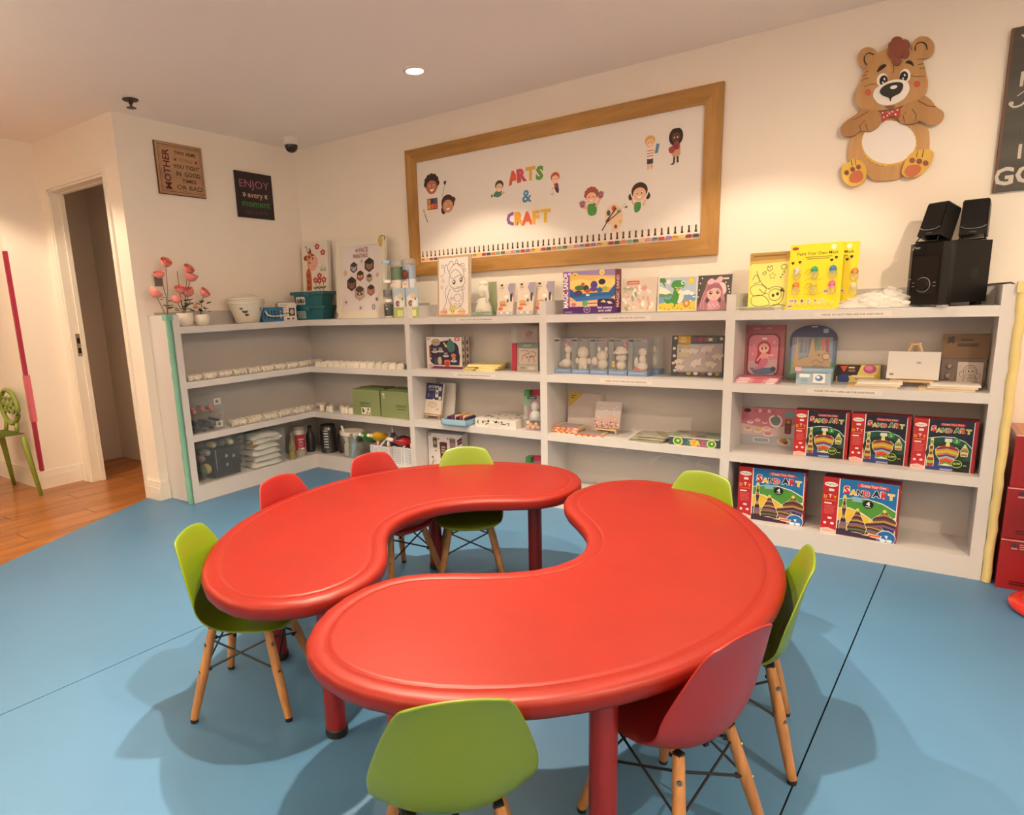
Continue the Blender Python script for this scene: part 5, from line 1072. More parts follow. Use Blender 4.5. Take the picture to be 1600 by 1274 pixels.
def girlart(a):                    # 200 x 180
    a.rect(0, 0, 200, 180, '#4a4340')
    for x, y in ((20, 40), (30, 14), (180, 60), (166, 40), (190, 90), (16, 74), (12, 110), (186, 74)): a.ell(x, y, 4, 4, '#e8e0e0')
    a.blob([(50, 70), (60, 40), (100, 26), (140, 42), (156, 80), (168, 130), (180, 176), (120, 178), (30, 178), (10, 176), (28, 130), (40, 100)], '#a8707a').blob([(130, 40), (160, 44), (172, 80), (160, 100), (148, 70)], '#d8c0c0').blob([(60, 34), (84, 16), (106, 26), (130, 8), (150, 18), (134, 40), (104, 38), (76, 50)], '#d8b0b8')
    a.ell(102, 92, 40, 40, '#d8b0aa').blob([(62, 80), (70, 50), (104, 46), (140, 56), (146, 84), (128, 70), (100, 66), (80, 74)], '#9a5f70').ell(84, 90, 9, 10, '#3a2a2a').ell(124, 88, 9, 10, '#3a2a2a').ell(86, 87, 3, 4, '#e8d8d8').ell(126, 85, 3, 4, '#e8d8d8').curve([(98, 112), (104, 115), (110, 112)], 2, '#8a4a4a').poly([(70, 140), (90, 128), (118, 128), (138, 142), (140, 178), (70, 178)], '#c890a0').poly([(62, 112), (80, 126), (66, 146), (54, 130)], '#4a3a3a').poly([(140, 110), (126, 128), (138, 146), (150, 126)], '#4a3a3a')
    for k in range(6): a.ell(76+k*12, 150+(k % 2)*10, 5, 5, '#e0b8c0')
    for p in ([(48, 80), (34, 120), (30, 170)], [(56, 100), (44, 140), (48, 176)], [(150, 80), (160, 120), (168, 172)], [(142, 104), (150, 140), (150, 176)]): a.curve(p, 3, '#c898a4')
    a.rect(152, 16, 182, 24, '#e0d8d4')
carton('girl_picture', 'wrapped picture of a pink-haired girl on a dark ground', 'canvas', 3.138, -.185, Z1, .164, .014, .170, CANV, (girlart, (200, 180)), tilt=-.12, body='canvas')

# ---- left middle bay, top
def fairy(a):                      # 250 x 370 line drawing
    a.rect(0, 0, 250, 370, '#b89a72').rect(12, 12, 238, 358, '#dcd4cf'); K = '#4a4244'
    a.curve([(60, 110), (54, 70), (70, 50), (86, 90), (100, 120)], 3, K).curve([(90, 100), (120, 60), (160, 50), (200, 90), (206, 130)], 3, K).curve([(100, 110), (140, 84), (180, 110), (200, 140)], 3, K).curve([(80, 60), (110, 30), (130, 56), (150, 24), (166, 60), (190, 50)], 3, K).curve([(100, 118), (120, 140), (170, 120), (206, 136), (216, 160), (190, 190), (150, 200), (110, 190), (90, 160), (100, 120)], 3, K)
    for x, y in ((130, 160), (184, 148)): a.ell(x, y, 12, 15, K).ell(x-2, y-3, 5, 6, '#e8e2de')
    a.curve([(148, 190), (162, 194), (172, 186)], 2.5, K).curve([(80, 180), (60, 220), (70, 280), (40, 330)], 3, K).curve([(100, 200), (80, 250), (100, 300), (90, 340)], 3, K).curve([(120, 200), (150, 220), (190, 210), (200, 250), (190, 300), (150, 320), (110, 300), (104, 250)], 3, K).curve([(140, 240), (170, 236), (186, 260), (160, 280), (134, 266)], 2.5, K, True)
    for x, y in ((40, 60), (36, 120), (44, 150), (200, 60), (210, 90), (120, 260), (140, 300), (170, 300), (190, 330), (60, 330), (200, 200)): a.ell(x, y, 11, 10, K).ell(x, y, 8.5, 7.5, '#dcd4cf')
    a.star(36, 190, 14, K).star(36, 190, 10, '#dcd4cf').star(205, 345, 12, K).star(205, 345, 8.5, '#dcd4cf')
    for x, c in ((36, '#d8a8a0'), (62, '#d0a090'), (120, '#d8c878'), (176, '#d8b878'), (202, '#d0a898')): a.ell(x, 344, 18, 15, c).ell(x-6, 342, 2.5, 3, K).ell(x+6, 342, 2.5, 3, K)
    a.ell(120, 322, 22, 20, '#c8b86a').ell(112, 336, 3, 4, K).ell(128, 336, 3, 4, K)
e = carton('line_drawing_canvas', 'tall framed line drawing of a long-haired fairy, unpainted', 'canvas', 1.565, -.185, Z1, .250, .018, .372, CANV, (fairy, (250, 370)), tilt=-.06, body='canvas')
eb = empty('bagged_doll_figure', (1.786, -.19, Z1), 0, 'bagged white plaster doll with a braid on a green base', 'craft pack')
PLW = mat('white plaster', (.74, .70, .60), .8, var=.04)
b = B(); b.lathe([(.055, .022), (.05, .05), (.03, .09), (.022, .105)], (0, .02, 0), 16).ball((-.004, .02, .150), (.036, .032, .040), 14).ball((.0, .022, .190), (.026, .024, .018), 10).tube([(.02, .012, .17), (.035, .006, .14), (.04, .004, .11), (.036, .004, .08)], [.014, .013, .012, .006], 8).tube([(-.022, .015, .10), (-.04, .01, .08), (-.02, .0, .07)], .009, 6); b.obj('figure', PLW, eb, smooth='all')
B().box(-.07, .0, 0, .07, .05, .022).obj('green_base', card('#7fa088'), eb, bevel=.003)
B().box(.02, .045, .022, .078, .05, .20).obj('green_card', card('#8f9a78'), eb)
b = B(); b.grid(lambda u, v: (-.083+.166*u, -.022+.006*math.sin(7*u+4*v)-.014*math.sin(math.pi*v), .002+.228*v), 12, 12).obj('clear_bag', clear('bag film', '#e8ecdf', .24, .1), eb, smooth='all')
def paintpack(a):                  # 130 x 200
    a.rect(0, 0, 130, 200, '#d6cabb').poly([(86, 0), (130, 0), (130, 90), (100, 70), (76, 30)], '#9a93aa').rect(16, 4, 36, 16, '#2f2826').rect(14, 24, 46, 30, '#8a8078').rect(14, 38, 40, 42, '#b8ada0').poly([(100, 70), (120, 60), (118, 120), (104, 110)], '#3a3a44').ell(70, 84, 16, 10, '#ece6de').ell(44, 120, 30, 12, '#c89a70').rect(20, 130, 76, 144, '#b8754a').ell(84, 120, 13, 24, '#c8c4ba').ell(84, 110, 9, 10, '#5a5a52').ell(30, 160, 22, 12, '#d0604a').ell(66, 166, 20, 10, '#d8c8b8').rect(4, 178, 126, 196, '#a8b4c0').ell(40, 186, 10, 6, '#e8e4e0').ell(90, 186, 12, 6, '#e8e4e0')
for k, (x, lab) in enumerate(((1.945, 'paint pouch pack nearest the bagged doll, leaning'), (2.075, 'paint pouch pack in the middle of the three leaning ones'), (2.188, 'paint pouch pack partly behind the shelving divider'))):
    e = carton('paint_pouch_pack', lab, 'craft pack', x, -.190+.012*k, Z1, .118, .012, .186, '#cfc3b4', (paintpack, (130, 200)), rz=-.12, tilt=-.16, group='leaning paint pouch packs')

# ---- left middle bay, shelves
def teaset(a):                     # 290 x 215
    a.rect(0, 0, 290, 215, '#ddd2cd').rect(8, 8, 30, 14, '#6a6262').rect(8, 18, 26, 22, '#9a9090').rrect(26, 34, 268, 190, 50, '#241f40').poly([(120, 30), (190, 20), (260, 70), (276, 130), (268, 190), (60, 190), (30, 170), (26, 80)], '#241f40').ell(80, 36, 38, 24, '#8a7a62').ell(80, 36, 33, 19, '#b0a088').text('Tea Set', 80, 42, 20, '#5a4a38', fit=50, bold=.02)
    a.blob([(170, 46), (200, 18), (230, 40), (236, 80), (210, 104), (180, 92)], '#3f6f68').poly([(160, 70), (140, 36), (150, 34), (178, 66)], '#c8b86a').ell(198, 18, 10, 8, '#6a4a3a').rrect(22, 56, 40, 160, 8, '#3a1f20')
    for k in range(4): a.ell(31, 74+k*24, 7, 9, ('#8a3a2a', '#7a4a3a', '#a8503a', '#c8c0b0')[k])
    for x, y, c in ((70, 88, '#8a8494'), (118, 84, '#a09488'), (160, 116, '#7f8a94'), (224, 150, '#8f9a98')): a.ell(x, y+12, 26, 8, '#c8c4c0').poly([(x-16, y-12), (x+16, y-12), (x+12, y+10), (x-12, y+10)], c)
    a.blob([(148, 158), (192, 156), (190, 190), (178, 206), (160, 206), (150, 190)], '#c8583c').ell(170, 180, 14, 14, '#a03a2a').blob([(200, 120), (230, 110), (244, 128), (220, 140)], '#c86a4a').blob([(96, 140), (118, 136), (124, 176), (104, 188), (92, 170)], '#b8ac98').rect(64, 140, 88, 190, '#3a4450')
    a.poly([(34, 196), (290, 200), (290, 215), (30, 215)], '#7a2a50').rect(236, 4, 276, 26, '#b02f38').ell(256, 15, 12, 7, '#e0d0d0').ell(32, 196, 22, 14, '#b8a8a0')
def teaside(a):
    a.rect(0, 0, 100, 215, '#bfb3ae').rect(40, 0, 50, 215, '#2a2226')
    for k in range(4): a.ell(20, 40+k*46, 12, 14, '#5a6a62').ell(74, 40+k*46, 14, 16, '#8a5a4a' if k % 2 else '#4a4a5a')
carton('tea_set_box', 'white and navy tea set painting box in the upper left of its bay', 'toy box', 1.462, -.165, Z2, .272, .095, .205, '#c4b8b4', (teaset, (290, 215)), (teaside, (100, 215)), rz=.06)
for k in range(3):
    e = empty('yellow_flat_pack', (1.760+.015*k, -.205+.006*k, Z2+.0128*k), .12+.05*k, ('bottom', 'middle', 'top')[k]+' yellow flat pack of the pile beside the tea set box', 'craft pack', 'yellow flat packs')
    B().box(-.11, 0, 0, .11, .15, .0120).obj('pack', card(('#d8c878', '#dfd08a', '#e2d890')[k]), e, bevel=.0015)
    a = Art(.22, .012, 220, 12); a.rect(6, 3, 90, 9, ('#b8a04a', '#8a7a3a', '#f0e8c0')[k]).rect(120, 4, 200, 8, '#f0e8c8').poly([(60, 12), (76, 4), (92, 12)], '#4a4028' if k < 2 else '#e8dca0'); a.build('edge_print', e, (-.11, 0, 0))
pk_ = empty('pink_mould_pack', (2.045, -.13, Z2), 0, 'tall clear pack with a crimson spine at the right end of the tea set shelf', 'craft pack', None, -.04)
B().box(-.075, .03, 0, .085, .045, .268).obj('backing', card('#9a8078'), pk_); B().box(-.085, -.012, 0, -.055, .03, .165).obj('crimson_spine', card('#a82a44'), pk_, bevel=.002)
B().box(-.055, .0, 0, .09, .03, .168).obj('carton', card('#8f9a94'), pk_)
a = Art(.145, .168, 145, 168); a.rect(0, 0, 145, 168, '#a8a09a').rect(0, 0, 145, 30, '#6f7f78').text('CRAFT', 72, 22, 18, '#b8c0b8', fit=60).rect(14, 36, 138, 126, '#c8b8ac'); K = '#5a3a34'
a.curve([(24, 50), (60, 44), (84, 60), (50, 70)], 3, K).curve([(30, 110), (40, 76), (60, 80)], 3, K).curve([(100, 50), (130, 60), (120, 80), (96, 76)], 3, K).curve([(80, 116), (88, 84), (110, 86), (122, 116)], 3, K).ell(70, 86, 5, 5, K).ell(92, 82, 5, 5, K).rect(0, 136, 145, 168, '#b8b4a8').ell(40, 150, 20, 9, '#8f9a80').ell(100, 152, 26, 9, '#d8d0c8'); a.build('front_print', pk_, (-.055, 0, 0))
a = Art(.12, .09, 120, 90); a.ell(60, 40, 26, 20, '#8a3a3a').ell(76, 34, 12, 10, '#5a2a2a').curve([(10, 80), (40, 20)], 3, '#d0c0b8').curve([(26, 86), (60, 10)], 2, '#c8b8b0'); a.build('upper_print', pk_, (-.055, .030, .172))
B().box(-.085, -.016, .168, .09, .032, .268).obj('clear_top', clear('box window', '#dfe4e6', .20, .1), pk_)
def artist(a):                     # 150 x 240
    a.rect(0, 0, 150, 240, '#d2c8bc').rect(0, 0, 150, 128, '#24244a').text('ARTIST', 52, 38, 30, '#c8c4d0', fit=76, bold=.02).text('CANVAS', 46, 58, 18, '#a8a4b8', fit=56).rect(88, 20, 114, 108, '#d0ccc8').ell(101, 40, 10, 14, '#3a3a4a').ell(100, 74, 9, 12, '#6a6a70').ell(128, 40, 14, 18, '#b8b4b0').rect(14, 80, 40, 110, '#5a5a80').rect(50, 80, 76, 112, '#3a3a60').rect(120, 100, 142, 124, '#c8c4c4').rect(70, 120, 84, 130, '#e0dcd4').ell(70, 168, 42, 26, '#b8ac9f').ell(70, 168, 36, 21, '#c8bdb0').curve([(30, 168), (70, 150), (110, 170)], 2, '#a89c90').ell(120, 200, 16, 12, '#bdb0a4')
easel(1.354, -.145, Z3, .150, .205, -.10, 'small easel with a navy topped artist canvas pack', .190, (artist, (150, 240)), thick=.016)
e = carton('spare_canvas', 'white canvas behind the navy topped canvas pack', 'canvas', 1.405, -.100, Z3, .135, .014, .235, CANV, None, rz=-.12, tilt=-.13, body='canvas')
tr = empty('blue_tray', (1.622, -.288, Z3), .02, 'pale blue tray of small craft packs jutting over the shelf edge', 'tray')
TB = card('#8fb6cc')
B().box(-.098, -.02, 0, .098, .15, .006).box(-.098, -.02, 0, .098, -.014, .036).box(-.098, .144, 0, .098, .15, .036).box(-.098, -.02, 0, -.092, .15, .036).box(.092, -.02, 0, .098, .15, .036).obj('tray_body', TB, tr)
random.seed(2)
for k in range(7):
    e = empty('small_craft_pack', (1.622-.066+.022*k, -.27+.01*(k % 3), Z3+.0075), random.uniform(-.15, .15), ('leftmost', 'second', 'third', 'middle', 'fifth', 'sixth', 'rightmost')[k]+(', purple', ', plum', ', cream', ', dark purple', ', crimson', ', pale yellow', ', purple')[k]+' small craft pack of the row in the pale blue tray', 'craft pack', 'packs in the pale blue tray')
    B().box(-.0095, 0, 0, .0095, .11, .040+.004*(k % 3)).obj('pack', card(('#4a2a5a', '#5a3a6a', '#d8b878', '#3a2040', '#8a3a4a', '#e0c888', '#4a2a5a')[k]), e, bevel=.003)
for k in range(3):
    e = empty('wooden_stick', (1.705+.018*k, -.10+.02*k, Z3+.003), -.5, 'thin wooden stick lying behind the pale blue tray', 'stick', 'wooden sticks'); B().box(-.006, -.06, 0, .006, .07, .006).obj('stick', PINE, e)
def animals(a):
    a.rect(0, 0, 300, 60, '#d8d2ca'); random.seed(4)
    for x in (30, 70, 95, 150, 165, 210, 250):
        for q in range(4): a.ell(x+random.uniform(-14, 14), 28+random.uniform(-14, 14), random.uniform(3, 8), random.uniform(3, 8), random.choice(['#3a3432', '#5a5048', '#8a7f76', '#4a4038']))
    a.ell(130, 36, 22, 18, '#f0ece4').ell(120, 30, 4, 5, '#2a2422').ell(142, 30, 4, 5, '#2a2422').ell(100, 16, 8, 9, '#3a3230').ell(160, 16, 8, 9, '#3a3230')
ab = carton('animal_print_box', 'white box printed with black animals, beside the pale blue tray', 'craft box', 1.905, -.262, Z3, .300, .225, .052, '#d8d2ca', (animals, (300, 60)), rz=-.03)
a = Art(.29, .215, 290, 215); a.rect(0, 0, 290, 215, '#c8c2ba'); random.seed(9)
for k in range(24): a.ell(random.uniform(15, 275), random.uniform(15, 200), random.uniform(8, 18), random.uniform(6, 13), random.choice(['#5a544e', '#8a847c', '#3f3a36', '#e0dad2', '#a09890']))
a.build('top_print', ab, (-.145, .004, .052), (1, 0, 0), (0, 1, 0))
B().box(-.045, -.006, 0, .035, -.001, .03).obj('cup_flap', card('#d0cac4'), ab, bevel=.002)
def doll_pack(name, x, y, z, h, label):
    e = empty(name, (x, y, z), .15, label, 'boxed toy', 'green and pink clear toy packs')
    B().box(-.055, .05, 0, .055, .07, h).obj('backing', card('#a82a50'), e, bevel=.006)
    B().box(-.055, -.0, h-.09 if h > .2 else h-.06, -.022, .05, h).obj('green_corner', card('#2f6f38'), e, bevel=.006)
    B().box(-.052, -.012, .004, .052, .05, h-.03).obj('clear_shell', clear('box window', '#dfe4e6', .20, .1), e, bevel=.012)
    b = B(); b.ball((.008, .02, h*.60), (.026, .022, .03), 10).lathe([(.04, .06), (.03, .1), (.014, h*.5)], (.008, .02, 0), 12) if h > .2 else b.ball((.0, .02, h*.35), (.036, .03, .03), 10)
    b.obj('figure', mat('grey figure', (.50, .50, .50), .6, var=.1), e, smooth='all')
    b = B()
    for k in range(5): b.ball((-.032+.016*k, .0, .02+.012*(k % 2)), (.013, .01, .012), 8)
    b.obj('flowers', card('#d88a78'), e, smooth='all')
    B().ball((-.03, -.002, .046), (.014, .01, .012), 8).ball((.02, -.002, .04), (.012, .01, .011), 8).obj('yellow_flowers', card('#d8b83a'), e, smooth='all')
    a = Art(.06, .016, 60, 16); a.rrect(0, 0, 60, 16, 7, '#20252a').rect(12, 6, 48, 10, '#8a9090'); a.build('label', e, (-.03, -.0125, h-.046)); return e
doll_pack('clear_toy_pack', 2.152, -.232, Z3, .235, 'tall clear toy pack with flowers, on the third shelf by the divider')
doll_pack('clear_toy_pack', 2.152, -.225, Z4, .170, 'short clear toy pack on the bottom shelf by the divider')
def cupset(a):                     # 270 x 250
    a.rect(0, 0, 270, 250, '#d6cfcf').rect(4, 2, 26, 20, '#9a2f38').ell(15, 11, 7, 5, '#e0d0d0').curve([(40, 20), (70, 8), (90, 24), (130, 10), (170, 30), (200, 14)], 2, '#a8a4a4')
    for x, y, w, h, c, b_ in ((56, 66, 18, 34, '#3a3f4a', '#a8864a'), (196, 72, 24, 38, '#5a6a6a', '#a8646a'), (122, 122, 30, 56, '#4a1f1c', '#6f3028')):
        a.poly([(x-w, y-h), (x+w, y-h), (x+w*.85, y+h), (x-w*.85, y+h)], c).ell(x, y-h, w, 6, b_).ell(x, y+4, w*.7, h*.5, b_).ell(x, y+h, w*1.0, 8, '#5a6068')
    for k in range(3): a.rect(106, 92+k*20, 138, 104+k*20, '#a89a88')
    a.poly([(232, 40), (270, 14), (270, 60), (236, 80)], '#5a2420').line([(240, 60), (266, 40)], 3, '#c8a89a')
    for x, y in ((86, 40), (160, 34), (60, 130), (30, 180), (220, 150)): a.ell(x, y, 6, 5, '#3a3438')
    a.curve([(20, 240), (40, 190), (30, 170)], 4, '#4a5a3a').curve([(26, 230), (60, 200)], 3, '#4a3a30').poly([(50, 240), (150, 214), (260, 240), (260, 250), (50, 250)], '#6f7a58').rect(60, 232, 200, 238, '#c87a4a')
carton('cup_set_box', 'white box printed with painted cups on the bottom shelf, behind a lime chair', 'craft box', 1.414, -.135, Z4, .268, .08, .235, '#c8c2c0', (cupset, (270, 250)), rz=.10)

# ---- corner unit: top
POT = mat('white ceramic', (.78, .73, .66), .25, var=.02, coat=.3)
PINKP = mat('pink petals', (.80, .27, .24), .6, var=.25, scale=60); LEAF = mat('dark leaf', (.025, .045, .018), .5, var=.2); STEM = mat('stem', (.14, .10, .04), .6)
def rose(b, p, r, seed):
    """nested cupped petals, the outer ones opening"""
    rnd = random.Random(seed); tilt = Matrix.Translation(p) @ Matrix.Rotation(rnd.uniform(-.7, .7), 4, 'X') @ Matrix.Rotation(rnd.uniform(-.3, .9), 4, 'Y')
    for n, rr, lip in ((5, 1.0, .42), (4, .78, .24), (3, .5, .05)):
        for k in range(n):
            a0 = 2*math.pi*k/n+rr*5+rnd.uniform(-.15, .15); V = []
            for i in range(5):
                u = -1+i*.5; row = []
                for j in range(4):
                    v = j/3; el = -1.2+2.0*v; R_ = r*rr*(math.cos(el)*.9+.12+lip*v**3); az = a0+u*.95*(1-.25*v*v)
                    row.append(b.bm.verts.new(tilt @ Vector((R_*math.cos(az), R_*math.sin(az), r*(.75+.2*(1-rr))*math.sin(el)+r*.1*(1-u*u)*v))))
                V.append(row)
            for i in range(4):
                for j in range(3): b.bm.faces.new((V[i][j], V[i+1][j], V[i+1][j+1], V[i][j+1]))
def leaf(b, p, d, l, w):
    d = Vector(d).normalized(); s = d.cross(Vector((.3, .1, 1))).normalized(); n = s.cross(d)
    pts = [p, p+d*l*.35+s*w*.5+n*.002, p+d*l*.75+s*w*.4, p+d*l, p+d*l*.75-s*w*.4, p+d*l*.35-s*w*.5+n*.002]
    b.bm.faces.new([b.bm.verts.new(q) for q in pts])
def pot_plant(x, y, label, blooms, stems, leaves, r=.05, h=.078):
    e = empty('potted_flowers', (x, y, C1), 0, label, 'potted plant', 'white pots of pink artificial roses'); rnd = random.Random(int(y*1000))
    B().lathe([(r*.62, 0), (r*.86, .012), (r, h*.5), (r*.97, h*.85), (r*.92, h), (r*.84, h), (r*.86, h*.8), (.002, h*.75)], n=24).obj('pot', POT, e, smooth=True)
    top = Vector((0, 0, h*.78)); b = B()
    for s_ in stems:
        s_ = Vector(s_); m = top.lerp(s_, .5)+Vector((rnd.uniform(-.015, .015), rnd.uniform(-.015, .015), .01)); b.tube([top, m, s_], .0022, 5)
    b.obj('stems', STEM, e)
    for k, (bx, by, bz, br) in enumerate(blooms):
        b = B(); rose(b, Vector((bx, by, bz)), br, k+int(y*500)); b.obj('rose', PINKP, e, smooth='all')
    for (lx, ly, lz, dx, dy, dz, l) in leaves:
        b = B(); leaf(b, Vector((lx, ly, lz)), (dx, dy, dz), l, l*.8); b.obj('leaf', LEAF, e)
def lv(n, z0, z1, rr, seed):
    rnd = random.Random(seed); o = []
    for k in range(n):
        a_ = rnd.uniform(0, 6.28); z = rnd.uniform(z0, z1); q = rnd.uniform(.004, rr)
        o.append((q*math.cos(a_)*.7, q*math.sin(a_), z, math.cos(a_), math.sin(a_), rnd.uniform(-.1, .5), rnd.uniform(.032, .046)))
    return o
pot_plant(.155, -1.150, 'white pot with the tallest pink rose spray, in the middle of three', [(.0, .06, .352, .030), (.005, .07, .305, .034), (.0, -.012, .228, .028), (.0, .045, .210, .032), (0, .02, .22, .026), (0, -.045, .165, .024)], [(.0, .06, .35), (.005, .07, .30), (.0, -.012, .225), (.0, .045, .205), (0, -.015, .34), (0, -.045, .16)], lv(16, .09, .165, .03, 3), .052, .082)
pot_plant(.165, -1.042, 'white pot with one drooping pink rose, nearest the white buckets', [(.0, .04, .205, .030), (0, -.03, .12, .015)], [(.0, .04, .2), (0, .03, .12), (0, -.03, .14)], lv(16, .085, .15, .045, 5), .054, .070)
pot_plant(.10, -1.236, 'white pot with pink roses mostly hidden behind the shelving end', [(.03, .015, .392, .030), (.03, -.035, .320, .028), (.045, -.085, .208, .034)], [(.03, .015, .39), (.03, -.035, .315), (.045, -.085, .2)], lv(10, .09, .19, .03, 9), .028, .05)
# buckets, basket, pack, teal boxes
TRW = clear('frosted white plastic', '#ece6d8', .72, .3)
for k in range(3):
    e = empty('white_bucket', (.150, -.680, C1+.0002+.014*k), 0, ('bottom', 'middle', 'top')[k]+' frosted white plastic bucket of the nested stack', 'bucket', 'nested white buckets')
    s_ = 1-.004*k
    if k == 0: B().lathe([(.072, 0), (.078, .004), (.098, .070), (.120, .128), (.126, .130), (.126, .142), (.121, .142), (.100, .09), (.076, .010), (.002, .008)], n=30).obj('bucket_wall', TRW, e, smooth=True)
    else: B().lathe([(.068, .004), (.098, .090), (.116, .128), (.124, .130), (.124, .140), (.1175, .140), (.096, .09), (.066, .010), (.002, .008)], n=30).obj('bucket_wall', TRW, e, smooth=True)
    if k == 2: B().tube([(0.0, -.118, .145), (0, -.07, .160), (0, 0, .166), (0, .07, .160), (0, .118, .145)], .0035, 6).obj('handle', TRW, e)
    if k == 0:
        b = B()
        for a_, z, r_, sx in ((-.75, .078, .1025, 1.0), (-.65, .055, .095, .7), (-.95, .098, .11, .6), (.35, .095, .1085, .5), (.45, .08, .1035, .4)):
            M = Matrix.Rotation(a_, 4, 'Z') @ Matrix.Translation((r_, 0, z)) @ Matrix.Rotation(math.pi/2-.25, 4, 'Y')
            b.lathe([(.013*sx, 0), (.013*sx, .001)], n=12, M=M, sq=1.5)
        b.obj('dark_marks', card('#3a2c26'), e)
bk = empty('blue_basket', (.145, -.508, C1), 0, 'small blue slotted basket with a white strap, beside the buckets', 'basket')
BLU = card('#2f6f9c'); b = B()
for side in range(4):
    M = Matrix.Rotation(side*math.pi/2, 4, 'Z'); L_ = .088 if side % 2 == 0 else .062; dd = .062 if side % 2 == 0 else .088
    M = Matrix.Rotation(side*math.pi/2, 4, 'Z') @ Matrix.Translation((dd, 0, 0))
    for z0_, z1_ in ((0, .022), (.034, .042), (.054, .062), (.074, .100)): b.box(-.0025, -L_, z0_, .0025, L_, z1_, M)
    for q in range(7): y_ = -L_+2*L_*q/6; b.box(-.0022, y_-.005, 0, .0022, y_+.005, .09, M)
b.box(-.062, -.088, 0, .062, .088, .004); b.obj('basket_body', BLU, bk)
B().tube([(.068, -.07, .078), (.074, -.055, .048), (.075, -.02, .038), (.075, .03, .036), (.070, .085, .04)], .0045, 6).obj('white_strap', POT, bk)
def napk(a):
    a.rect(0, 0, 140, 150, '#d8cfc6').rect(10, 14, 70, 20, '#8a7a74').rect(30, 34, 60, 40, '#6a5a54').rect(24, 56, 70, 62, '#c88a84').rect(80, 44, 128, 110, '#3a3030').ell(104, 76, 16, 22, '#b8ac9c')
    for k in range(5): a.ell(20+k*13, 88, 5, 7, '#4a4040')
    a.rect(20, 106, 66, 110, '#9a8f88').rect(60, 126, 84, 140, '#5a4a44').rect(100, 126, 120, 140, '#6a5a54')
e = carton('printed_pack', 'white printed packet standing between the blue basket and teal boxes', 'packet', .205, -.372, C1, .138, .05, .128, '#cfc6be', (napk, (140, 150)), rz=math.pi/2*.86)
B().grid(lambda u, v: (-.075+.15*u, .002+.07*v, .129+.012*math.sin(4*u+2*v)), 8, 4).obj('film_top', clear('crinkled film', '#f2efe6', .34, .1), e, smooth='all')
TEAL = mat('teal plastic', (.012, .115, .145), .38, var=.04)
def tealbox(z, label, lab_art):
    e = empty('teal_box', (.245, -.150, z), .28, label, 'storage box', 'stacked teal boxes')
    b = B(); p0 = [(-.125, -.075), (.125, -.075), (.125, .075), (-.125, .075)]
    A = [b.bm.verts.new((x*.88, y*.88, 0)) for x, y in p0]; T = [b.bm.verts.new((x, y, .085)) for x, y in p0]
    b.bm.faces.new(A[::-1]); b.bm.faces.new(T)
    for i in range(4): b.bm.faces.new((A[i], A[(i+1) % 4], T[(i+1) % 4], T[i]))
    b.obj('box_body', TEAL, e, bevel=.008, seg=3)
    B().box(-.142, -.092, .080, .142, .092, .102).obj('lid', mat('teal lid', (.010, .095, .125), .35, var=.04), e, bevel=.007, seg=3)
    B().box(-.02, -.098, .066, .02, -.0915, .10).obj('clip', TEAL, e, bevel=.003)
    a = Art(.075, .055, 75, 55); lab_art(a); o = a.build('label', e, (-.105, -.0690, .010), (1, 0, 0), (0, -.105, 1)); return e
def tl1(a): a.rect(0, 0, 75, 55, '#8fa8a8').rect(8, 8, 66, 12, '#6a7f80').rect(8, 20, 60, 24, '#6a7f80').rect(8, 32, 64, 36, '#6a7f80').rect(8, 44, 50, 48, '#6a7f80')
def tl2(a): a.rect(0, 0, 75, 55, '#d8d2d0').ell(16, 28, 12, 18, '#4a3a3a').ell(38, 28, 9, 20, '#2a2424').ell(58, 28, 13, 17, '#6a5450').ell(16, 22, 6, 8, '#b89a90').ell(58, 22, 6, 8, '#b89a90').rect(6, 46, 70, 52, '#9a908e')
tealbox(C1, 'lower teal lidded storage box', tl1); tealbox(C1+.1022, 'upper teal lidded storage box, under the giraffe canvas', tl2)
for k in range(3):
    e = empty('paper_sheet', (.235+.006*k, -.165, C1+.2046+.0016*k), .28+.05*k, 'loose paper sheet lying on the upper teal box', 'paper', 'sheets on the teal box'); B().box(-.105, -.065, 0, .09, .06, .0014).obj('sheet', card(('#b8b0ac', '#cfc8c4', '#d8d2cc')[k]), e)
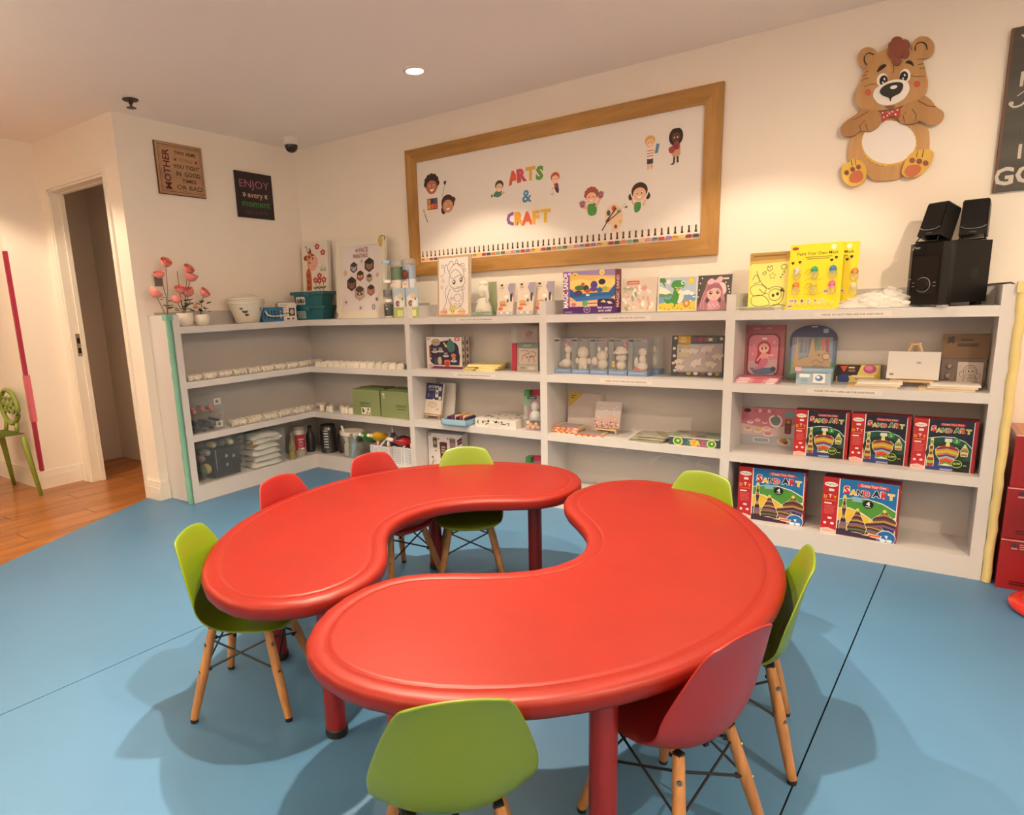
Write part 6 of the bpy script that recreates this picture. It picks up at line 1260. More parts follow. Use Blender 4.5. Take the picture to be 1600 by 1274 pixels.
def giraffe(a):                    # 150 x 290
    a.rect(0, 0, 150, 290, '#dcd4cc'); O = '#a8502a'; DO = '#8a2f1a'
    a.line([(28, 28), (36, 66)], 4, '#8a7f76').ell(27, 26, 5, 6, '#8a7f76').line([(46, 40), (48, 66)], 4, '#8a7f76').ell(46, 38, 5, 6, '#8a7f76').blob([(12, 84), (30, 74), (34, 100), (16, 104)], DO).blob([(38, 60), (52, 40), (58, 62), (50, 76)], DO).blob([(30, 80), (56, 66), (80, 82), (86, 130), (60, 164), (36, 150), (30, 110)], '#c08a4a').blob([(24, 170), (40, 150), (52, 190), (50, 286), (22, 286), (24, 220)], O).ell(66, 124, 27, 44, '#d8a098', 12).ell(46, 120, 3.5, 6, '#2a1a14').ell(64, 96, 4, 6, '#2a1a14').ell(60, 140, 2, 2.5, '#a86a60').ell(74, 138, 2, 2.5, '#a86a60')
    for x, y, r in ((44, 86, 8), (62, 76, 7), (36, 230, 9), (38, 266, 9), (34, 196, 8)): a.ell(x, y, r, r, DO)
    a.curve([(24, 176), (20, 200), (24, 230)], 2, DO)
    for x, y in ((92, 30), (124, 66), (76, 222), (100, 198), (124, 222), (98, 226)):
        for k in range(5): a.ell(x+9*math.sin(1.256*k), y-11*math.cos(1.256*k), 6, 7, '#a8321f')
        a.ell(x, y, 5, 6, '#d8b0a0')
    for x in (78, 100, 122): a.line([(x, 236), (x, 284)], 3, '#3f5a3a').ell(x-8, 268, 8, 5, '#4a6a44', 30).ell(x+8, 264, 8, 5, '#4a6a44', -30)
    for k in range(5): a.poly([(108+k*6, 172), (112+k*6, 172), (104+k*9, 128+abs(k-2)*8)], '#4a7a42')
carton('giraffe_canvas', 'narrow painted canvas of an orange giraffe and red flowers, standing on the teal boxes', 'canvas', .188, -.070, C1+.2046, .285, .030, .372, CANV, (giraffe, (150, 290)), tilt=-.05, body='canvas')
fp_ = empty('face_painting_frame', (.705, -.130, C1), 0, 'white framed face painting poster with hexagon photos', 'picture frame', None, -.085)
FR = mat('cream frame', (.72, .68, .58), .45, var=.03)
w_, h_, t_ = .474, .552, .048
def fmit(pts, nm): B().prism(pts, -.012, .012).obj(nm, FR, fp_, bevel=.003)
fmit([(-w_/2, h_), (w_/2, h_), (w_/2-t_, h_-t_), (-w_/2+t_, h_-t_)], 'frame_rail'); fmit([(-w_/2, 0), (-w_/2+t_, t_), (w_/2-t_, t_), (w_/2, 0)], 'frame_rail'); fmit([(-w_/2, 0), (-w_/2, h_), (-w_/2+t_, h_-t_), (-w_/2+t_, t_)], 'frame_stile'); fmit([(w_/2, 0), (w_/2-t_, t_), (w_/2-t_, h_-t_), (w_/2, h_)], 'frame_stile')
B().box(-w_/2+.02, -.003, .02, w_/2-.02, .008, h_-.02).obj('poster', mat('poster paper', (.72, .66, .66), .35, var=.01), fp_)
a = Art(w_-2*t_, h_-2*t_, 600, 940)
def hexa(cx, cy, r, cols, sk):
    H_ = [(cx+r*.88*math.sin(math.pi*(k/3)), cy-r*1.15*math.cos(math.pi*(k/3))) for k in range(6)]
    a.poly(H_, cols[0]); a.ell(cx, cy-r*.05, r*.55, r*.75, sk).ell(cx, cy-r*.55, r*.62, r*.42, cols[1]).ell(cx-r*.2, cy-r*.12, r*.12, r*.09, '#2a1a1a').ell(cx+r*.2, cy-r*.12, r*.12, r*.09, '#2a1a1a').ell(cx, cy+r*.34, r*.16, r*.08, '#8a3a3a').ell(cx-r*.3, cy+r*.15, r*.18, r*.16, cols[2]).ell(cx+r*.3, cy+r*.15, r*.18, r*.16, cols[2])
hexa(195, 300, 72, ('#4a4a52', '#2a3444', '#7a8a9a'), '#b8a8a4'); hexa(435, 280, 92, ('#3a2a28', '#241a18', '#8a6a4a'), '#8f6a54'); hexa(295, 425, 70, ('#7a3a30', '#3a1f1c', '#d8c8b8'), '#b87a60'); hexa(160, 535, 95, ('#4a2a2a', '#2f1c1c', '#6a4a3a'), '#8a5f50'); hexa(435, 465, 56, ('#8a7a66', '#3a2f28', '#c8b8a0'), '#b89a7c'); hexa(285, 675, 100, ('#a8988a', '#4a3a34', '#2a2424'), '#c8a890'); hexa(460, 640, 74, ('#8a5a44', '#2f2a2c', '#a86a4a'), '#c08a6a')
a.text('FACE', 352, 92, 92, '#7a2430', fit=130, bold=.008).text('PAINTING', 300, 172, 84, '#7a2430', fit=220, bold=.008).ell(248, 62, 22, 22, '#6a5060').ell(248, 62, 14, 14, '#c8a8b0')
for x, y, c, s_ in ((60, 370, '#d8b08a', 32), (320, 220, '#9a8a8a', 20), (560, 430, '#c89090', 26), (70, 800, '#b0504a', 0), (300, 890, '#7a8a94', 0), (500, 880, '#8a9aa8', 34), (550, 770, '#5a4a3a', 20)):
    if s_: a.ell(x, y, s_*.8, s_*1.2, c).ell(x, y, s_*.3, s_*.5, '#d8c8c4')
    else:
        for k in range(5): a.line([(x, y), (x+36*math.sin(1.256*k), y-42*math.cos(1.256*k))], 6, c)
        a.ell(x, y, 12, 14, '#6a3a3a' if x < 100 else '#6a5a3a')
a.build('poster_print', fp_, (-w_/2+t_, -.0035, t_))
b = B(); b.ball((.20, -.016, .525), (.020, .008, .024), 8).ball((.205, -.018, .50), (.012, .006, .02), 8); b.obj('yellow_clip', card('#c8a83a'), fp_, smooth='all'); B().tube([(.19, -.012, .548), (.215, -.014, .556), (.236, -.012, .548), (.234, -.010, .52)], .003, 5).obj('wire', STEM, fp_)
B().ball((-.232, -.014, .024), (.012, .008, .018), 8).obj('corner_clip', mat('grey clip', (.2, .2, .2), .4), fp_, smooth='all')
# clear jars stacked and two clear tubes
JAR = clear('clear jar', '#dfe3e0', .09, .08); DRK = mat('dark beads', (.02, .02, .02), .3, var=.5, scale=80)
for k in range(3):
    e = empty('clear_jar', (1.048, -.215, C1+.125*k), 0, ('bottom clear jar of dark beads with a white foot', 'middle clear jar of grey beads', 'top clear jar, nearly empty')[k]+', beside the poster frame', 'jar', 'stacked clear jars')
    B().lathe([(.032, 0), (.034, .004), (.034, .094), (.027, .104)], n=20).obj('jar_wall', JAR, e, smooth=True)
    B().lathe([(.028, .104), (.029, .105), (.029, .1235), (.027, .1245)], n=20).obj('lid', POT if k < 2 else clear('tub lid', '#9fc4dc', .7), e, smooth=True)
    if k < 2: B().lathe([(.029, .014), (.030, .016), (.030, .09 if k == 0 else .06), (.002, .092 if k == 0 else .063)], n=16).obj('contents', DRK if k == 0 else mat('grey beads', (.16, .15, .15), .4, var=.5, scale=80), e, smooth=True)
    if k == 0:
        B().lathe([(.030, .003), (.0305, .012), (.002, .014)], n=16).obj('white_foot', POT, e); B().ball((.012, -.031, .06), (.006, .003, .008), 8).ball((.006, -.031, .082), (.004, .003, .005), 8).obj('dots', POT, e, smooth='all')
def bottlepack(x, y, z, h, label, top, body, low, rr=.052):
    e = empty('printed_tube', (x, y, z), 0, label, 'tube', 'clear printed tubes')
    B().lathe([(rr, 0), (rr, h-.03), (rr*.96, h-.012)], n=22).obj('tube_wall', JAR, e, smooth=True)
    B().lathe([(rr*1.02, h-.03), (rr*1.02, h-.004), (rr*.95, h)], n=22).obj('clear_cap', clear('grey cap', '#a8a6a8', .5), e, smooth=True)
    for z0_, z1_, m_ in ((h*.66, h*.89, top), (h*.34, h*.66, body), (.004, h*.34, low)): B().lathe([(rr*.93, z0_), (rr*.93, z1_)], n=22).obj('printed_sleeve', card(m_), e, smooth=True)
    return e
e = bottlepack(1.108, -.175, C1, .372, 'tall printed tube with a green top band, next to the clear jars', '#3f5f34', '#d8ccc4', '#b8c0c4', .046)
a = Art(.06, .08, 60, 80); a.rect(6, 20, 50, 40, '#e8dcd0').rect(12, 28, 40, 33, '#c89a80'); a.ell(44, 66, 20, 16, '#6a3028'); a.build('label', e, (-.03, -.0475, .16))
e = bottlepack(1.212, -.175, C1, .374, 'tall printed tube with a brown round picture, next to the oak board frame', '#8a9ab0', '#c8ccd4', '#b8c4cc', .046)
a = Art(.07, .17, 70, 170); a.ell(36, 40, 27, 32, '#5f3024').ell(40, 34, 12, 14, '#8a4a34').rect(10, 84, 60, 124, '#e2d6c8').rect(18, 96, 48, 104, '#c88a74').curve([(66, 10), (69, 60), (68, 150)], 5, '#2a3a5a'); a.build('label', e, (-.035, -.0475, .145))
for k, x in enumerate((1.163, 1.273)):
    e = carton('pictured_pack', ('small sky blue pictured pack with a brown seal, before the tubes', 'second sky blue pictured pack, partly behind the shelving divider')[k], 'craft pack', x, -.235, C1, .096, .008, .190, '#a8b8c0', ((lambda a: (a.rect(0, 0, 100, 190, '#a9bcc6'), a.poly([(0, 60), (40, 40), (100, 70), (100, 120), (0, 120)], '#d8dad8'), a.ell(60, 50, 22, 20, '#d8c0a8'), a.ell(30, 80, 18, 16, '#e4e0da'), a.ell(36, 98, 19, 19, '#6a1f1c'), a.ell(36, 98, 12, 12, '#a8786a'), a.ell(66, 104, 18, 20, '#e8e4dc'), a.rect(0, 126, 100, 190, '#a8b85a'), a.rect(30, 140, 80, 180, '#d8d8a0'), a.ell(80, 70, 8, 10, '#7a8a4a'))), (100, 190)), group='sky blue pictured packs')

# ---- corner unit: plaster cutouts
PLS = mat('plaster cutout', (.70, .645, .56), .85, var=.06, scale=12)
def cut_mesh(seed, hgt=.040):
    rnd = random.Random(seed); n = 12
    pts = []
    for k in range(n):
        t = 2*math.pi*k/n; r = 1+.12*math.sin(3*t+seed)+rnd.uniform(-.05, .05)
        pts.append((.026*r*math.cos(t), hgt/2+hgt/2*min(1, r)*math.sin(t)))
    zmin = min(p[1] for p in pts); return B().prism([(x, z-zmin) for x, z in pts], -.0045, .0045).mesh('cutout', PLS, bevel=.001, seg=1)
CM = [cut_mesh(s) for s in range(5)]
rnd = random.Random(21)
def cutout(x, y, z, rz, label, group, m=None, tilt=0.):
    e = tag(link('plaster_cutout', m or rnd.choice(CM)), label, 'plaster cutout', group); e.location = (x, y, z); e.rotation_euler = (tilt, 0, rz)
y = -1.235; k = 0
while y < -.285:                   # upper left wing: ranks pressed together along the shelf
    cutout(.243+rnd.uniform(-.004, .004), y, C2, rnd.uniform(-.04, .04), 'white plaster cutout in the front rank on the upper shelf of the left wing', 'plaster cutouts, upper left wing, front rank', tilt=rnd.uniform(-.05, .05))
    y += .0112+(.022 if k % 8 == 7 else 0); k += 1
y = -1.22; k = 0
while y < -.06:
    cutout(.175+rnd.uniform(-.006, .006), y, C2, rnd.uniform(-.05, .05), 'white plaster cutout in the rear rank on the upper shelf of the left wing', 'plaster cutouts, upper left wing, rear rank')
    y += .0165+(.02 if k % 7 == 6 else 0); k += 1
y = -.945; k = 0
while y < -.285:
    cutout(.243+rnd.uniform(-.006, .006), y, C3, rnd.uniform(-.05, .05), 'white plaster cutout in the front rank on the lower shelf of the left wing', 'plaster cutouts, lower left wing, front rank', tilt=rnd.uniform(-.05, .05))
    y += .0112+(.024 if k % 9 == 8 else 0); k += 1
y = -.93; k = 0
while y < -.06:
    cutout(.175+rnd.uniform(-.006, .006), y, C3, rnd.uniform(-.05, .05), 'white plaster cutout in the rear rank on the lower shelf of the left wing', 'plaster cutouts, lower left wing, rear rank')
    y += .0175+(.02 if k % 7 == 6 else 0); k += 1
DOME = B().prism([(-.027, 0), (.027, 0), (.028, .016), (.020, .032), (.006, .038), (-.010, .037), (-.024, .024)], -.010, .010).mesh('cutout', PLS, bevel=.004)
for k in range(13):
    cutout(.352+.0665*k+rnd.uniform(-.006, .006), -.248, C2, rnd.uniform(-.15, .15), 'rounded white plaster cutout facing forward on the upper back shelf', 'plaster cutouts, upper back shelf, front row', DOME)
    if k < 12:
        cutout(.38+.0665*k, -.195, C2, rnd.uniform(-.3, .3), 'white plaster cutout behind the front row on the upper back shelf', 'plaster cutouts, upper back shelf, rear rows', DOME); cutout(.35+.0665*k, -.145, C2, rnd.uniform(-.3, .3), 'white plaster cutout behind the front row on the upper back shelf', 'plaster cutouts, upper back shelf, rear rows', DOME)
for k, (x, y) in enumerate(((.30, -.20), (.35, -.15), (.40, -.235), (.425, -.235), (.47, -.16), (.53, -.15), (.555, -.225), (.585, -.225), (.615, -.20), (.60, -.15), (.64, -.23))):
    e = tag(link('plaster_figure', B().lathe([(.024, 0), (.026, .006), (.019, .016), (.021, .026), (.017, .040), (.004, .046)], n=12, sq=.7).mesh('figure', PLS, smooth=True)), 'small white plaster figure left of the green boxes', 'plaster figure', 'plaster figures by the green boxes'); e.location = (x, y, C3); e.rotation_euler.z = rnd.uniform(-1, 1)

# ---- corner unit: boxes and tubs
CLB = clear('storage plastic', '#a8b0b2', .09, .1)
def clear_bin(name, x, y, z, w, d, h, label, lidcol=None, group=None, rz=math.pi/2, taper=.95, wallm=None):
    """open-front-facing clear bin; local front is -y"""
    e = empty(name, (x, y, z), rz, label, 'storage box', group)
    b = B(); wl = .0025
    def ring(sc, zz, off): return [(sx*(w/2*sc-off), sy*(d/2*sc-off), zz) for sx, sy in ((-1, -1), (1, -1), (1, 1), (-1, 1))]
    A, T, A2, T2_ = [[b.bm.verts.new(p) for p in r] for r in (ring(taper, 0, 0), ring(1, h, 0), ring(taper, .004, wl), ring(1, h, wl))]
    b.bm.faces.new(A[::-1]); b.bm.faces.new(A2)
    for i in range(4):
        j = (i+1) % 4; b.bm.faces.new((A[i], A[j], T[j], T[i])); b.bm.faces.new((A2[j], A2[i], T2_[i], T2_[j])); b.bm.faces.new((T[i], T[j], T2_[j], T2_[i]))
    b.obj('bin_wall', wallm or CLB, e, bevel=.0)
    b = B(); b.box(-w/2-.006, -d/2-.006, h, w/2+.006, d/2+.006, h+.012); b.obj('lid', wallm or CLB, e, bevel=.004)
    return e
# two stacked small boxes on the third shelf
for k in range(2):
    e = clear_bin('clear_box', .150, -1.118, C3+.115*k, .225, .20, .102, ('lower clear box of dark paint tubes beside the green foam guard', 'upper clear box of pink pieces beside the green foam guard')[k], group='stacked clear boxes')
    rr = random.Random(k+3)
    for q in range(9):
        g_ = B(); x_ = -.085+.021*q
        if k == 0: g_.tube([(x_, -.07+rr.uniform(-.01, .02), .018+.02*(q % 3)), (x_+rr.uniform(-.02, .02), .06, .02+.02*(q % 3))], .012, 8)
        else: g_.ball((x_, -.06+.05*(q % 3), .022+.010*(q % 2)), (.016, .022, .016), 8)
        g_.obj('paint_tube' if k == 0 else 'pink_piece', card(('#20242a', '#3a4450', '#2a2024', '#55606a')[q % 4] if k == 0 else ('#b86a62', '#c88070', '#a85a58')[q % 3]), e, smooth='all')
    a = Art(.05, .04, 50, 40); a.rect(0, 0, 50, 40, '#b8b4b0').rect(12, 10, 34, 30, '#6a6664'); a.build('label', e, (.04, -.1012, .02 if k == 0 else .055))
GBX = '#808b5e'
def greenbox(a, mark):
    a.rect(0, 0, 160, 110, GBX); 
    a.text('CONSTRUCT', 76 if mark else 110, 64, 14, '#2f4028', fit=62 if mark else 60, bold=.03).rect(48 if mark else 88, 70, 102 if mark else 134, 74, '#46583a')
    if mark:
        a.rect(50, 76, 104, 106, '#dcd8cc').ell(62, 92, 6, 7, '#2a2622').ell(90, 84, 5, 5, '#3a342e').ell(58, 82, 4, 4, '#5a544c').ell(84, 98, 7, 5, '#8a8478').ell(98, 100, 4, 4, '#5a5a4a')
    else: a.ell(16, 14, 7, 5, '#c8d0b0').ell(18, 26, 8, 5, '#a0b088')
for k, (x, w_) in enumerate(((.780, .235), (1.092, .0))):
    pass
for k, (x, y_, w_) in enumerate(((.795, -.230, .268), (1.080, -.238, .268))):
    e = carton('green_carton', ('olive green carton with a small white picture label', 'olive green carton beside the shelving post, with plain lettering')[k], 'carton', x, y_, C3, w_, .17, .186, GBX, ((lambda a, k=k: greenbox(a, k == 0)), (160, 110)), group='olive green cartons')
    B().box(-w_/2+.03, .05, .186, w_/2, .17, .194).obj('lid_flap', card('#5f7046'), e)
# bottom shelf, left wing
e = clear_bin('clear_drawer_bin', .145, -1.062, C4, .345, .235, .27, 'large clear bin with a dark drawer box inside, at the end of the bottom shelf', taper=.93)
db = B().box(-.05, -.085, .006, .145, .09, .19).obj('dark_drawer_box', card('#14181c'), e, bevel=.004)
b = B()
for x_, z_ in ((.045, .14), (.045, .08), (.10, .13)): b.ball((x_, -.088, z_), (.012, .006, .012), 10)
b.obj('white_knobs', card('#8a9096'), db, smooth='all')
for q, (x_, z_, c_) in enumerate(((-.11, .05, '#3a4a3a'), (-.075, .06, '#a89a5a'), (-.11, .14, '#7a5a58'), (-.07, .17, '#8a8480'), (-.02, .215, '#b8aa86'), (.05, .215, '#6a7068'), (.11, .21, '#c8bfa8'))): B().ball((x_, -.03, z_+.01), (.026, .05, .036 if q < 2 else .024), 10).obj('stored_item', card(c_), e, smooth='all')
B().box(-.048, -.11, .06, -.044, -.105, .20).obj('label_edge', card('#7a8084'), e)
e = clear_bin('clear_cloth_bin', .150, -.690, C4, .285, .245, .255, 'clear bin full of folded white cloths on the bottom shelf', taper=.93)
CLO = mat('white cloth', (.62, .63, .60), .85, var=.08, scale=20, bump=.4, bscale=30)
for q, (z_, w_) in enumerate(((.006, .122), (.048, .112), (.090, .118), (.132, .105), (.174, .118), (.208, .124))):
    B().grid(lambda u, v, z_=z_, w_=w_, q=q: (w_*(2*u-1)*(1+.05*math.sin(9*v+q))+.005*math.sin(q*2), -.104+.20*v+.006*math.sin(7*u+q), z_+(.045 if q < 5 else .03)*(1-abs(2*u-1)**6)*(1-abs(2*v-1)**6)+.004*math.sin(11*u+q*3)*math.sin(8*v)), 20, 10).obj('folded_cloth', CLO, e, smooth='all')
B().ball((-.085, -.06, .165), (.035, .03, .03), 10).obj('tan_bundle', card('#a8824a'), e, smooth='all')
a = Art(.12, .016, 120, 16); a.rect(0, 0, 120, 16, '#c8c4c0').rect(10, 5, 90, 10, '#7a7674'); a.build('label', e, (-.01, -.1238, .19))
def bottle(name, x, y, z, prof, m, label, capm=None, capprof=None, cat='bottle', group=None, M=None, n=18):
    e = empty(name, (x, y, z), 0, label, cat, group)
    B().lathe(prof, n=n, M=M).obj('bottle_body', m, e, smooth=True)
    if capprof: B().lathe(capprof, n=12, M=M).obj('cap', capm, e, smooth=True)
    return e
e = bottle('glass_bottle', .246, -.475, C4, [(.024, 0), (.026, .01), (.026, .1), (.012, .14), (.010, .185)], clear('olive glass', '#8a8a5a', .5), 'slim bottle of yellow liquid beside the cloth bin', card('#6a6458'), [(.012, .185), (.012, .2)])
B().lathe([(.022, .004), (.022, .06), (.001, .062)], n=14).obj('yellow_liquid', card('#a8923a'), e)
e = bottle('glue_jar', .205, -.375, C4, [(.05, 0), (.054, .008), (.054, .185), (.046, .20)], mat('milky jar', (.36, .33, .30), .35), 'milky jar with a crimson label in the corner', card('#8a857e'), [(.047, .20), (.048, .222), (.045, .224)], 'jar')
b = B()
for k in range(7):
    pass
b.lathe([(.0548, .05), (.0548, .168)], n=36, cap=False); lb = b.bm
bmesh.ops.delete(lb, geom=[f for f in lb.faces if not (-1.15 < math.atan2(f.calc_center_median().y, f.calc_center_median().x) < .35)], context='FACES')
b.obj('crimson_label', card('#9a1f30'), e)
a = Art(.06, .11, 60, 110); a.text('Liquid', 30, 36, 20, '#e0c8c8', fit=40, bold=.02).text('glue', 30, 56, 18, '#e0c8c8', fit=30, bold=.01).rect(12, 70, 48, 73, '#d0a0a8').rect(12, 80, 44, 83, '#d0a0a8').rect(6, 96, 54, 108, '#d8d0cc').rect(10, 99, 26, 106, '#3a2a2a')
dn = Vector((math.cos(-.40), math.sin(-.40), 0)); uu = Vector((-dn.y, dn.x, 0)); a.build('label_print', e, tuple(dn*.0562-uu*.03+Vector((0, 0, .054))), tuple(uu), (0, 0, 1))
e = bottle('ribbed_canister', .318, -.178, C4, [(.062, 0), (.064, .008), (.060, .02)]+[(.060+(.004 if k % 2 else 0), .03+.011*k) for k in range(15)]+[(.056, .20)], mat('dark ribbed canister', (.10, .09, .085), .25, metal=.7), 'dark ribbed metal canister in the corner of the bottom shelf', card('#2a2624'), [(.056, .2), (.057, .215), (.05, .217)], 'canister')
b = B()
for k in range(7): b.box(-.018, -.0655, .045+.021*k, .018, -.0628, .053+.021*k)
o = b.obj('silver_bands', SIL, e); o.rotation_euler.z = .55
for k, (x, y_, c_, lab) in enumerate(((.13, -.30, '#4a2a22', 'brown bottle behind the milky jar'), (.18, -.24, '#2a2a2e', 'dark bottle at the very back of the corner'), (.43, -.14, '#3a2a24', 'dark brown bottle behind the clear tub'))):
    bottle('dark_bottle', x, y_, C4, [(.03, 0), (.032, .01), (.032, .13), (.014, .165), (.013, .19)], card(c_), lab, BLK, [(.015, .19), (.015, .205)])
# white rimmed clear tub of bottles
e = empty('clear_tub', (.600, -.200, C4), 0, 'clear tub with a white rim holding bottles, right of the canister', 'tub')
B().lathe([(.073, 0), (.075, .003), (.092, .17)], n=26, sq=.85, cap=False).lathe([(.002, .003), (.073, .003)], n=26, sq=.85, cap=False).obj('tub_wall', clear('tub clear', '#c0c4bc', .3), e, smooth=True)
B().lathe([(.092, .165), (.097, .168), (.098, .196), (.093, .196), (.091, .168)], n=26, sq=.85, cap=False).obj('white_rim', POT, e, smooth=True)
WB = [(.020, 0), (.022, .008), (.022, .085), (.012, .11), (.009, .125)]
def lean(x, y, z, rx, ry): return Matrix.Translation((x, y, z)) @ Matrix.Rotation(rx, 4, 'X') @ Matrix.Rotation(ry, 4, 'Y')
for x, y_, z, rx, ry, col, capc, lab, s_ in ((.560, -.215, C4+.115, .2, -.22, '#d8d4c4', '#e0dcd0', 'white bottle leaning out of the clear tub', .85), (.575, -.235, C4+.008, 0, .05, '#c8c2b0', '#e8e4dc', 'cream bottle standing in the clear tub', 1), (.628, -.232, C4+.010, 0, .22, '#7a98a8', '#d8d8d4', 'grey blue bottle leaning in the clear tub', 1.15), (.655, -.185, C4+.13, .9, .9, '#1f4a2a', '#1a2a1a', 'dark green bottle lying across the tub rim', 1.2), (.61, -.22, C4+.165, 1.2, .8, '#b08a58', '#b08a58', 'tan handle sticking out of the clear tub', .7)):
    bottle('craft_bottle', x, y_, z, [(r*s_, q*s_) for r, q in WB], card(col), lab, card(capc), [(.010*s_, .123*s_), (.010*s_, .145*s_)], group='bottles in the clear tub', M=Matrix.Rotation(rx, 4, 'X') @ Matrix.Rotation(ry, 4, 'Y'))
# white two-part baskets with paint bottles
BKW = mat('white basket plastic', (.68, .68, .70), .4, var=.02)
def basket(x, y, label):
    e = empty('white_basket', (x, y, C4), -.02, label, 'basket', 'white bottle baskets'); b = B(); w_, d_, h_ = .180, .175, .125
    b.box(-w_/2, -d_/2, 0, w_/2, d_/2, .004)
    for side in range(4):
        L_, dd = ((w_/2, d_/2), (d_/2, w_/2))[side % 2]; M = Matrix.Rotation(side*math.pi/2, 4, 'Z') @ Matrix.Translation((0, -dd, 0))
        n_ = 13 if side % 2 == 0 else 10
        for q in range(n_+1):
            x_ = -L_+2*L_*q/n_
            if side % 2 == 0 and 5 < q < 8: b.box(x_-.009, -.0015, 0, x_+.009, .0015, h_, M)
            else: b.box(x_-.0035, -.0015, 0, x_+.0035, .0015, h_, M)
        for q in range(9): z_ = .006+q*.0135; b.box(-L_, -.0012, z_-.003, L_, .0012, z_+.003, M)
        b.box(-L_-.003, -.004, h_-.004, L_+.003, .003, h_+.006, M)
    b.obj('basket_body', BKW, e)
    B().tube([(0, -d_/2, .122), (.004, -d_/4, .155), (.006, 0, .178), (.004, d_/4, .155), (0, d_/2, .122)], .006, 6).obj('handle', BKW, e)
basket(.957, -.200, 'white slotted basket of paint bottles, beside the clear tub'); basket(1.138, -.165, 'white slotted basket of paint bottles, against the shelving post')
for x, y_, z, rx, ry, col, capc, lab, s_ in ((.905, -.250, .012, 0, 0, '#d8608a', '#ece6e2', 'pink paint bottle in the first white basket', .98), (1.005, -.250, .012, 0, 0, '#d8782a', '#ece6e2', 'orange paint bottle in the first white basket', .98), (1.095, -.220, .016, 0, .05, '#101018', '#ece6e2', 'black paint bottle in the second white basket', 1.08), (1.185, -.215, .008, 0, 0, '#3a2060', '#ece6e2', 'violet paint bottle in the second white basket', .98),
        (.80, -.185, .14, 1.15, .15, '#3f8a2a', '#dfe2d2', 'green paint bottle lying behind the baskets', 1.2), (.905, -.17, .165, 1.3, .1, '#d8a820', '#ece2c8', 'yellow paint bottle lying on top behind the baskets', 1.35), (1.02, -.19, .06, .2, .05, '#22203a', '#9a98a8', 'navy paint bottle with a pointed grey cap', 1.35), (1.165, -.15, .14, 1.25, -.5, '#a81f2a', '#e8d8d4', 'red paint bottle lying on top by the post', 1.4), (1.10, -.12, .14, 1.2, .1, '#1a1a20', '#3a3a40', 'black bottle lying at the back of the baskets', 1.3)):
    bottle('paint_bottle', x, y_, C4+z, [(r*s_*1.05, q*s_) for r, q in WB], mat('paint '+col, col, .3, coat=.3), lab, card(capc), [(.010*s_, .123*s_), (.0085*s_, .15*s_)] if 'navy' not in lab else [(.012, .165), (.002, .215)], group='paint bottles in and behind the white baskets', M=Matrix.Rotation(rx, 4, 'X') @ Matrix.Rotation(ry, 4, 'Y'))

# ------------------------------------------------------------------ right edge: red cartons and a round red base
RC = mat('glossy red carton', (.30, .012, .014), .28, var=.08, scale=4, coat=.3)
def rfront(a, script):
    a.rect(0, 0, 400, 215, '#8f1218').rect(0, 0, 400, 5, '#d8a09a').ell(42, 24, 9, 9, '#4a2a3a').rect(34, 34, 52, 40, '#c8a0a0')
    for k in range(3): a.rect(58, 16+k*9, 82-(k % 2)*8, 20+k*9, '#d8b0b0')
    if script: a.curve([(118, 100), (134, 84), (150, 82), (142, 110), (136, 134)], 13, '#d8c0b8').curve([(140, 128), (156, 96), (170, 82), (174, 90), (168, 128)], 11, '#d8c0b8').curve([(168, 128), (184, 96), (198, 84), (200, 120), (214, 130)], 11, '#d8c0b8')
    a.rect(40, 178, 240, 183, '#3a0a0c').rect(40, 188, 260, 193, '#3a0a0c')
for k, (x, y_, z, sc, lab) in enumerate(((4.505, -.318, .0065, True, 'bottom red carton of the stack at the right wall edge'), (4.506, -.306, .2135, True, 'middle red carton of the stack at the right wall edge'), (4.512, -.292, .4205, False, 'top red carton of the stack at the right wall edge'))):
    e = empty('red_carton', (x, y_, z), 0, lab, 'carton', 'stacked red cartons'); w_ = .40
    B().box(-w_/2, 0, 0, w_/2, .28, .2062).obj('carton', RC, e, bevel=.003)
    a = Art(w_, .2062, 400, 215); rfront(a, sc); a.build('front_print', e, (-w_/2, 0, 0))
    b = B(); b.box(-w_/2+.02, .02, .2062, w_/2-.01, .26, .2066); b.obj('tape_strip', card('#c88a5a') if k == 2 else RC, e)
e = empty('red_round_base', (4.486, -.486, .0065), 0, 'round glossy red base standing on the blue mat at the right edge', 'stand')
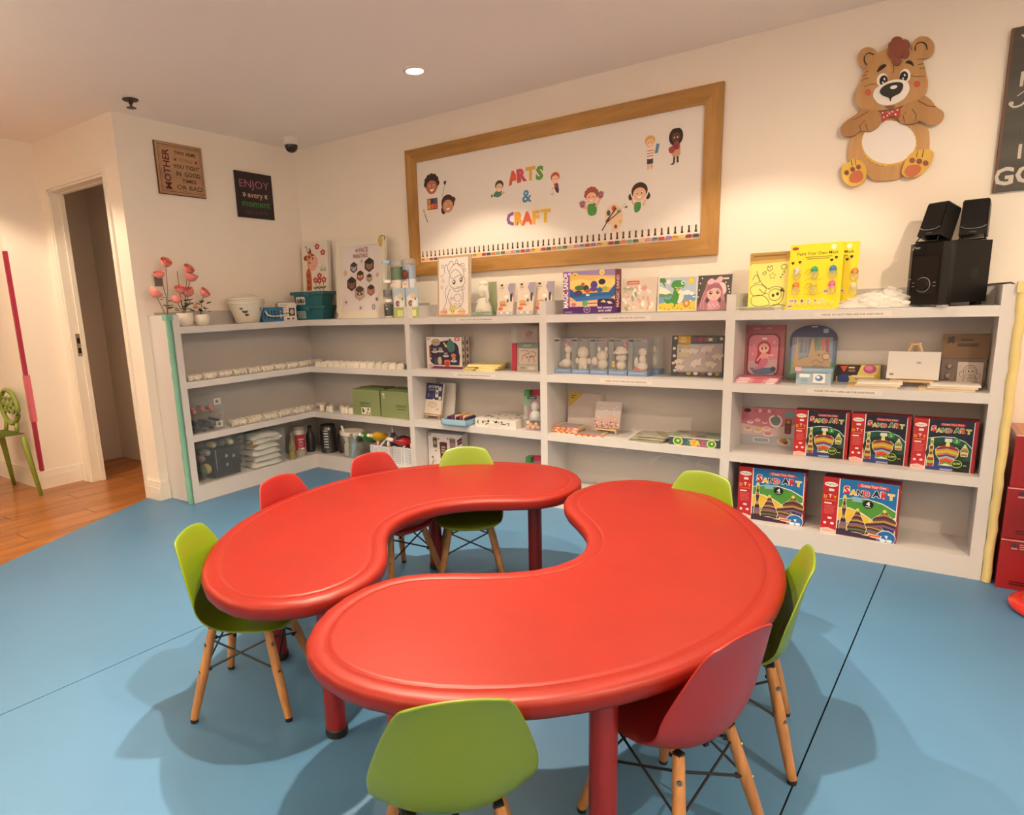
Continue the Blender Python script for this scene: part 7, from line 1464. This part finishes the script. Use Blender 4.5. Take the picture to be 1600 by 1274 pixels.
RR = mat('glossy red enamel', (.62, .03, .018), .22, var=.03, coat=.4)
B().lathe([(.145, 0), (.156, .012), (.156, .022), (.140, .036), (.118, .040), (.115, .056), (.100, .068), (.02, .072)], n=40).obj('base', RR, e, smooth=True)
B().lathe([(.018, .070), (.018, .42)], n=14).obj('post', RR, e, smooth=True)
B().lathe([(.02, .42), (.11, .43), (.115, .445), (.11, .46), (.02, .465)], n=30).obj('round_top', RR, e, smooth=True)

# ------------------------------------------------------------------ left edge: olive plastic armless chair
OL = mat('olive plastic', (.20, .26, .035), .42, var=.04)
e = empty('olive_chair', (-1.19, -1.92, 0), 0, 'olive plastic chair with oval holes in its back, cut by the left edge', 'chair')
def leg(p, q): B().tube([p, Vector(p).lerp(Vector(q), .12)+Vector((0, 0, -.012)), q], [.014, .020, .013], 8).obj('leg', OL, e, smooth='all')
b = B(); b.grid(lambda u, v: (-.20+.36*u, -.2+.4*v, .425-.02*math.sin(math.pi*u)*math.sin(math.pi*v)), 8, 8); bmesh.ops.solidify(b.bm, geom=b.bm.faces[:], thickness=.02); b.obj('seat', OL, e, smooth='all', bevel=0)
leg((.19, .17, .415), (.285, .185, 0)); leg((.16, -.17, .415), (.20, -.21, 0)); leg((-.2, .17, .415), (-.24, .21, 0)); leg((-.2, -.17, .415), (-.24, -.21, 0))
b = B()                            # back ring with oval holes
for cx, cz, rx, rz_ in ((0, .60, .19, .12),):
    b.tube([(-.06+.14*math.cos(t), .205+.0*t, .60+.12*math.sin(t)) for t in [k*2*math.pi/28 for k in range(28)]], .016, 8, closed=True)
for hx, hz in ((.0, .64), (.0, .585), (-.07, .64), (-.07, .585), (-.13, .64), (-.13, .585)):
    b.tube([(hx-.012+.034*math.cos(t), .205, hz+.026*math.sin(t)) for t in [k*2*math.pi/16 for k in range(16)]], .009, 6, closed=True)
b.tube([(-.15, .19, .42), (-.15, .203, .50)], .014, 8).tube([(.03, .19, .42), (.03, .203, .49)], .014, 8)
b.obj('pierced_back', OL, e, smooth='all')
